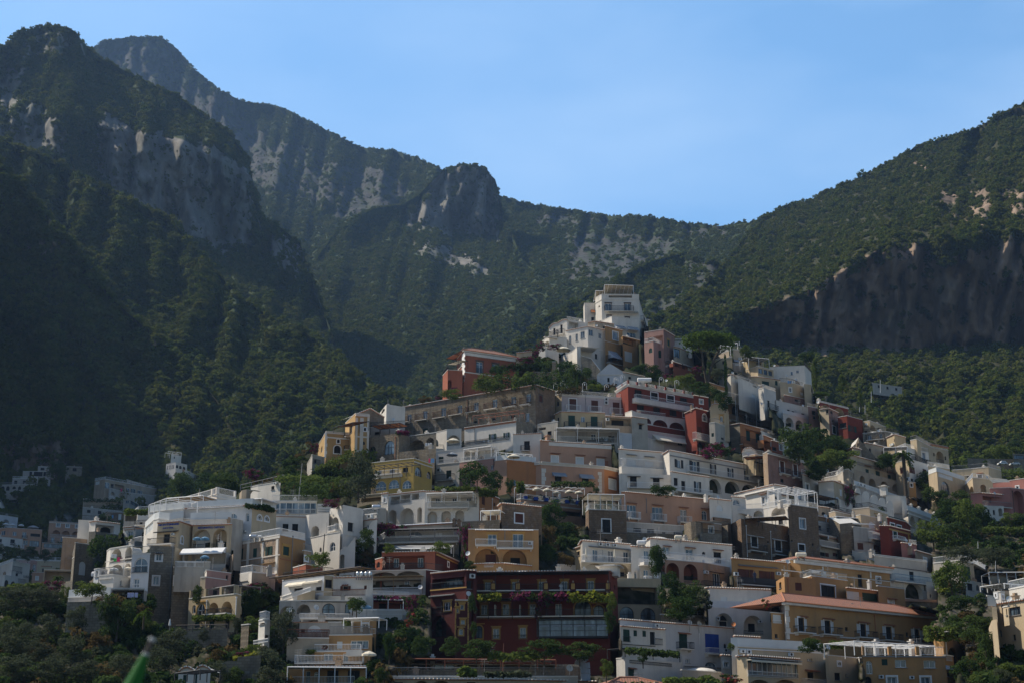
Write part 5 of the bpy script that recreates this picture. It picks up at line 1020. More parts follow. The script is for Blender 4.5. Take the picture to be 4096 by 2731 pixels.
h=vol(Hs('cream canopy shed with a thin arch beside the ravine','shed'),'bi',[(515,225),(845,235)],400,"L 530 245 835 360",d=290,cop='f')
vol(h,'st',[(855,60),(890,-90),(1100,-60)],470,"Xa 935 130 1003 290",d=282,cop='f')
vol(h,'sg',[(690,375),(855,350)],540,"",d=270,cop=None)
rng=np.random.default_rng(7)
K=4096/2352
def leafmat(key,c,c2,c3=None,tr=.35):
    m,nt,b=nodes(key); nt.nodes.remove(b); out=nt.nodes['Material Output']
    oi=nt.nodes.new('ShaderNodeObjectInfo'); n=tex(nt,2.2,3); geo=nt.nodes.new('ShaderNodeNewGeometry')
    a=mixc(nt,ramp(nt,n,[(.35,(0,0,0)),(.7,(1,1,1))]),c,c2)
    a=mixc(nt,oi.outputs['Random'],a,c3 or sc(c2,.75)) if True else a
    mu=nt.nodes.new('ShaderNodeMath'); mu.operation='MULTIPLY'; nt.links.new(oi.outputs['Random'],mu.inputs[0]); mu.inputs[1].default_value=.55
    a2=mixc(nt,mu.outputs[0],mixc(nt,ramp(nt,n,[(.35,(0,0,0)),(.7,(1,1,1))]),c,c2),c3 or sc(c2,.6))
    d=nt.nodes.new('ShaderNodeBsdfDiffuse'); t=nt.nodes.new('ShaderNodeBsdfTranslucent'); nt.links.new(a2,d.inputs[0]); nt.links.new(a2,t.inputs[0])
    mx=nt.nodes.new('ShaderNodeMixShader'); mx.inputs[0].default_value=tr; nt.links.new(d.outputs[0],mx.inputs[1]); nt.links.new(t.outputs[0],mx.inputs[2])
    nt.links.new(mx.outputs[0],out.inputs[0]); M[key]=m; return m
leafmat('leaf_dark',(.028,.055,.018),(.055,.09,.026),(.08,.11,.035))
leafmat('leaf_light',(.08,.12,.03),(.14,.18,.045))
leafmat('leaf_olive',(.055,.07,.04),(.1,.115,.07))
leafmat('leaf_pine',(.05,.09,.02),(.12,.18,.035))
leafmat('leaf_yellow',(.16,.2,.03),(.26,.26,.04))
leafmat('petals_magenta',(.22,.02,.11),(.09,.05,.04),(.16,.04,.09))
leafmat('leaf_brown',(.1,.07,.03),(.13,.1,.045))
leafmat('leaf_forest',(.04,.066,.012),(.1,.135,.022),(.145,.135,.035))
bark=flat('bark',(.07,.055,.04),.9)
def quads(cent,nrm,size,mat,name,mi=None,mats=None):
    """cloud of leaf-clump quads -> mesh"""
    n=len(cent); u=np.cross(nrm,rng.normal(size=(n,3))); u/=np.linalg.norm(u,axis=1)[:,None]+1e-9; v=np.cross(nrm,u)
    s=size[:,None]*.5; a=rng.uniform(.6,1.1,(n,1))
    co=np.stack([cent-u*s-v*s*a,cent+u*s*.8-v*s*a*.6,cent+u*s+v*s*a,cent-u*s*.7+v*s*a*.8],1).reshape(-1,3)
    me=bpy.data.meshes.new(name); me.vertices.add(4*n); me.vertices.foreach_set('co',co.ravel())
    me.loops.add(4*n); me.loops.foreach_set('vertex_index',np.arange(4*n,dtype=np.int32)); me.polygons.add(n); me.polygons.foreach_set('loop_start',np.arange(0,4*n,4,dtype=np.int32)); me.polygons.foreach_set('loop_total',np.full(n,4,dtype=np.int32))
    for m in (mats or [mat]): me.materials.append(m)
    if mi is not None: me.polygons.foreach_set('material_index',mi.astype(np.int32))
    me.update(); me.validate(); return me
def lobes(nl,shape,spread=1.0):
    """lobe centres and radii inside a unit crown (radius 1, height 0..2 -> z -1..1)"""
    L=[]
    while len(L)<nl:
        p=rng.uniform(-1,1,3)
        if np.linalg.norm(p)>.85 or (shape=='round' and np.linalg.norm(p)<.35): continue
        if shape=='pine': p=np.array([p[0]*1.05,p[1]*1.05,.15*p[2]+.25-.2*np.hypot(p[0],p[1])]); r=rng.uniform(.22,.34)
        elif shape=='cone': z=rng.uniform(-.9,.85); k=(1-(z+.9)/1.9)*.8+.12; p=np.array([p[0]*k,p[1]*k,z]); r=.2+.25*k
        elif shape=='cyp': z=rng.uniform(-.95,.9); k=.35*(1-abs(z+.3)/1.5); p=np.array([p[0]*k,p[1]*k,z]); r=.25+.2*k
        else: r=rng.uniform(.25,.45)
        L.append((p,r))
    return L
def crown(name,mat,n,shape='round',nl=14,leaf=.09,mix=None,mixf=.15,fill=.25):
    L=lobes(nl,shape); cent=[];nrm=[]
    for _ in range(n):
        p,r=L[rng.integers(len(L))]; d=rng.normal(size=3); d/=np.linalg.norm(d)
        if rng.random()>.55: d[2]=abs(d[2])*.9+.0
        k=r*(rng.uniform(.75,1.08) if rng.random()>fill else rng.uniform(.1,.8))
        q=p+d*k*np.array([1,1,.9 if shape!='pine' else .55]); cent.append(q)
        e=d+rng.normal(size=3)*.55; nrm.append(e/np.linalg.norm(e))
    cent=np.array(cent); nrm=np.array(nrm)
    sz=leaf*rng.uniform(.6,1.5,n)
    mi=None; mats=None
    if mix:
        cl=np.array([noise.noise(Vector(c*2.2)) for c in cent]); mi=(cl+rng.uniform(-.15,.15,n)>np.quantile(cl,1-mixf)).astype(int); mats=[mat,mix]
    return quads(cent,nrm,sz,mat,name,mi,mats)
FV=[crown('tree_canopy',M['leaf_forest'],420,nl=9,leaf=.2) for _ in range(5)]
CV={}
for k,mk,n,sh,nl,lf in (('broad','leaf_dark',2600,'round',20,.085),('light','leaf_light',2600,'round',20,.085),('olive','leaf_olive',2600,'round',22,.075),('pine','leaf_pine',4200,'pine',46,.06),('cyp','leaf_pine',1600,'cyp',16,.1),('cone','leaf_light',2000,'cone',22,.09),('brown','leaf_brown',1500,'round',14,.1)):
    CV[k]=[crown('foliage_'+k,M[mk],n,sh,nl,lf) for _ in range(3 if k!='pine' else 1)]
CV['boug']=[crown('foliage_bougainvillea',M['leaf_dark'],2200,'round',16,.09,mix=M['petals_magenta'],mixf=.5) for _ in range(3)]
CV['red']=[crown('foliage_red',M['leaf_dark'],1800,'round',14,.09,mix=flat('petals_red',(.3,.03,.03)),mixf=.4)]
# --------------------------------------------------------------- sheets of terrain
def landmat(key,veg,veg2,rock,rock2,rk=True):
    m,nt,b=nodes(key); at=nt.nodes.new('ShaderNodeAttribute'); at.attribute_name='rock'
    n1=tex(nt,.02,9,co='Object',rough=.7); n2=tex(nt,.035,9,(1,1,.22),rough=.75); n3=tex(nt,.25,6)
    v=mixc(nt,ramp(nt,n3,[(.3,(0,0,0)),(.7,(1,1,1))]),veg,veg2)
    r=mixc(nt,ramp(nt,n2,[(.35,(0,0,0)),(.65,(1,1,1))]),rock,rock2)
    r=mixc(nt,ramp(nt,n1,[(.48,(0,0,0)),(.62,(1,1,1))]),r,tuple(.5*a+.5*b_ for a,b_ in zip(rock,veg)))
    nt.links.new(mixc(nt,at.outputs['Fac'],v,r),b.inputs['Base Color']); b.inputs['Roughness'].default_value=.95; b.inputs['Specular IOR Level'].default_value=.1
    rg=nt.nodes.new('ShaderNodeTexNoise'); rg.noise_type='RIDGED_MULTIFRACTAL'; rg.inputs['Scale'].default_value=.06; rg.inputs['Detail'].default_value=9; rg.inputs['Roughness'].default_value=.6
    tc=nt.nodes.new('ShaderNodeTexCoord'); mp=nt.nodes.new('ShaderNodeMapping'); mp.inputs['Scale'].default_value=(1,1,.45); mp.inputs['Rotation'].default_value=(.25,.3,0); nt.links.new(tc.outputs['Object'],mp.inputs[0]); nt.links.new(mp.outputs[0],rg.inputs['Vector'])
    bump(nt,b,rg.outputs['Fac'],1.0,5.0); M[key]=m; return m
landmat('mountain_ground',(.022,.042,.013),(.045,.055,.02),(.078,.078,.075),(.036,.035,.034))
landmat('limestone_ground',(.022,.042,.013),(.045,.055,.02),(.24,.225,.2),(.1,.095,.088))
landmat('cliff_ground',(.022,.03,.012),(.055,.048,.022),(.34,.25,.18),(.11,.082,.062))
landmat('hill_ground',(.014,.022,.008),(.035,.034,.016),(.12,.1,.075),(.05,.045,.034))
def ip(row,x,k):
    if x<=row[0][0]: return row[0][k]
    for a,b in zip(row,row[1:]):
        if x<=b[0]: return a[k]+(b[k]-a[k])*(x-a[0])/(b[0]-a[0])
    return row[-1][k]
def inpoly(x,y,poly):
    c=False; j=len(poly)-1
    for i in range(len(poly)):
        xi,yi=poly[i];xj,yj=poly[j]
        if (yi>y)!=(yj>y) and x<(xj-xi)*(y-yi)/(yj-yi)+xi: c=not c
        j=i
    return c
FPTS=[]
def sheet(name,label,rows,x0,x1,nx,ny,amp,mat,rocks=(),calm=None,bare=.13,push=False,fold=250,wl=60,density=1.0,tree=7.0,dfun=None,scatter=True,cover=None):
    """terrain surface: rows of (x,y,distance) from the crest down, in 2352-px photo coordinates"""
    X=np.linspace(x0,x1,nx); nr=len(rows); V=np.zeros((ny+1,nx,3)); S=np.zeros((ny+1,nx,3)); RK=np.zeros((ny+1,nx))
    seed=sum(map(ord,name))*1.7
    for i,x in enumerate(X):
        ys=[ip(r,x,1) for r in rows]; ds=[ip(r,x,2) for r in rows] if dfun is None else None
        for k in range(1,nr): ys[k]=max(ys[k],ys[k-1]+3)
        for j in range(ny):
            v=j/(ny-1)*(nr-1); a=min(int(v),nr-2); f=v-a; y=ys[a]+(ys[a+1]-ys[a])*f
            if dfun is None: d=ds[a]+(ds[a+1]-ds[a])*f
            else: d=dfun(x*K,y*K)
            ny_=1 if j else .3
            if calm is not None and calm<=v<=calm+1: ny_=.75
            q=Vector((x/wl,y/wl*.45+x/wl*.12,seed)); nzv=noise.fractal(q,1.0,2.1,5)
            g=1-abs(noise.noise(Vector((x/wl*1.6+y/wl*.35,y/wl*.25,seed+9))))*2
            hf=1-abs(noise.noise(Vector((x/wl*5+y/wl*.8,y/wl*1.1,seed+5))))*2; h2=1-abs(noise.noise(Vector((x/wl*13,y/wl*4,seed+7))))*2
            d*=1+amp*(nzv*.8+g*.62+hf*.16+h2*.07)*ny_
            S[j,i]=(x*K,y*K,d)
            nv=noise.fractal(Vector((x/25,y/25,seed)),1,2,4)
            for rp,st in rocks:
                xx=x+nv*22; yy=y+noise.noise(Vector((x/18,y/18,3)))*22
                if inpoly(xx,yy,rp) and noise.fractal(Vector((x/9,y/14,seed+2)),1,2,4)<.22+st*1.3: RK[j,i]=1
    if push and dfun is not None:
        px=S[:ny,:,0];py=S[:ny,:,1];dd=S[:ny,:,2]
        for w,poly in EXTS:
            xs=[p[0] for p in poly];ys=[p[1] for p in poly]
            m=(px>=min(xs))&(px<=max(xs))&(py>=min(ys))&(py<=max(ys)+10)
            for j,i in zip(*np.nonzero(m)):
                if not (inpoly(px[j,i],py[j,i],poly) or inpoly(px[j,i],py[j,i]-9,poly)): continue
                r=Vector(ray(px[j,i],py[j,i])); den=r.dot(w.n)
                if den>-1e-6: continue
                dw=r.y*w.o.dot(w.n)/den
                if dd[j,i]>dw-1 and dd[j,i]-dw<40: dd[j,i]=dw-1
    if push:
        px=S[:ny,:,0];py=S[:ny,:,1];dd=S[:ny,:,2]
        for w,poly in WALLS:
            xs=[p[0] for p in poly];ys=[p[1] for p in poly]
            m=(px>=min(xs)-8)&(px<=max(xs)+8)&(py>=min(ys)+6)&(py<=max(ys)+0)
            if not m.any(): continue
            for j,i in zip(*np.nonzero(m)):
                x=px[j,i];y=py[j,i]
                xx=min(max(x,min(xs)+.5),max(xs)-.5)
                if not inpoly(xx,y,poly) : continue
                r=Vector(ray(xx,y)); den=r.dot(w.n)
                if den>-1e-6: continue
                t=w.o.dot(w.n)/den; dw=r.y*t
                if dd[j,i]<dw+1.5 and dw-dd[j,i]<push: dd[j,i]=dw+1.5
    for j in range(ny):
        for i in range(nx): V[j+1,i]=P(*S[j,i]); 
    V[0]=V[1]; V[0,:,1]+=fold; V[0,:,2]-=fold*.45
    n=(ny+1)*nx; idx=np.arange(n).reshape(ny+1,nx)
    f=np.stack([idx[:-1,:-1],idx[1:,:-1],idx[1:,1:],idx[:-1,1:]],-1).reshape(-1,4)
    me=bpy.data.meshes.new(name); me.vertices.add(n); me.vertices.foreach_set('co',V.reshape(-1)); k=len(f)
    me.loops.add(4*k); me.loops.foreach_set('vertex_index',f.reshape(-1).astype(np.int32)); me.polygons.add(k); me.polygons.foreach_set('loop_start',np.arange(0,4*k,4,dtype=np.int32)); me.polygons.foreach_set('loop_total',np.full(k,4,dtype=np.int32))
    at=me.attributes.new('rock','FLOAT','POINT'); rk=np.vstack([RK[:1],RK[:-1]]) ; at.data.foreach_set('value',rk.reshape(-1).astype(np.float32))
    me.materials.append(M[mat]); me.update(); me.shade_smooth()
    o=bpy.data.objects.new(name,me); COL.objects.link(o); o['kind']='structure'
    if label: o['label']=label
    if scatter:
        S1=S[:ny]; ok=0; tot=0
        ys_=S1[:,:,1]; area=abs((S1[1:,1:,1]-S1[:-1,1:,1])*(S1[1:,1:,0]-S1[1:,:-1,0]))/16
        szp=tree*1487/S1[:-1,:-1,2]; cnt=area/(szp**2)/.075*density
        J,I=np.nonzero(cnt>0)
        for j,i in zip(J,I):
            c=rng.poisson(cnt[j,i]+(1.3*abs(S1[0,i+1,0]-S1[0,i,0])/4/szp[0,i]+.6*abs(S1[0,i+1,1]-S1[0,i,1])/4/szp[0,i] if j==0 and dfun is None else 0)); 
            for _ in range(c):
                a,b=rng.random(),rng.random()
                if RK[j,i]>0 and rng.random()>bare: continue
                p=(V[j+1,i]*(1-a)+V[j+1,i+1]*a)*(1-b)+(V[j+2,i]*(1-a)+V[j+2,i+1]*a)*b
                if cover:
                    sx,sy=unproj(*p)
                    if not (-900<sx<6400 and sy<2900) or not cover(sx,sy): continue
                FPTS.append((p[0],p[1],p[2],tree*.5*min(1.9,max(.45,rng.lognormal(-.12,.33)))*(1 if RK[j,i]==0 else .55),name))
    return o
rk=lambda pts,st=0:(pts,st)
sheet('far_mountain','blue-grey far peak and saddle closing the valley',[
 [(150,150,2700),(200,118,2700),(240,95,2700),(300,85,2700),(370,86,2700),(410,115,2700),(440,155,2650),(500,205,2600),(560,235,2600),(640,245,2600),(700,275,2550),(760,305,2500),(830,340,2500),(900,345,2450),(960,365,2400),(1010,388,2300),(1100,440,2250),(1220,470,2200),(1300,482,2200),(1400,497,2100),(1500,500,2000),(1560,512,1950),(1650,520,1900),(1720,512,1800),(1800,480,1750),(1950,440,1700)],
 [(150,300,2450),(420,280,2500),(600,430,2250),(800,480,2150),(1000,520,2050),(1200,560,1950),(1420,560,1950),(1950,520,1600)],
 [(150,600,1900),(600,640,1800),(900,680,1700),(1200,690,1500),(1420,650,1500),(1950,620,1400)],
 [(150,950,1200),(1200,950,1100),(1950,950,1000)]],150,1950,240,110,.035,'mountain_ground',
 rocks=[rk([(200,118),(300,88),(400,105),(425,190),(520,215),(600,300),(640,440),(560,400),(430,240),(330,200)],.2),rk([(600,330),(700,330),(820,400),(790,470),(600,440)],-.05),rk([(780,395),(860,375),(930,430),(930,510),(780,500)],.1),rk([(1300,540),(1440,530),(1560,560),(1500,620),(1410,645),(1300,640)],-.04),rk([(1230,490),(1400,505),(1400,520),(1240,515)],0),rk([(1560,515),(1680,515),(1680,535),(1560,540)],0),rk([(880,560),(1000,550),(1140,590),(1140,640),(1000,630)],0)],density=.8)
sheet('rock_pinnacle','grey rock pinnacle with a wooded spur below it',[
 [(730,590,1800),(790,510,1900),(860,480,1950),(925,470,2000),(960,450,2000),(1000,410,2000),(1030,385,2000),(1070,376,2000),(1110,385,2000),(1140,415,2000),(1150,470,2000),(1200,600,1800),(1330,700,1500)],
 [(730,600,1790),(860,510,1920),(925,510,1975),(1000,525,1985),(1080,540,1985),(1148,550,1975),(1200,610,1790),(1330,710,1490)],
 [(730,740,1500),(1000,720,1500),(1330,800,1300)],[(730,980,1050),(1330,980,1000)]],730,1330,110,90,.03,'limestone_ground',bare=.1,
 rocks=[rk([(940,500),(1000,400),(1070,378),(1140,400),(1150,545),(1050,545),(940,515)],.3),rk([(930,560),(1010,560),(1140,610),(1130,640),(1000,600)],0)])
sheet('right_spur','wooded spur behind the hilltop',[
 [(1140,850,900),(1180,800,960),(1230,745,1050),(1330,690,1150),(1420,640,1250),(1500,600,1350),(1560,585,1400),(1650,610,1350),(1720,640,1250)],
 [(1140,900,850),(1420,760,1050),(1720,760,1000)],[(1140,1050,600),(1720,1050,600)]],1140,1720,100,60,.045,'mountain_ground',
 rocks=[rk([(1560,600),(1680,600),(1640,680),(1560,640)],-.1),rk([(1480,690),(1560,660),(1560,710),(1480,760)],.0)])
sheet('left_mountain','dark left mountain with a tall limestone cliff',[
 [(-150,150,1300),(0,108,1300),(20,105,1300),(40,75,1320),(120,58,1350),(170,70,1350),(200,110,1370),(230,135,1400),(300,170,1400),(400,220,1400),(470,265,1400),(530,310,1400),(570,370,1400),(585,430,1390),(600,500,1370),(640,520,1350),(690,560,1320),(720,655,1250),(760,760,1170),(800,880,1120),(880,990,1050)],
 [(-150,260,1200),(150,260,1210),(230,290,1230),(420,330,1270),(570,400,1330),(720,690,1240),(880,995,1040)],
 [(-150,420,1170),(150,400,1180),(230,420,1200),(420,540,1240),(570,590,1290),(720,760,1150),(880,960,1000)],
 [(-150,620,980),(300,700,1000),(600,800,980),(880,1000,900)],[(-150,1000,800),(880,1080,800)]],-150,880,190,140,.036,'limestone_ground',bare=.07,
 rocks=[rk([(235,250),(300,290),(420,320),(500,345),(570,400),(580,560),(530,580),(430,540),(330,480),(225,410),(215,340)],.28),rk([(-20,310),(60,235),(110,250),(155,310),(150,355),(60,345)],.1),rk([(20,110),(120,60),(190,90),(150,130),(60,130)],-.1),rk([(0,150),(50,160),(40,250),(0,260)],.1),rk([(600,520),(690,560),(690,640),(620,590)],0)],fold=400)
sheet('left_ridge','long wooded ridge dropping from the left',[
 [(-150,290,1000),(0,322,1000),(100,360,1010),(200,410,1010),(300,460,1010),(400,510,1000),(440,570,990),(500,630,970),(560,690,950),(640,740,930),(700,765,910),(760,800,900),(830,870,860),(900,905,820),(960,935,800),(1050,990,770)],
 [(-150,700,850),(500,850,800),(1050,1040,720)],
 [(-150,1060,690),(1050,1070,660)],[(-150,1420,430),(1050,1420,430)]],-150,1050,190,130,.05,'limestone_ground',
 rocks=[rk([(100,1180),(180,1180),(170,1270),(110,1260)],.1)],push=90,cover=None,fold=200)
sheet('left_foot','shaded wooded foot slope with low cliffs at the left edge',[
 [(-1000,-300,520),(-600,-60,600),(-300,180,700),(-150,300,760),(0,375,790),(60,440,790),(130,520,785),(200,610,780),(260,690,775),(330,750,770),(400,800,765),(440,850,755),(500,920,740),(560,990,720),(620,1040,700)],
 [(-1000,300,470),(-150,800,700),(0,800,730),(620,1050,695)],[(-1000,900,430),(-150,1010,670),(620,1065,685)],[(-1000,1400,380),(-150,1120,660),(620,1120,672)]],-1000,620,180,90,.035,'cliff_ground',
 rocks=[rk([(-20,1000),(150,1020),(160,1080),(100,1130),(-20,1110)],.15),rk([(70,540),(120,540),(120,600),(70,590)],-.05)],fold=150)
sheet('right_mountain','right mountain with a broad shaded cliff band',[
 [(1420,800,850),(1500,735,900),(1560,700,960),(1640,640,1060),(1700,560,1350),(1760,500,1480),(1800,475,1500),(1860,460,1500),(1960,415,1450),(2040,375,1430),(2100,340,1400),(2180,315,1370),(2230,300,1350),(2300,265,1320),(2352,240,1300),(2500,180,1300),(3400,-100,1100)],
 [(1420,805,840),(1640,730,880),(1740,705,880),(1840,675,890),(1960,605,920),(2050,560,930),(2200,540,930),(2352,520,930),(2500,500,930),(3400,380,800)],
 [(1420,830,815),(1640,790,875),(1740,790,915),(2050,800,965),(2352,790,970),(2500,790,970),(3400,790,830)],
 [(1420,880,740),(1700,850,775),(2500,860,790),(3400,860,690)],
 [(1420,1250,400),(2500,1250,400),(3400,1250,380)]],1420,3400,330,150,.042,'cliff_ground',calm=1,bare=.03,
 rocks=[rk([(1720,720),(1840,680),(1960,610),(2040,570),(2100,560),(2160,600),(2260,560),(2352,540),(2500,520),(2500,800),(2200,795),(2050,805),(1900,815),(1740,800)],.3),rk([(2150,450),(2352,430),(2500,430),(2500,500),(2200,510)],-.14),rk([(2070,370),(2115,365),(2115,390),(2075,390)],0)],push=60,fold=300)
def covok(sx,sy):
    for w,poly in WALLS:
        if poly[0][0]-14<sx<poly[1][0]+14 and min(poly[0][1],poly[1][1])-6<sy<max(poly[2][1],poly[3][1]): return False
    return True
q=1/K
T1=[(-900,2330),(-300,2330),(0,2345),(250,2365),(400,2300),(450,2150),(600,2080),(800,2000),(1000,1960),(1150,1870),(1230,1800),(1330,1720),(1500,1660),(1800,1590),(1950,1500),(2080,1450),(2200,1350),(2350,1290),(2480,1260),(2600,1310),(2700,1370),(2850,1410),(3000,1450),(3100,1480),(3250,1570),(3300,1640),(3450,1740),(3600,1800),(3750,1880),(3900,1940),(4096,1970),(4500,1990),(5400,2020),(6600,2200)]
def D1(x,y): return D(x,y)*1.01
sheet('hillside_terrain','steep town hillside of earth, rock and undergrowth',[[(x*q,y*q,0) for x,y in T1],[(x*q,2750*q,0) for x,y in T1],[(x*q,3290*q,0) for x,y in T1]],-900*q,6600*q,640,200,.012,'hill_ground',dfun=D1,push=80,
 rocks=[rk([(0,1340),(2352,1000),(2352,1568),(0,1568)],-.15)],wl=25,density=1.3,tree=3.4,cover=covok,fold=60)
# forest instances
def forest(name,label,pts,variants):
    me=bpy.data.meshes.new(name); n=len(pts); me.vertices.add(n); me.vertices.foreach_set('co',np.array([p[:3] for p in pts]).ravel())
    a=me.attributes.new('size','FLOAT','POINT'); a.data.foreach_set('value',np.array([p[3] for p in pts],dtype=np.float32))
    o=bpy.data.objects.new(name,me); COL.objects.link(o); o['kind']='stuff'; o['label']=label; o['category']='trees'
    cl=bpy.data.collections.new('canopy_variants_'+name)
    for i,v in enumerate(variants): cl.objects.link(bpy.data.objects.new('tree_canopy',v))
    ng=bpy.data.node_groups.new('scatter_'+name,'GeometryNodeTree'); ng.interface.new_socket('Geometry',in_out='INPUT',socket_type='NodeSocketGeometry'); ng.interface.new_socket('Geometry',in_out='OUTPUT',socket_type='NodeSocketGeometry')
    N=ng.nodes; L=ng.links; gi=N.new('NodeGroupInput'); go=N.new('NodeGroupOutput'); ip_=N.new('GeometryNodeInstanceOnPoints'); ci=N.new('GeometryNodeCollectionInfo'); ci.inputs[0].default_value=cl; ci.inputs['Separate Children'].default_value=True; ci.inputs['Reset Children'].default_value=True
    at=N.new('GeometryNodeInputNamedAttribute'); at.data_type='FLOAT'; at.inputs[0].default_value='size'
    rv=N.new('FunctionNodeRandomValue'); rv.data_type='FLOAT_VECTOR'; rv.inputs[0].default_value=(-.2,-.2,0); rv.inputs[1].default_value=(.2,.2,6.28)
    L.new(gi.outputs[0],ip_.inputs['Points']); L.new(ci.outputs[0],ip_.inputs['Instance']); ip_.inputs['Pick Instance'].default_value=True; L.new(rv.outputs[0],ip_.inputs['Rotation']); L.new(at.outputs[0],ip_.inputs['Scale']); L.new(ip_.outputs[0],go.inputs[0])
    md=o.modifiers.new('scatter','NODES'); md.node_group=ng; return o
forest('mountain_forest','dark green woodland covering the mountain slopes',[p for p in FPTS if p[4]!='hillside_terrain'],FV)
UV=[crown('undergrowth_clump',M['leaf_dark'],700,nl=10,leaf=.16) for _ in range(3)]+[crown('undergrowth_clump',M['leaf_brown'],500,nl=9,leaf=.16),crown('undergrowth_clump',M['leaf_olive'],600,nl=9,leaf=.16)]
forest('hillside_undergrowth','scrub and garden greenery between the houses',[p for p in FPTS if p[4]=='hillside_terrain'],UV)
g=MB(); g.quad((-3400,-150,-3),(3400,-150,-3),(3400,4400,-3),(-3400,4400,-3)); o=g.build('ground',flat('ground_earth',(.08,.07,.05))); o['kind']='structure'
print('forest points',len(FPTS))

hz=MB(); hz.box((-3500,-200,-4),(7000,0,0),(0,4700,0),(0,0,1700)); ho=hz.build('haze',[]); ho['kind']='stuff'; ho['label']='thin blue summer haze filling the valley'; ho['category']='haze'
hm=bpy.data.materials.new('haze'); hm.use_nodes=True; ht=hm.node_tree; ht.nodes.remove(ht.nodes['Principled BSDF']); hv=ht.nodes.new('ShaderNodeVolumePrincipled'); hv.inputs['Density'].default_value=HZD; hv.inputs['Color'].default_value=(.36,.6,1,1); hv.inputs['Anisotropy'].default_value=.3
ht.links.new(hv.outputs[0],ht.nodes['Material Output'].inputs['Volume']); ho.data.materials.append(hm)
def wdepth(x,y,tol=0):
    best=None
    for w,poly in WALLS:
        if inpoly(x,y+tol,poly):
            r=Vector(ray(x,y)); den=r.dot(w.n)
            if den>-1e-6: continue
            d=r.y*w.o.dot(w.n)/den
            if best is None or d<best: best=d
    return best
def dz(x,y):
    """distance of whatever the photo shows at (or just under) this point"""
    for t in (0,6,14,24,40):
        d=wdepth(x,y,t)
        if d: return d
    return D(x,y)
def trunk(mb,base,top,r,limbs=4,lean=0):
    base=Vector(base); top=Vector(top); H=(top-base).length; m=base.lerp(top,.5)+Vector((H*.04*lean,0,0))
    mb.bar(base-Vector((0,0,.8)),m,r,7,r2=r*.75); mb.bar(m,top,r*.75,7,r2=r*.4)
    for i in range(limbs):
        a=2.4*i+1; p=base.lerp(top,.5+.1*(i%3)); mb.bar(p,p+Vector((math.cos(a)*H*.25,math.sin(a)*H*.25,H*.3)),r*.45,5,r2=r*.15)
KN={'broad':('tree','tree'),'light':('tree','tree'),'olive':('olive_tree','olive tree'),'pine':('umbrella_pine','pine tree'),'cyp':('cypress_tree','cypress'),'cone':('conifer_tree','conifer'),'boug':('bougainvillea','bougainvillea'),'brown':('dry_bush','bush'),'red':('flower_bush','bush')}
def T(kind,x,yb,yt,w,label,group=None,d=None,cf=1.0,name=None):
    x,yb_=E(x,yb); _,yt=E(0,yt); w=w/REG[2]; yb=yb_
    if d is None:
        d=min([v for v in (D(x,yb),wdepth(x,yb),wdepth(x,yb-(yb-yt)*.5)) if v])*.99-w/F*D(x,yb)*.25
    top=P(x,yt,d); bot=P(x,yb,d); H=top[2]-bot[2]; Wd=w/F*d
    nm,cat=KN[kind]
    if name: nm=name; cat=name.replace('_',' ')
    o=empty(nm,bot,label,cat,group)
    if kind in('boug','brown','red'): cf=1.0
    ch=H*cf/2; Wd*=1.1; c=bpy.data.objects.new('crown',rng.choice(CV[kind])); COL.objects.link(c); c.parent=o
    
    full=kind in('broad','light','olive','boug','brown','red'); c.location=(0,0,H-ch*(.98 if full else 1)); c.scale=(Wd/2*1.1,Wd/2*1.0,ch*(1.2 if full else 1.12)); c.rotation_euler=(0,0,rng.uniform(0,6.28))
    if kind not in ('boug','red') and (kind in('pine','cyp','cone') or nm.endswith('tree')):
        q=MB(); trunk(q,(0,0,0),(0,0,max(H*.45,H-ch*1.1)),max(.08,min(.45,H*.03)),4,rng.uniform(-1,1)); q.build('trunk',bark,o)
    return o
def palm(x,yb,yt,w,label,d=None,nf=26,crown_h=.28):
    x,yb=E(x,yb); _,yt=E(0,yt); w=w/REG[2]; d=d or D(x,yb)*.97; top=P(x,yt,d); bot=P(x,yb,d); H=top[2]-bot[2]; R_=w/F*d/2
    o=empty('palm_tree',bot,label,'palm tree'); q=MB(); zc=H*(1-crown_h)
    q.bar((0,0,-1),(0,0,zc*.5),H*.032+.05,8,r2=H*.026+.04); q.bar((0,0,zc*.5),(0,0,zc),H*.026+.04,8,r2=H*.03+.05); q.build('trunk',bark,o)
    cent=[];nr=[];sz=[]
    for i in range(nf):
        a=rng.uniform(0,6.28); el=rng.uniform(-.9,1.3)
        for s in np.linspace(.1,1,26):
            r=R_*s*math.cos(el*.6)*1.05; z=zc+R_*(s*math.sin(el)-.75*s*s)
            for sd in(-1,1): cent.append((r*math.cos(a)-sd*math.sin(a)*R_*.07,r*math.sin(a)+sd*math.cos(a)*R_*.07,z)); nr.append((rng.normal()*.5,rng.normal()*.5,1)); sz.append(R_*.15)
    nr=np.array(nr); nr/=np.linalg.norm(nr,axis=1)[:,None]
    c=bpy.data.objects.new('crown',quads(np.array(cent),nr,np.array(sz),M['leaf_pine'],'palm_fronds')); COL.objects.link(c); c.parent=o
    return o
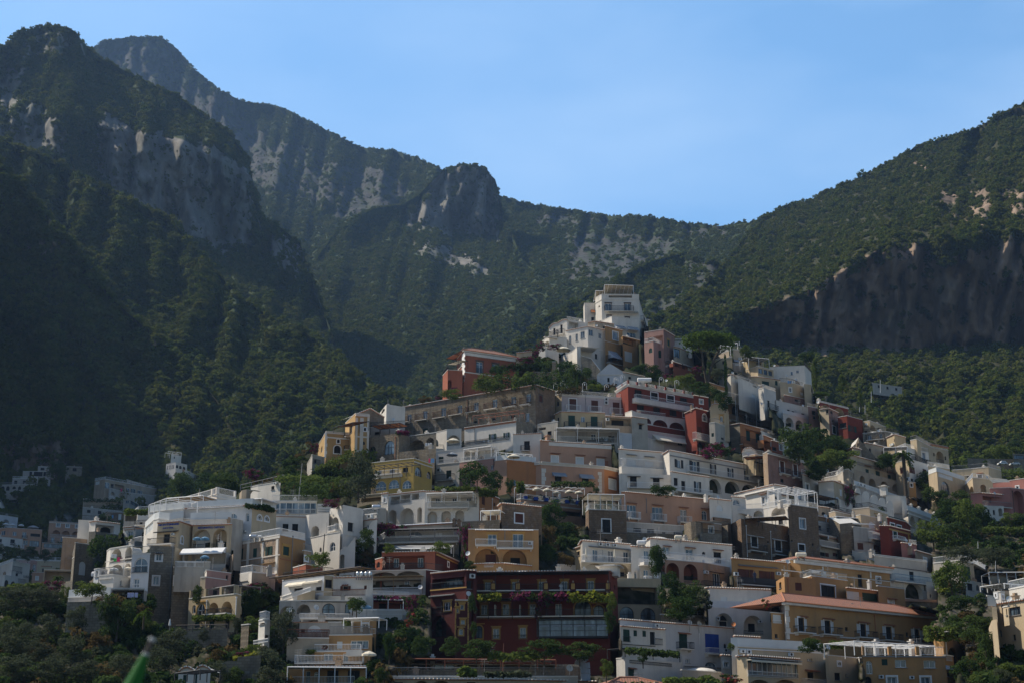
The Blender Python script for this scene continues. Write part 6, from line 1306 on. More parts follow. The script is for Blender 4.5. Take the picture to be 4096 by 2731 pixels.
def V(kind,x0,y0,x1,y1,label,y0b=None,name='climbing_vine',d=None,dens=1.0,thick=1.2,cat=None):
    """vine or hedge: box of foliage between photo points; y0b = top at the right end"""
    (a,b),(c,e)=E(x0,y0),E(x1,y1); y0b_=E(0,y0b if y0b is not None else y0)[1]
    d0=d or min(dz(a,(b+e)/2),D(a,e)) ; d1=d or min(dz(c,(y0b_+e+y0b_-b)/2),D(c,e))
    if abs(d0-d1)>12: d0=d1=min(d0,d1)
    d0-=thick*.8; d1-=thick*.8
    A=np.array(P(a,b,d0)); B=np.array(P(c,y0b_,d1)); zl=P(a,e,d0)[2]; h=A[2]-zl; L=np.linalg.norm(B-A)
    n=int(min(5000,max(600,L*h*42*dens))); t=rng.random(n); hh=rng.random(n)**1.0
    nz=np.array([noise.noise(Vector((k*L/1.5,7,float(len(x_)))) ) for k,x_ in zip(t,[label]*n)])
    up=(1+nz*.5); pos=A[None]*(1-t)[:,None]+B[None]*t[:,None]; pos[:,2]-=h*(1-hh*up)+0*h; pos[:,1]+=rng.normal(size=n)*thick*.4; pos[:,0]+=rng.normal(size=n)*.1
    nr=rng.normal(size=(n,3)); nr[:,2]=abs(nr[:,2])+.3; nr[:,1]-=.5; nr/=np.linalg.norm(nr,axis=1)[:,None]
    o=tuple((A+B)/2); pos-=np.array(o)
    mk={'dark':'leaf_dark','light':'leaf_light','yellow':'leaf_yellow','boug':'leaf_dark','olive':'leaf_olive','brown':'leaf_brown'}[kind]
    mi=mats=None
    if kind=='boug': cl=np.array([noise.noise(Vector(p*.8)) for p in pos]); mi=(cl+rng.uniform(-.2,.2,n)>-.05).astype(int); mats=[M['leaf_dark'],M['petals_magenta']]
    me=quads(pos,nr,rng.uniform(.22,.5,n),M[mk],name,mi,mats); ob=bpy.data.objects.new(name,me); COL.objects.link(ob); ob.location=o
    tag(ob,label,cat or name.replace('_',' ')); return ob
# ---------------- crest
R(*RA)
T('light',905,1245,1058,330,'feathery light green pepper tree in front of the red villa',name='pepper_tree')
T('light',545,1300,1195,200,'small feathery green tree at the foot of the red villa')
T('boug',555,1235,1165,75,'magenta bougainvillea clump beside the red villa wall')
T('boug',405,1300,1262,95,'low bougainvillea at the start of the wavy stone-row roof')
T('brown',265,1335,1265,135,'low brown-green bush left of the wavy stone-row roof',name='garden_bush')
T('boug',1480,800,705,110,'bougainvillea spilling over the white railing left of the parasol terrace')
T('boug',1620,780,728,140,'bougainvillea hanging behind the cream terrace parasol')
T('boug',1385,860,775,140,'bougainvillea on the corner of the garden pergola')
T('boug',1310,915,855,180,'bougainvillea bank above the garden pergola columns')
T('broad',1000,1085,945,150,'dark climber-covered tree against the red villa',cf=1)
T('broad',1740,1080,928,230,'dark garden tree left of the grey sloping wall')
T('broad',1890,1140,948,230,'dark garden tree at the foot of the grey sloping wall')
T('cyp',1855,1215,1058,45,'thin clipped column of ivy on the lilac house terrace')
V('dark',1010,1010,1240,1200,'ivy covering the garden wall left of the pergola piers',name='ivy',dens=.5)
V('dark',1370,1020,1800,1200,'ivy-clad garden wall below the pergola piers',name='ivy',dens=.5)
V('light',1170,1080,1380,1190,'light green ivy tumbling over the low garden wall',y0b=1010,name='ivy')
V('dark',1000,950,1640,1010,'leafy roof of the garden pergola',y0b=895,name='pergola_vine',thick=2.5)
V('brown',1640,1170,1900,1240,'garden shrubs behind the lamp terrace',name='shrub_border')
R(*RB)
p=empty('umbrella_pine',P(*E(1640,1115),383),'big twin-trunked umbrella pine on the hilltop','pine tree')
Hh=P(*E(1640,605),383)[2]-P(*E(1640,1115),383)[2]; k=383/F/2.614
c=bpy.data.objects.new('crown',CV['pine'][0]); COL.objects.link(c); c.parent=p; c.location=(5*k*8,0,Hh-140*k); c.scale=(305*k,255*k,330*k)
def lx(x,y): return ((x-1640)*k,0,(1115-y)*k)
for nm,pts,r in (('trunk',[(1640,1130),(1668,1040),(1705,920),(1740,840),(1800,740)],.55),('trunk',[(1640,1110),(1622,1000),(1605,900),(1600,800),(1560,720)],.45)):
    q=MB(); 
    for a,b in zip(pts,pts[1:]): q.bar(lx(*a),lx(*b),r,7,r2=r*.82); r*=.82
    for a,b in (((1740,840),(1850,760)),((1700,930),(1820,850)),((1605,900),(1500,760)),((1600,850),(1680,740)),((1780,780),(1720,700))): q.bar(lx(*a),lx(*b),.2,5,r2=.08)
    q.build(nm,bark,p)
T('cyp',1845,1195,850,90,'tall dark pointed cypress right of the umbrella pine',d=382)
T('light',2045,860,735,110,'bright green pine behind the cluttered beige house')
T('olive',1750,1100,990,140,'grey olive between the pine trunk and the cypress')
T('boug',1550,1020,950,120,'pink bougainvillea beside the pine trunk')
T('broad',960,1030,940,200,'dark shrub mass below the peeling ochre house',name='shrub')
T('broad',1100,1060,950,160,'dark shrub at the base of the narrow pink house',name='shrub')
T('boug',1240,1100,1030,110,'reddish shrub above the red hotel water tank')
T('light',1390,1190,1040,300,'brownish-green tree above the red hotel roof lamps')
T('broad',1560,1240,1120,220,'leafy tree behind the right end of the red hotel roof')
T('broad',1690,1290,1180,200,'leafy tree between the red hotel and the long ochre house')
T('broad',1830,1400,1235,180,'dark tree over the vaulted beige house')
T('light',470,1200,1140,150,'low leafy shrub behind the lilac house terrace',name='shrub')
R(*RC)
for x,b,t,w,l in ((1210,650,340,125,'tall pale conifer right of the plain white block'),(1492,690,520,140,'pale conifer standing alone in the shaded wood'),(1682,850,660,95,'slim conifer above the red arched house')): T('cone',x,b,t,w,l,d=430)
T('broad',1100,390,285,190,'round-headed tree at the foot of the cliff above the conifers',d=520)
T('pine',1270,800,665,160,'small dense stone pine behind the red arched house',d=400)
T('broad',1040,1420,1050,330,'big dark tree in front of the white arcade')
T('broad',1235,1340,1110,260,'dark tree below the weathered pink house')
T('broad',1420,1320,1160,270,'dark tree below the deep red house')
T('light',1450,1500,1310,430,'wide olive-green stone pine above the long beige terrace house',name='umbrella_pine')
T('broad',1215,1590,1490,190,'leafy tree beside the small railed roof terrace')
T('broad',1960,1510,1350,170,'dark tree at the top of the white garden stair')
T('broad',960,1380,1280,150,'leafy tree beside the orange house')
T('boug',170,1385,1250,330,'wide flowering hedge between the red hotel and the long white hotel')
T('broad',530,345,290,110,'green pine crown behind the cream canopy house')
# ---------------- right
R(*RG)
palm(990,865,368,190,'tall palm standing in front of the cream house with brown shutters',d=335)
palm(762,1030,950,75,'short palm in a pot on the white guesthouse terrace',d=316,crown_h=.7)
T('broad',1180,850,690,185,'round dark tree in front of the white wall beside the palm')
T('broad',800,625,508,170,'dark tree on the garden stair below the ruined chapel wall')
T('broad',1500,1000,862,180,'bushy tree below the diagonal stair house')
T('broad',1345,1000,848,140,'dark tree at the foot of the tall glazed arch')
T('broad',1225,960,830,190,'leafy tree right of the palm above the white guesthouse')
T('light',1580,1220,925,250,'tall light green tree in the middle of the right-hand garden')
T('broad',1400,1180,960,230,'tree right of the guesthouse roof piers')
T('light',1250,1370,1130,320,'large bright tree below the guesthouse arcade')
T('broad',1480,1400,1150,260,'broad green tree in the right-hand garden above the olives')
T('broad',1710,1180,1000,190,'tree in front of the white part of the coral house')
T('olive',1520,1520,1370,320,'silvery olive above the lemon-tree house')
T('olive',1830,1540,1380,340,'wide silvery olive at the right above the covered terrace')
T('light',1980,1170,1050,170,'yellow-green tree under the coral house')
T('broad',2070,1180,1060,150,'tree at the right edge under the coral house')
T('broad',1840,1380,1270,170,'small tree above the wide silvery olive')
T('boug',470,990,785,95,'tall dark purple bougainvillea beside the off-white tiled house')
T('light',1880,560,430,300,'band of tall pale cane on the right hillside',name='cane_thicket',d=470)
T('broad',1740,640,560,70,'round tree in front of the roadside wall',d=440)
T('broad',2010,480,380,180,'tree above the dark glazed roadside building',d=500)
V('light',1700,1180,2091,1230,'clipped green hedge running right below the coral house',name='hedge',d=300)
V('light',1820,640,2091,700,'green terrace hedge below the parked cars',name='hedge',d=420,thick=3)
T('broad',150,745,635,190,'leafy shrubs behind the off-white tiled house',name='shrub')
R(*RM)
T('light',1400,730,450,270,'lemon tree in front of the white arched house')
T('broad',1285,690,560,130,'dark tree between the blue railing and the lemon tree')
T('broad',1480,890,760,240,'dark trees under the stone garden wall')
T('broad',1600,1180,955,340,'big leafy tree right of the yellow palace')
T('broad',1420,1100,960,180,'tree behind the right end of the yellow palace')
V('light',1140,1040,1440,1180,'vine draped over the ochre arch right of the yellow palace')
T('light',1700,1620,1475,220,'bright bush at the bottom right',name='bush')
T('broad',1720,1400,1080,170,'tree against the tall pale pink house')
T('broad',1560,1520,1330,190,'dark fruit tree right of the ochre pergola house',name='fruit_tree')
T('light',1800,1350,1240,250,'green terrace shrubs left of the pale pink house',name='shrub')
T('light',1950,1500,1380,250,'leafy terrace shrubs at the bottom right corner',name='shrub')
T('olive',1850,1568,1450,200,'olive bush at the bottom right corner',name='shrub')
V('yellow',1295,700,1380,722,'yellow flowering strip along the stone garden wall',name='flower_border')
V('light',280,1180,380,1240,'potted shrubs left of the white beam pergola',name='potted_shrub')
T('broad',100,1235,1165,150,'trellis plants on the cream house roof',name='shrub')
# ---------------- centre
R(*RD)
T('olive',610,1290,878,350,'large sunlit tree in front of the yellow house')
T('light',450,1260,1070,190,'yellow-green bush left of the large sunlit tree',name='bush')
T('brown',330,1250,1130,150,'brownish bush on the terraces left of the large sunlit tree')
T('broad',1850,1180,945,360,'dense dark tree in front of the pink laundry house')
T('broad',2050,1190,1010,150,'dark tree right of the dense dark tree')
T('boug',150,830,705,95,'pink bougainvillea at the left corner of the yellow villa')
T('boug',320,1385,1285,190,'bougainvillea above the white corrugated fence')
V('light',470,790,800,910,'bright ivy mound below the stone arched house',name='ivy',thick=3)
V('light',170,960,480,1010,'upper terrace of vines left of the large sunlit tree',y0b=830,name='terrace_vine',thick=3)
V('dark',130,990,470,1040,'middle terrace of vines left of the large sunlit tree',name='terrace_vine',thick=3)
V('dark',20,1060,470,1130,'lower terrace of vines left of the large sunlit tree',name='terrace_vine',thick=3)
V('dark',10,1150,300,1240,'ivy on the terraces beside the tall pale pole',name='ivy',thick=3)
V('light',1420,1165,1870,1200,'hedge along the roof of the white arcaded house',name='hedge')
V('light',1870,1185,2060,1260,'hedge at the orange gable end of the arcaded house',name='hedge')
V('red' if False else 'boug',1010,585,1140,615,'red geraniums on the stone house terrace',name='geraniums')
R(*RE)
V('dark',800,1108,1250,1165,'dark flowering hedge below the grey awnings',name='hedge')
T('broad',1960,1262,1150,240,'round clipped bush on the salmon long-house roof',name='clipped_bush')
T('broad',1265,1240,1165,60,'end of the dark hedge hanging beside the quoined corner',name='shrub')
V('light',440,1110,510,1220,'vine at the left end of the parasol terrace')
T('broad',360,1230,1080,80,'thin climber on the pink corner house',name='climber')
R(*RK)
T('broad',830,420,145,290,'large round dark tree below the parasol terrace')
T('brown',960,800,670,190,'dry brown bush in the gap left of the white double house')
T('brown',760,560,400,200,'dry brush under the large round dark tree')
T('broad',760,760,600,200,'dark scrub in the gap right of the ochre arched house',name='scrub_bush')
V('yellow',30,1112,262,1175,'yellow-green vine at the left of the dark red hotel pergola',name='pergola_vine',d=210)
V('boug',370,1098,965,1172,'magenta bougainvillea along the dark red hotel pergola',name='bougainvillea',d=210)
T('boug',735,1250,1085,200,'bougainvillea cascade in the middle of the dark red hotel',d=209)
T('boug',665,1375,1240,80,'bougainvillea tail hanging below the dark red hotel pergola',d=209)
V('yellow',960,1092,1440,1192,'bright green vine at the right of the dark red hotel pergola',name='pergola_vine',d=209.8)
T('light',1425,1290,1110,105,'bright vine hanging at the right corner of the dark red hotel',name='climbing_vine')
T('broad',1420,1500,1290,120,'dark ivy below the bright vine on the dark red hotel corner',name='ivy')
T('broad',1905,900,610,150,'dark climber on the white double house wall',name='climber')
T('broad',-30,1320,1130,90,'ivy between the stair-tower wing and the dark red hotel',name='ivy')
T('broad',-20,1560,1400,80,'lower ivy between the stair-tower wing and the dark red hotel',name='ivy')
R(*RL)
for x,b,t,w,l in ((480,1240,930,210,'dark purple-flowered creeper mass left of the white arch house'),(700,1260,980,210,'dark green creeper mass beside the white arch house'),(580,1370,1150,280,'lower dark creeper mass behind the broad white house')): T('broad',x,b,t,w,l,name='creeper')
T('broad',335,900,620,150,'dark climber left of the bowed balcony',name='climber')
T('red',1470,1265,1170,90,'potted red-flowered bush on the glass-railed terrace')
R(*RP)
T('broad',800,1110,930,180,'leafy bush at the foot of the stair-tower wing',name='bush')
T('broad',1060,1120,940,320,'dark trees below the dark red hotel')
V('light',1190,1065,1710,1140,'tall grass bank below the dark red hotel',name='grass_bank',thick=2)
T('broad',1770,1130,955,390,'clipped orange tree in front of the glazed veranda',name='orange_tree')
T('broad',2140,1140,965,370,'second orange tree, nearer the metal duct',name='orange_tree')
V('boug',0,485,330,525,'faded bougainvillea over the pink terrace house',name='bougainvillea')
T('boug',400,600,465,160,'bougainvillea at the corner of the straw-arched house')
T('red',370,800,660,120,'red flowering climber beside the lattice balustrade')
T('broad',150,1120,880,120,'potted greenery on the outside stair',name='potted_tree')
V('light',880,1240,1050,1310,'plants along the reed-fenced terrace',name='terrace_planting')
V('olive',1150,1270,1620,1315,'silvery plants along the reed-fenced terrace',name='terrace_planting')
T('broad',460,1120,930,150,'dark shrub beside the stair-tower wing base',name='shrub')
T('broad',60,1380,1230,130,'dark ivy at the bottom centre-left',name='ivy')
R(*RQ)
T('light',295,1190,1030,115,'cone-clipped tree beside the metal duct',name='clipped_tree')
V('dark',470,912,980,965,'vine over the white house pergola',y0b=955)
T('broad',640,1045,950,90,'small tree under the white house pergola')
V('light',830,1195,1350,1260,'hedge along the bottom of the broad white house',name='hedge')
T('red',1460,1265,1170,230,'red bougainvillea at the bottom of the broad white house')
T('light',1470,940,870,60,'tufted plant at the corner of the broad white house',name='tufted_plant')
T('broad',560,1420,1285,260,'shrub on the dark roof behind the broad white house',name='shrub') if 0 else None
T('broad',2200,960,830,180,'climbers on the cream house roof trellis',name='shrub')
T('broad',2330,960,880,100,'shrub on the cream house roof',name='shrub')
R(*RJ)
T('boug',600,640,490,230,'magenta bougainvillea at the left corner of the shaded restaurant')
V('boug',560,530,850,570,'bougainvillea trailing along the shaded restaurant roof',name='bougainvillea')
T('boug',515,820,650,80,'bougainvillea falling down the red house corner')
T('boug',500,910,820,45,'lowest tail of the red-house bougainvillea')
T('boug',1475,900,490,150,'dark bougainvillea column between restaurant and ochre arched house')
T('broad',420,760,570,190,'green climber behind the bright white cubic house',name='climber')
T('brown',420,930,790,160,'dry grass bank below the bright white cubic house')
T('broad',1520,975,895,120,'rounded bush left of the ochre arched house',name='bush')
T('light',665,810,715,120,'yellowish shrub on the red house parapet',name='shrub')
T('light',1220,810,690,190,'wispy yellow bush beside the corrugated awning',name='shrub')
T('broad',330,1420,1280,160,'leafy potted tree at the left of the lattice balustrade',name='potted_tree')
T('boug',900,1450,1260,120,'bougainvillea at the right end of the lattice balustrade')
R(*RI)
T('light',1765,1090,930,240,'bright fig tree in front of the white cubic house',name='fig_tree')
T('boug',1070,1350,1265,270,'bright magenta bougainvillea on the dark garden wall')
T('broad',1050,1480,1320,260,'dark mass of the garden-wall bougainvillea',name='creeper')
T('broad',770,370,140,330,'dark tree behind the hotel roof terrace',d=300)
T('broad',330,360,150,280,'dark tree below the lone white villa',d=420)
T('broad',560,300,110,200,'dark tree right of the lone white villa',d=440)
T('boug',1080,190,65,190,'bougainvillea over the round garden terrace')
T('red',1150,330,275,190,'red flowering hedge on the round garden terrace')
T('light',1120,1490,1430,210,'pale shrub row above the vine pergola',name='shrub')
V('light',1320,140,1800,190,'upper ivy terrace right of the round garden',name='ivy',thick=3,d=262)
V('dark',1380,200,1900,380,'ivy wall behind the glass pavilion',name='ivy',thick=3,dens=.6,d=258)
V('dark',1010,425,1300,470,'planter hedge on the cliff-hotel roof corner',y0b=465,name='planter_hedge')
R(*RO)
T('broad',870,780,470,170,'dark creeper under the magenta bougainvillea',name='creeper')
T('light',975,670,580,230,'light green shrub on the rustic pergola',name='shrub')
T('olive',1270,1190,720,330,'tall grey olive left of the crumbling white house')
T('olive',735,930,795,120,'slim grey olive beside the vine pergola')
V('light',220,770,700,825,'vine roof in front of the sandy cream house',y0b=760,name='pergola_vine')
V('yellow',710,1250,1010,1330,'yellow-green ivy on the stone terrace wall',y0b=1200,name='ivy')
T('boug',785,1270,1185,170,'pink bougainvillea above the yellow-green ivy')
T('olive',1060,1500,1180,400,'broad grey olive at the bottom centre-left')
T('olive',1080,1640,1400,340,'soft green olive at the very bottom')
T('olive',430,1620,1320,330,'olive in front of the scalloped white cottage')
T('broad',690,1600,1400,250,'dark citrus trees right of the scalloped white cottage',name='citrus_tree')
T('light',930,930,780,230,'ivy and shrubs beside the tiny white cottage',name='shrub')
T('light',970,1220,1100,220,'shrubs below the tiny white cottage',name='shrub')
T('olive',340,1080,950,130,'low pale bush under the wooden fence',name='bush')
T('brown',500,1300,1160,170,'dry bush on the slope under the wooden fence')
T('broad',250,620,420,110,'dark climber on the grey stone house corner',name='climber')
T('light',2090,690,560,160,'potted tree beside the striped parasol',name='potted_tree')
T('boug',1760,1170,1110,70,'hanging pink flower pot on the yellow house rail')
T('light',2020,900,820,110,'small climber beside the carved door',name='climber')
T('light',1610,1230,1160,130,'leafy plant on the white-railed balcony',name='potted_plant')
# ---------------- lower left slope
R(*RN)
G='olive trees on the dark lower-left slope'
OL='grey-green olive tree on the shaded slope at the lower left'
for x,b,t,w in ((160,720,430,380),(430,700,440,330),(600,680,480,230),(560,1060,790,350),(880,960,690,270),(250,1240,900,360),(830,1380,1030,360),(600,1560,1280,360),(180,1560,1250,400),(1010,1560,1320,350),(1450,1560,1250,360),(1860,1440,1170,360),(2060,1240,960,360),(90,1180,860,200),(420,1320,1080,300)): T('olive',x,b,t,w,OL,group=G)
T('broad',1370,1000,540,380,'tall black-green tree left of the banana plant')
T('broad',1580,960,720,220,'dark tree under the banana plant')
T('light',1690,940,800,240,'rounded green bush below the banana plant',name='bush')
T('light',50,930,775,110,'bright small tree at the left edge')
T('light',1080,560,370,340,'lemon tree on the glass-railed terrace',name='lemon_tree')
T('light',960,740,650,80,'tuft growing from the terrace retaining wall',name='wall_shrub')
T('light',1125,660,580,90,'tuft hanging over the retaining wall rim',name='wall_shrub')
V('light',100,400,520,470,'bright creeper roof on the left slope',name='creeper',y0b=385)
T('boug',620,480,345,210,'red bougainvillea beside the canopy shed')
T('light',760,600,420,130,'dark-leaved camellia right of the red bougainvillea',name='shrub')
palm(680,350,240,140,'small palm under the cream canopy shed',d=278,crown_h=.7)
palm(1690,830,560,260,'banana plant with broad pale leaves beside the grey stone tower',d=188,nf=9,crown_h=.6)
T('brown',1180,1110,950,250,'dry straw bank around the bare trunk')
T('brown',1250,1480,1400,160,'brown dry shrub at the bottom left')
R(*RH)
for i,(x,b,t,w,l) in enumerate(((290,1410,1335,120,'clipped dark tree above the pink vaulted house'),(470,1410,1300,120,'pointed dark tree above the cream vaulted house'),(30,1350,1250,140,'dark tree left of the white arched house'),(310,1340,1270,130,'dark tree below the wide glazed band'))): T('broad',x,b,t,w,l,d=482)
T('broad',1080,1500,1150,330,'dark tree covering the ravine left of the white arched villa',d=262)
T('broad',590,560,400,190,'tree in front of the dim house with roof posts',d=600)
T('broad',1890,740,530,260,'dark tree under the lone white villa terrace',d=520)
T('light',1280,1180,1100,70,'yellow bamboo beside the ravine house',name='bamboo',d=265)
T('light',1350,1230,1150,80,'climber beside the white stair pergola',name='climber',d=256)
V('light',1310,880,1560,930,'vine pergola above the villa left of the hotel sign',name='pergola_vine',d=264)
V('dark',880,765,1280,800,'hanging plants on the shaded beige balcony',name='hanging_plant',d=543)
T('broad',1700,60,-20,120,'tree at the top of the shaded slope above the lone villa',d=640)
def prop(name,x,y,d,label,group=None,cat=None):
    p=P(x,y,d); return empty(name,p,label,cat or name.replace('_',' '),group),p
def dish(x,y,w,label,base=None,mat='x'):
    X,Y=E(x,y); wd=w/REG[2]; d=dz(X,Y+wd*.7)-.8; r=max(.35,wd/F*d/2); o,p=prop('satellite_dish',X,Y,d,label,'satellite dishes on the roofs')
    q=MB(); ax=Vector((-.75,-.55,.35)).normalized() if 1 else 0; u=ax.cross(Vector((0,0,1))).normalized(); v=u.cross(ax); n,m=14,4
    ax=Vector((rng.uniform(-.3,.5),-.8,.4)).normalized(); u=ax.cross(Vector((0,0,1))).normalized(); v=u.cross(ax)
    def pt(i,j): a=2*math.pi*i/n; k=r*j/m; return tuple(u*math.cos(a)*k+v*math.sin(a)*k*1.08+ax*(k*k/r*.28))
    for i in range(n):
        for j in range(m): q.quad(pt(i,j),pt(i+1,j),pt(i+1,j+1),pt(i,j+1))
    q.build('reflector',mm(mat),o,smooth=True)
    q=MB(); q.bar(v*(-r*.9),ax*r*.9,.02,4); q.bar(ax*r*.85,ax*r*1.0,.06,6); q.build('feed_arm',mm('l'),o)
    q=MB(); q.bar((0,.05,-r*.2),(0,.25,-r*.3),.04,5); q.bar((0,.25,-r*.3),(0,.25,-r-.9),.035,6); q.build('mast',mm('l'),o)
L=lambda s: s
R(*RB); dish(485,530,26,'white dish on the roof left of the peeling ochre house'); dish(1215,1100,22,'white dish on the red hotel roof behind the lamps'); dish(1910,1022,22,'white dish on the terrace right of the cypress'); dish(1650,1095,20,'white dish at the foot of the umbrella pine')
R(*RC)
for x,y,w,l in ((775,422,20,'small dish on the plain white block roof edge'),(905,527,24,'tilted dish above the laundry of the plain white block'),(1000,567,20,'dish beside the arched recess of the plain white block'),(450,382,24,'dish by the striped curtain of the cluttered beige house'),(340,497,20,'dish on the wire-fenced roof right of the cypress'),(640,817,24,'dish on the brown canopy of the long ochre house'),(1740,1032,26,'dish on the cream twin-arched house'),(1865,1102,22,'dish between the two white domes'),(500,1352,26,'dish in front of the small vaulted roof'),(145,1367,28,'dish at the tile edge of the long white hotel'),(1230,803,24,'dish beside the tank left of the deep red house'),(1075,840,18,'dish on the weathered pink roof')): dish(x,y,w,l)
R(*RD); dish(978,460,30,'white dish on the left end of the stone row'); dish(1570,1073,32,'dish on the laundry-house balcony')
R(*RL)
for x,y,w,l in ((970,93,28,'dish above the small plain white house'),(205,537,34,'big dish on the white double-house roof'),(1700,770,24,'dish at the right end of the ochre-yellow roof'),(675,1407,28,'dish on the broad white house tile edge'),(775,1420,30,'wire dish above the royal blue blind')): dish(x,y,w,l)
dish(1135,1428,40,'rusty orange dish beside the right-hand arch of the white arch house',mat='o')
R(*RJ)
for x,y,w,l in ((1495,817,30,'dish on a mast left of the ochre arched house'),(1500,1238,56,'large dish on the stair-tower wing'),(282,1412,30,'dish left of the lattice balustrade'),(690,500,40,'dish on the arcaded house above the bougainvillea'),(995,1168,40,'dish on the straw-arched house balcony')): dish(x,y,w,l)
R(*RP); dish(2032,1232,72,'very large white dish beside the metal duct')
R(*RM)
for x,y,w,l in ((235,28,26,'dish on the yellow-topped little house'),(975,250,34,'tall tilted dish in front of the red and yellow house'),(1010,290,26,'lower dish in front of the red and yellow house'),(1998,537,34,'dish above the covered terrace'),(253,1235,30,'dish on the cream house roof rail'),(1925,792,24,'dish on the pale pink house terrace')): dish(x,y,w,l)
R(*RO); dish(1340,703,36,'dish under the left arch of the arcaded house'); dish(1660,670,42,'dish on the pier of the arcaded house'); 
R(*RG)
for x,y,w,l in ((1745,716,26,'dish on the outdoor-stair house'),(347,915,24,'dish on the off-white tiled house'),(235,1080,24,'dish over the beige geranium house'),(1815,865,24,'dish beside the coral house air conditioners'),(255,657,28,'dish on the small railed roof terrace'),(620,224,22,'dish on the cream arched loggia')): dish(x,y,w,l)
def parasol(x,yt,yb,w,label,col='c',closed=False,group='open parasols',d=None,lean=0):
    X,Yt=E(x,yt); _,Yb=E(x,yb); wd=w/REG[2]; d=d or dz(X,Yb)-1.3; o,p=prop('parasol',X,Yb,d,label,group); H=P(X,Yt,d)[2]-p[2]; r=wd/F*d/2
    q=MB(); q.bar((0,0,-.1),(lean,0,H),.03,6); q.build('pole',mm('l'),o); q=MB(); n=8
    if closed:
        for i in range(n):
            a,b=2*math.pi*i/n,2*math.pi*(i+1)/n; pr=[(.02,H),(.09,H*.85),(.17,H*.45),(.12,H*.35)]
            for (r0,z0),(r1,z1) in zip(pr,pr[1:]): q.quad((r0*math.cos(a),r0*math.sin(a),z0),(r0*math.cos(b),r0*math.sin(b),z0),(r1*math.cos(b),r1*math.sin(b),z1),(r1*math.cos(a),r1*math.sin(a),z1))
    else:
        hh=r*.42
        for i in range(n):
            a,b=2*math.pi*i/n,2*math.pi*(i+1)/n; A=(lean+r*math.cos(a),r*math.sin(a),H-hh+lean*.3*math.cos(a));B=(lean+r*math.cos(b),r*math.sin(b),H-hh+lean*.3*math.cos(b)); m1=(lean+r*.5*math.cos(a),r*.5*math.sin(a),H-hh*.35);m2=(lean+r*.5*math.cos(b),r*.5*math.sin(b),H-hh*.35)
            q.quad((lean,0,H),m1,m2); q.quad(m1,A,B,m2); q.quad(A,(A[0],A[1],A[2]-.22),(B[0],B[1],B[2]-.22),B)
    q.build('canopy',mm(col) if isinstance(col,str) else col,o)
R(*RA); parasol(1710,748,815,165,'large cream parasol on the scrolled-wall terrace',d=398)
R(*RE)
P6=('first from the left','second from the left','third from the left','fourth from the left','fifth from the left','sixth from the left')
for i,x in enumerate((525,635,740,852,972,1088)): parasol(x,1160+i*9-(18 if i==0 else 0)+(20 if i==3 else 0),1296+i*11,92,'white parasol on the salmon restaurant terrace, '+P6[i],d=293.5-i*.0,lean=.25 if i in(1,2,4) else 0)
for i,x in enumerate((527,637,745,852,966,1076)):
    X,Y=E(x,1300+i*10); o,p=prop('restaurant_table',X,Y,293.0,'table with a white top and navy cloth on the parasol terrace, '+P6[i],'tables on the parasol terrace','table')
    q=MB(); q.box((-.45,-.45,.1),(.9,0,0),(0,.9,0),(0,0,.63)); q.build('tablecloth',mm('b'),o); q=MB(); q.box((-.5,-.5,.735),(1,0,0),(0,1,0),(0,0,.03)); q.build('table_top',mm('w'),o)
    for s in (-1,1):
        c,_=prop('chair',X+s*9,Y,293.0,'dark chair at the %s side of the terrace table, %s'%('left' if s<0 else 'right',P6[i]),'chairs on the parasol terrace')
        q=MB(); q.box((-.2,-.2,.42),(.4,0,0),(0,.4,0),(0,0,.05)); q.build('seat',mm('k'),c); q=MB(); q.box((s*.18,-.2,.45),(.04*s,0,0),(0,.4,0),(0,0,.45)); q.build('backrest',mm('k'),c)
        for a in(-.18,.16):
            for b in(-.18,.16): q=MB(); q.box((a,b,0),(.03,0,0),(0,.03,0),(0,0,.42)); q.build('leg',mm('k'),c)
R(*RD); parasol(1602,655,745,145,'cream parasol before the white arched terrace wall',d=325); parasol(1590,803,900,120,'blue and white parasol above the laundry railing',col='y',d=304)
R(*RE); parasol(405,820,890,140,'cream parasol under the white pergola of the corner house',d=302)
R(*RI); parasol(488,770,885,90,'left teal parasol under the restaurant arch','u'); parasol(568,768,885,95,'right teal parasol under the restaurant arch','u'); parasol(568,962,1080,95,'teal parasol on the lower railed terrace','u',d=207)
R(*RN); parasol(1335,198,310,110,'white pagoda parasol in the left arch of the white villa','x',d=204.5); parasol(1500,190,305,85,'cream pagoda parasol in the right arch of the white villa','c',d=204.5); parasol(1992,800,935,30,'folded white parasol on the wooden-fenced terrace','x',closed=True,group='folded parasols',d=188)
R(*RK); parasol(1163,618,775,30,'left folded parasol on the white double-house balcony','c',closed=True,group='folded parasols',d=231.2); parasol(1460,635,775,30,'right folded parasol on the white double-house balcony','c',closed=True,group='folded parasols',d=231.2)
R(*RH)
for i,x in enumerate((58,126,218)): parasol(x,1018+i*6,1075,62,'small white parasol on the far-left roof terrace, '+P6[i],'x',d=506)
parasol(345,1042,1090,120,'wide grey parasol on the salmon and white house roof','l',d=506)
R(*RO); parasol(2280,1180,1300,170,'tilted cream parasol on the yellow terrace house','c',d=179.5); parasol(2255,640,760,110,'blue and white striped parasol left of the lattice balustrade','u',d=186)
R(*RM); parasol(262,205,265,26,'folded white parasol on the off-white terrace','x',closed=True,group='folded parasols')
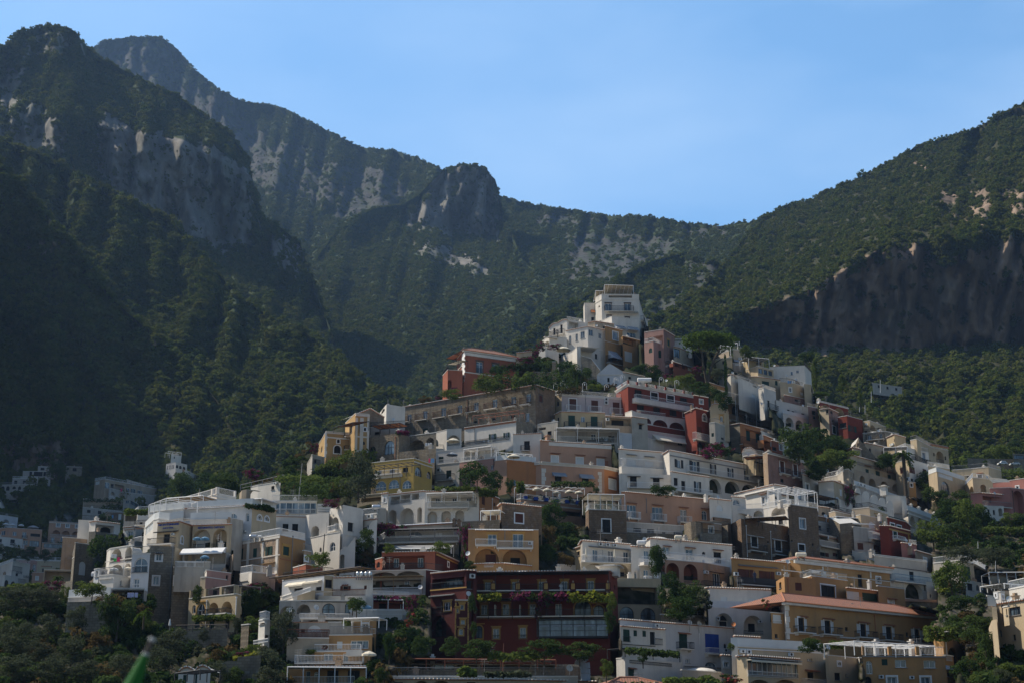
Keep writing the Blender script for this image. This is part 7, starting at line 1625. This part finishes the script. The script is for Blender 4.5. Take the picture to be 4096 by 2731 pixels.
# water tanks and boilers
def tank(x0,x1,y,hpx,label,mat='s',d=None,vert=False):
    (a,b),(c,_)=E(x0,y),E(x1,y); h=hpx/REG[2]; d=d or dz((a+c)/2,b+h)-.6; r=h/F*d/2; Lg=(c-a)/F*d; o,p=prop('water_tank',(a+c)/2,b,d,label,'water tanks on the roofs')
    q=MB(); n=14
    if vert: prof=[(-r*1.0,.05),(-r*.95,.6*Lg/2),(-r*.5,Lg/2),(r*.5,Lg/2),(r*.95,.6*Lg/2),(r*1.0,.05)]
    else: prof=[(-Lg/2,.02),(-Lg/2+.05,r*.8),(-Lg/2+.15,r),(Lg/2-.15,r),(Lg/2-.05,r*.8),(Lg/2,.02)]
    def pt(t,rr,i):
        g=2*math.pi*i/n
        return (rr*math.cos(g),rr*math.sin(g),t) if vert else (t,rr*math.cos(g),rr*math.sin(g))
    for (t0,r0),(t1,r1) in zip(prof,prof[1:]):
        for i in range(n): q.quad(pt(t0,r0,i),pt(t0,r0,i+1),pt(t1,r1,i+1),pt(t1,r1,i))
    q.build('barrel',mm(mat),o,smooth=True); q=MB()
    for s in(-.3,.3): q.box((s*Lg-.05,-r*.6,-r-.5),(.1,0,0),(0,r*1.2,0),(0,0,.5 if not vert else .4))
    q.build('stand',mm('l'),o)
R(*RJ)
for i,x in enumerate((322,366,410,454)): tank(x,x+40,1028,46,'steel water tank on the white roof, '+P6[i],vert=True)
tank(490,585,330,50,'single steel tank behind the bright white cubic house')
R(*RB); tank(910,1065,1095,50,'long white tank on the red hotel roof','w')
R(*RC); tank(1182,1238,790,22,'white tank left of the deep red house','w')
R(*RK); tank(1690,1785,570,50,'white tank on the white double-house roof','w')
R(*RL); tank(1782,1898,697,48,'cream tank above the yellow tile-roofed house','c'); tank(515,600,515,44,'rusty-white tank behind the bowed-balcony house','c')
R(*RI); tank(1040,1120,768,42,'left steel tank on the peeling orange villa'); tank(1125,1170,768,28,'small white tank on the peeling orange villa','w')
# roof lamps with hooped tops
def hoop(x,yt,yb,label,w=44):
    X,Yt=E(x,yt);_,Yb=E(x,yb); d=dz(X,Yb+8)+.4; o,p=prop('roof_lamp',X,Yb,d,label,'hooped lamps on the roof terraces','lamp'); H=P(X,Yt,d)[2]-p[2]; r=w/REG[2]/F*d/2; q=MB()
    q.bar((-r,0,0),(-r,0,H-r),.045,5); q.bar((r,0,H*.45),(r,0,H-r),.045,5)
    for i in range(8): a,b=math.pi*i/8,math.pi*(i+1)/8; q.bar((r*math.cos(a),0,H-r+r*math.sin(a)),(r*math.cos(b),0,H-r+r*math.sin(b)),.045,5)
    q.build('hoop',mm('w'),o); q=MB(); q.bar((0,0,H-.05),(0,0,H-.3),.02,4); q.bar((0,0,H-.3),(0,0,H-.45),.05,6,r2=.16); q.bar((0,0,H-.45),(0,0,H-.75),.15,6,r2=.08); q.build('lantern',mm('x'),o)
R(*RE)
for (x,a,b),l in zip(((843,87,205),(920,58,190),(960,110,198),(1148,72,205),(1100,132,205)),('leftmost, at the corner','tall one at the left','short one at the left','tall one at the right','short one at the right')): hoop(x,a,b,'hooped white lamp on the lilac house roof, '+l)
R(*RB)
for (x,a,b),l in zip(((592,1140,1200),(692,1068,1150),(762,1040,1120),(1165,1065,1160),(1328,1095,1190)),('far left','second from left','third from left','right of the tank','far right')): hoop(x,a,b,'hooped white lamp on the red hotel roof, '+l)
def pole(x0,y0,x1,y1,label,mat='l',r=.06,d=None,name='pole',arms=0):
    X,Yb=E(x0,y1); X1,Yt=E(x1,y0); d=d or min(dz(X,Yb),D(X,Yb))-.5; o,p=prop(name,X,Yb,d,label); t=Vector(P(X1,Yt,d))-Vector(p); q=MB(); q.bar((0,0,-.5),t,r,6,r2=r*.7); q.build('shaft',mm(mat),o)
    if arms:
        q=MB()
        for k in range(arms): z=t*(1-.12*k); q.bar(z+Vector((-.6,0,0)),z+Vector((.6,0,0)),.02,4); q.bar(z+Vector((-.3,-.1,-.2)),z+Vector((-.3,.1,.2)),.02,4); q.bar(z+Vector((.3,-.1,-.2)),z+Vector((.3,.1,.2)),.02,4)
        q.build('aerial',mm('l'),o)
R(*RI); pole(1555,0,1592,360,'tall pale leaning pole left of the large sunlit tree','l',.08,d=250)
R(*RX); pole(528,885,575,1350,'black leaning pole before the white cubic house','k',.09,d=225)
R(*RC)
for x,a,b,l in ((1885,570,690,'white pole beside the distant strip house'),(1790,690,790,'thin pole below the distant strip house'),(1667,790,890,'thin pole in the wood above the red house'),(1725,830,900,'shorter thin pole in the wood above the red house'),(410,160,195,'chimney-like post on the beige house roof frame')): pole(x,a,x,b,l,'x',.1,d=440 if b>300 else 411)
R(*RB)
for x,a,b,l in ((397,330,490,'antenna mast on the roof left of the hilltop hotel'),): pole(x,a,x,b,l,'l',.05,arms=3,name='antenna')
R(*RM); pole(1638,262,1638,350,'white pole above the silvery olives','x',.08); pole(1318,340,1318,440,'wooden pole beside the covered terrace','m',.08); pole(1798,440,1800,540,'pole in front of the wide silvery olive','x',.06)
R(*RL)
for x,a,b,l in ((335,410,530,'antenna on the white double-house dome'),(1195,960,1040,'antenna on the white arch house roof'),(682,1340,1400,'antenna on the broad white house')): pole(x,a,x,b,l,'l',.04,arms=3,name='antenna')
R(*RP); pole(1335,970,1345,1250,'rusty pole rising from the reed-fenced terrace','r',.05,d=183,name='pole'); pole(1760,1075,1775,1260,'grey pole beside the very large dish','l',.05,d=182)
# metal duct
R(*RP)
o,p=prop('ventilation_duct',*E(2200,1330),181,'curved grey metal duct beside the very large dish'); kk=181/F/2.613
def dl(x,y): return Vector(((x-2200)*kk,0,(1330-y)*kk))
q=MB(); pts=[(2200,1360),(2200,1240),(2190,1185),(2160,1150),(2120,1128)]; wds=[50,50,56,66,74]
for (a,b),(w0,w1) in zip(zip(pts,pts[1:]),zip(wds,wds[1:])): q.bar(dl(*a),dl(*b),w0*kk,10,r2=w1*kk)
q.build('duct_body',mm('y'),o); q=MB(); q.bar(dl(2200,1290),dl(2200,1282),54*kk,10); q.build('flange',mm('l'),o)
# towels and laundry
def towel(x,y,w,h,mk,label):
    X,Y=E(x,y); d=dz(X,Y)-1.2; wd=w/REG[2]/F*d; hd=h/REG[2]/F*d; p=P(X,Y,d); q=MB(); n=6
    for i in range(n):
        a,b=wd*i/n,wd*(i+1)/n; q.box((a,.03*math.sin(i*2),-hd),(b-a,.03*math.sin(i*2+2)-.03*math.sin(i*2),0),(0,.03,0),(0,0,hd))
    o=q.build('towel',mk if not isinstance(mk,str) else mm(mk)); o.location=p; tag(o,label,'towel','laundry hung out to dry')
lg=flat('cloth_green',(.08,.5,.1)); lp=flat('cloth_pink',(.6,.04,.14)); lb=flat('cloth_blue',(.12,.28,.5)); lv=flat('cloth_lilac',(.5,.5,.7))
R(*RN); towel(1310,40,28,45,'w','left white towel on the villa arch rail'); towel(1343,42,30,50,'w','right white towel on the villa arch rail'); towel(1338,82,36,44,lg,'bright green towel on the villa arch rail'); towel(1376,80,36,50,lp,'bright pink towel on the villa arch rail')
for i,x in enumerate((1500,1540,1585)): towel(x,495,38,55,lv,'lilac sheet drying under the lower pergola, '+P6[i])
R(*RC)
for i,(x,c) in enumerate(((915,lb),(935,lb),(960,'w'),(980,'c'))): towel(x,578,16,30,c,'cloth on the line of the plain white block, '+P6[i])
R(*RH); towel(1170,935,18,35,lb,'blue cloth in the shaded left quarter'); towel(1262,660,16,30,lp,'red cloth on the long beige house')
R(*RD)
for i,(x,c) in enumerate(((1345,lp),(1370,lb),(1388,lb))): towel(x,868,16,45,c,'cloth at the left of the laundry railing, '+P6[i])
for i,x in enumerate((1310,1335,1360)): towel(x,705,20,35,'w','white cloth under the stone arch, '+P6[i])
R(*RE)
for i,(x,c) in enumerate(((85,'w'),(130,'x'),(165,'c'))): towel(x,675,18,22,c,'cloth on the iron balcony below the stone row, '+P6[i])
# road wall, cars and roadside building at right
R(*RG)
def block(x0,y0,x1,y1,d,dep,mk,name,label,cat=None,**k):
    o=vol((name,label,cat or name.replace('_',' ')),mk,[(x0,y0),(x1,y0+(x1-x0)*.02)],y1,d=d,dep=dep,cop=None,**k); return o
n0=len(WALLS)
block(1562,540,1985,612,452,1,'sg','retaining_wall','long grey stone retaining wall by the road at the right')
block(1985,497,2200,575,447,6,'sg','roadside_building','dark flat-roofed glazed building at the right edge road','building',els="w 2000 510 2090 545")
def car(x,y,w,label,body,van=False):
    X,Y=E(x,y); d=438; o,p=prop('parked_van' if van else 'parked_car',X,Y,d,label,'vehicles parked by the road','van' if van else 'car'); Lc=w/REG[2]/F*d; h=1.0; q=MB(); s=Lc/4.4
    prof=[(-2.2,.35),(-2.2,.95),(-1.2,1.05),(-.6,1.5 if not van else 1.9),(1.2,1.5 if not van else 1.9),(1.9,1.05),(2.2,.95),(2.2,.35)]
    for sd in(-.8,.8): q.quad(*[(a*s,sd,b*s) for a,b in (prof if sd<0 else prof[::-1])])
    for a,b in zip(prof,prof[1:]+prof[:1]): q.quad((a[0]*s,-.8,a[1]*s),(a[0]*s,.8,a[1]*s),(b[0]*s,.8,b[1]*s),(b[0]*s,-.8,b[1]*s))
    q.build('body',mm(body),o); q=MB(); q.quad((-1.0*s,-.81,1.05*s),(-.5*s,-.81,1.42*s),(1.1*s,-.81,1.42*s),(1.6*s,-.81,1.05*s)); q.build('side_window',glass(),o)
    for wx in(-1.4,1.35): q=MB(); q.bar((wx*s,-.84,.33*s),(wx*s,-.6,.33*s),.33*s,12); wh=q.build('wheel',mm('k'),o); q=MB(); q.bar((wx*s,-.86,.33*s),(wx*s,-.84,.33*s),.18*s,10); q.build('rim',mm('l'),wh)
car(1890,603,85,'blue and white van parked below the retaining wall','w',True); car(2005,608,90,'pale silver car parked right of the van','x')
# fences
def fence(x0,y0,x1,y1,h,label,mk='m',d=None,cross=True,name='wooden_fence'):
    (a,b),(c,e)=E(x0,y0),E(x1,y1); d=d or D(a,b)*.98; A=Vector(P(a,b,d)); B=Vector(Pz(c,e,A.z)) if False else Vector(P(c,e,d)); o=empty(name,tuple(A),label,'fence'); t=B-A; Lf=t.length; n=max(2,int(Lf/1.8)); hh=h/REG[2]/F*d; up=Vector((0,0,hh)); 
    for i in range(n+1): q=MB(); q.bar(t*(i/n)-Vector((0,0,.3)),t*(i/n)+up,.06,5); q.build('post',mm(mk),o)
    q=MB(); q.bar(up*.95,t+up*.95,.05,4); q.bar(up*.1,t+up*.1,.04,4)
    for i in range(n):
        if cross: q.bar(t*(i/n)+up*.1,t*((i+1)/n)+up*.95,.035,4); q.bar(t*(i/n)+up*.95,t*((i+1)/n)+up*.1,.035,4)
    q.build('rails',mm(mk),o)
R(*RO); fence(0,938,620,925,60,'dark wooden cross-braced fence in front of the sandy cream house',d=188)
R(*RI); fence(945,270,1400,165,45,'pale railing around the round garden terrace',mk='l',d=262,cross=False,name='metal_railing')
# stone garden structures
R(*RI); vol(('garden_house','white garden house with a canopy on the round terrace','garden house'),'wh',[(1055,255),(1130,235),(1365,195)],340,"K 1268 240 1300 278;A 1310 205 1338 228",d=262,dep=4)
vol(('garden_wall','rounded beige wall of the garden terrace','wall'),'bi',[(935,320,0),(960,285,-1),(1010,275,-1.5),(1050,290,-1)],400,"",d=260,dep=2,cop=None)
R(*RA)
for i,(x,a,b) in enumerate(((1110,965,1070),(1260,925,1065),(1387,895,1010),(1612,905,1060))):
    vol(('pergola_pier','stone pergola pier of the hanging garden, '+P6[i],'pier'),'st' if i<3 else 'wb',[(x-22,a),(x+22,a)],b,"",d=384-i*.5,dep=.9)
vol(('garden_wall','tall plaster wall under the hanging garden','wall'),'bi',[(1050,1100),(1200,1060),(1380,1010),(1640,1020)],1230,"R:l 1060 1040 1380 1085",d=386,dep=3,cop='f')
R(*RO); vol(('garden_wall','grey stone wall under the wooden fence','wall'),'sg',[(-20,945),(620,930)],1040,"",d=189,dep=2,cop=None); vol(('garden_wall','pale stone buttress beside the slim grey olive','wall'),'st',[(780,880),(870,870)],1180,"",d=186,dep=3,cop='f')
vol(('terrace_wall','stone terrace wall under the yellow-green ivy','wall'),'st',[(520,1330,0),(620,1295,0),(730,1300,0),(740,1250,0),(1010,1230,0)],1420,"",d=169,dep=3,cop=None)
R(*RI); vol(('corrugated_fence','white corrugated metal fence beside the glass pavilion','fence'),'wh',[(1750,425),(1910,430)],530,"C:l 1755 450 1905 453;C:l 1755 480 1905 483;C:l 1755 505 1905 508",d=240,dep=.2,cop=None)
R(*RM); vol(('garden_wall','low dark stone wall below the blue-railed house','wall'),'sg',[(960,790),(1290,800)],900,"",d=246,dep=2,cop=None); vol(('flower_trough','row of terracotta planters on the low dark stone wall','planter'),'sa',[(965,788),(1275,800)],806,"",d=245.5,dep=.4,cop=None,ext=.1)
R(*RW); vol(('garden_wall','curved stone garden wall under the lemon tree','wall'),'sg',[(225,548),(450,590),(790,680)],760,"",d=246,dep=2,cop='f')
# distant ropes are too thin to matter; people on terraces
def person(x,y,d,pose,label,shirt,hair=(.03,.02,.015)):
    X,Y=E(x,y); o=bpy.data.objects.new; p=P(X,Y,d); c=.9 if pose=='stand' else .5
    if pose=='stand': J=[(0,0,.93),(0,0,1.18),(0,0,1.42),(0,-.01,1.52),(0,-.02,1.66),(.1,0,.88),(.11,-.02,.48),(.12,0,.06),(.13,-.14,.03),(-.1,0,.88),(-.11,-.02,.48),(-.12,0,.06),(-.13,-.14,.03),(.2,0,1.4),(.27,0,1.12),(.24,-.16,.9),(-.2,0,1.4),(-.27,0,1.12),(-.22,-.18,.95)]
    else: J=[(0,0,.5),(0,0,.75),(0,0,1.0),(0,-.01,1.1),(0,-.03,1.24),(.1,-.05,.5),(.12,-.45,.5),(.12,-.47,.1),(.12,-.6,.04),(-.1,-.05,.5),(-.12,-.45,.5),(-.12,-.47,.1),(-.12,-.6,.04),(.2,0,.97),(.26,-.05,.7),(.18,-.3,.68),(-.2,0,.97),(-.26,-.05,.7),(-.16,-.3,.7)]
    Ed=[(0,1),(1,2),(2,3),(3,4),(0,5),(5,6),(6,7),(7,8),(0,9),(9,10),(10,11),(11,12),(2,13),(13,14),(14,15),(2,16),(16,17),(17,18)]
    Rr=[.15,.14,.16,.055,.1,.09,.065,.045,.035,.09,.065,.045,.035,.06,.045,.03,.06,.045,.03]
    me=bpy.data.meshes.new('person'); me.from_pydata(J,Ed,[]); b=o('person',me); COL.objects.link(b); b.location=p; tag(b,label,'person')
    sk_=b.modifiers.new('skin','SKIN'); 
    if not me.skin_vertices: me.attributes.new('skin','FLOAT2','POINT') if False else None
    bpy.context.view_layer.objects.active=b
    for v,r in zip(me.skin_vertices[0].data,Rr): v.radius=(r,r)
    me.skin_vertices[0].data[0].use_root=True
    b.modifiers.new('subdivision','SUBSURF').render_levels=1; me.materials.append(flat('cloth_'+shirt[0],shirt[1],.9))
    h=MB(); z=J[4][2]
    for i in range(8):
        for j in range(4):
            f=lambda i,j:(.105*math.cos(i*.785)*math.cos(j*.4),-.01+.115*math.sin(i*.785)*math.cos(j*.4),z+.02+.11*math.sin(j*.4)); h.quad(f(i,j),f(i+1,j),f(i+1,j+1),f(i,j+1))
    h.build('hair',flat('hair_dark',hair),b)
try:
    R(*RE); person(885,1318,292.3,'stand','waiter in a white shirt standing between the terrace tables',('white',(.6,.6,.6))); person(722,1316,292.2,'sit','diner in dark clothes seated on the parasol terrace',('navy',(.03,.04,.08)))
    R(*RJ); person(615,968,223.5,'sit','pale-skinned person sitting at the left end of the red house balcony',('beige',(.45,.28,.2)))
    R(*RK); person(900,1085,210.6,'sit','person in a white shirt seated on the top balcony of the dark red hotel',('white',(.6,.6,.6)))
    R(*RL); person(1360,985,234.6,'stand','person in dark clothes standing on the ochre-yellow house balcony',('navy',(.03,.04,.08)))
except Exception as e: print('PERSON',e)
# foreground: furled green parasol, close to the camera
d=3.2
A=Vector(P(612,2548,d)); Bt=Vector(P(505,2800,d)); o=empty('closed_parasol',tuple(Bt),'out-of-focus furled bright green parasol tip close to the viewer, bottom left','parasol'); ax=A-Bt; Ln=ax.length; k=d/F
q=MB(); q.bar((0,0,0),ax*.72,.055*1.0*60*k/ .055 if False else 44*k,12,r2=15*k); q.build('canopy',flat('canvas_green',(.015,.13,.018)),o)
q=MB(); q.bar(ax*.72,ax*.95,11*k,10,r2=9*k); q.build('spike',mm('m'),o); q=MB(); q.bar(ax*.95,ax*1.0,13*k,10,r2=11*k); q.bar(ax*.70,ax*.75,15*k,10,r2=13*k); q.build('finial',mm('x'),o)
cam=bpy.data.cameras.new('camera'); cam.lens=36*F/4096; cam.sensor_width=36; cam.clip_end=20000; cam.clip_start=.1
co=bpy.data.objects.new('camera',cam); COL.objects.link(co); co.location=(0,0,ZC); co.rotation_euler=(math.pi/2+PIT,0,0); SC.camera=co
w=bpy.data.worlds.new('World'); SC.world=w; w.use_nodes=True; nt=w.node_tree; bg=nt.nodes['Background']
SUNAZ=(-.955,.297); EL=math.radians(50)
sk=nt.nodes.new('ShaderNodeTexSky'); sk.sky_type='NISHITA'; sk.sun_disc=False; sk.sun_elevation=EL
sk.sun_rotation=math.atan2(SUNAZ[0],SUNAZ[1]); sk.altitude=0; sk.dust_density=SKYD; sk.air_density=1.0; sk.ozone_density=1.5
hs=nt.nodes.new('ShaderNodeHueSaturation'); hs.inputs['Saturation'].default_value=1.18; nt.links.new(sk.outputs[0],hs.inputs['Color'])
tc=nt.nodes.new('ShaderNodeTexCoord'); mp=nt.nodes.new('ShaderNodeMapping'); mp.inputs['Scale'].default_value=(1.5,1.5,4.5); mp.inputs['Rotation'].default_value=(0,.5,0); nt.links.new(tc.outputs['Generated'],mp.inputs[0])
cn=nt.nodes.new('ShaderNodeTexNoise'); cn.inputs['Scale'].default_value=2.2; cn.inputs['Detail'].default_value=5; nt.links.new(mp.outputs[0],cn.inputs['Vector'])
fw=nt.nodes.new('ShaderNodeSeparateXYZ'); nt.links.new(tc.outputs['Generated'],fw.inputs[0])
mr=nt.nodes.new('ShaderNodeMapRange'); mr.inputs[1].default_value=.2; mr.inputs[2].default_value=.9; mr.inputs[3].default_value=0; mr.inputs[4].default_value=1; nt.links.new(fw.outputs[1],mr.inputs[0])
cf=ramp(nt,cn.outputs['Fac'],[(.38,(0,0,0)),(.68,(1,1,1))])
# blue glow added only to the sky ahead to brighten it, plus faint wisps
gl=nt.nodes.new('ShaderNodeMath'); gl.operation='MULTIPLY'; nt.links.new(mr.outputs[0],gl.inputs[0]); gl.inputs[1].default_value=SKYF
mu=nt.nodes.new('ShaderNodeMath'); mu.operation='MULTIPLY_ADD'; nt.links.new(cf,mu.inputs[0]); mu.inputs[1].default_value=.12; mu.inputs[2].default_value=.86
g2=nt.nodes.new('ShaderNodeMath'); g2.operation='MULTIPLY'; nt.links.new(gl.outputs[0],g2.inputs[0]); nt.links.new(mu.outputs[0],g2.inputs[1])
ad=nt.nodes.new('ShaderNodeMix'); ad.data_type='RGBA'; ad.blend_type='ADD'; nt.links.new(g2.outputs[0],ad.inputs[0]); nt.links.new(hs.outputs[0],ad.inputs[6]); ad.inputs[7].default_value=(1.2,2.7,4.7,1)
rx=nt.nodes.new('ShaderNodeMapRange'); rx.inputs[1].default_value=-.4; rx.inputs[2].default_value=.45; rx.inputs[3].default_value=.45; rx.inputs[4].default_value=1.25; nt.links.new(fw.outputs[0],rx.inputs[0])
w1=nt.nodes.new('ShaderNodeMath'); w1.operation='MULTIPLY'; nt.links.new(cf,w1.inputs[0]); nt.links.new(rx.outputs[0],w1.inputs[1])
w2=nt.nodes.new('ShaderNodeMath'); w2.operation='MULTIPLY'; nt.links.new(w1.outputs[0],w2.inputs[0]); nt.links.new(mr.outputs[0],w2.inputs[1])
a2=nt.nodes.new('ShaderNodeMix'); a2.data_type='RGBA'; a2.blend_type='ADD'; nt.links.new(w2.outputs[0],a2.inputs[0]); nt.links.new(ad.outputs[2],a2.inputs[6]); a2.inputs[7].default_value=(1.5,1.35,.9,1)
nt.links.new(a2.outputs[2],bg.inputs[0]); bg.inputs[1].default_value=SKYS
sd=bpy.data.lights.new('sun','SUN'); sd.energy=SUNE; sd.angle=math.radians(.5); sd.color=(1,.9,.74)
so=bpy.data.objects.new('sun',sd); COL.objects.link(so)
dv=Vector((SUNAZ[0]*math.cos(EL),SUNAZ[1]*math.cos(EL),math.sin(EL))); so.rotation_euler=dv.to_track_quat('Z','Y').to_euler(); so.location=(0,0,500)
SC.view_settings.view_transform='Standard'; SC.view_settings.look='None'; SC.view_settings.exposure=EXPO; SC.view_settings.gamma=1
SC.render.engine='CYCLES'
cam.dof.use_dof=True; cam.dof.focus_distance=260; cam.dof.aperture_fstop=4.0
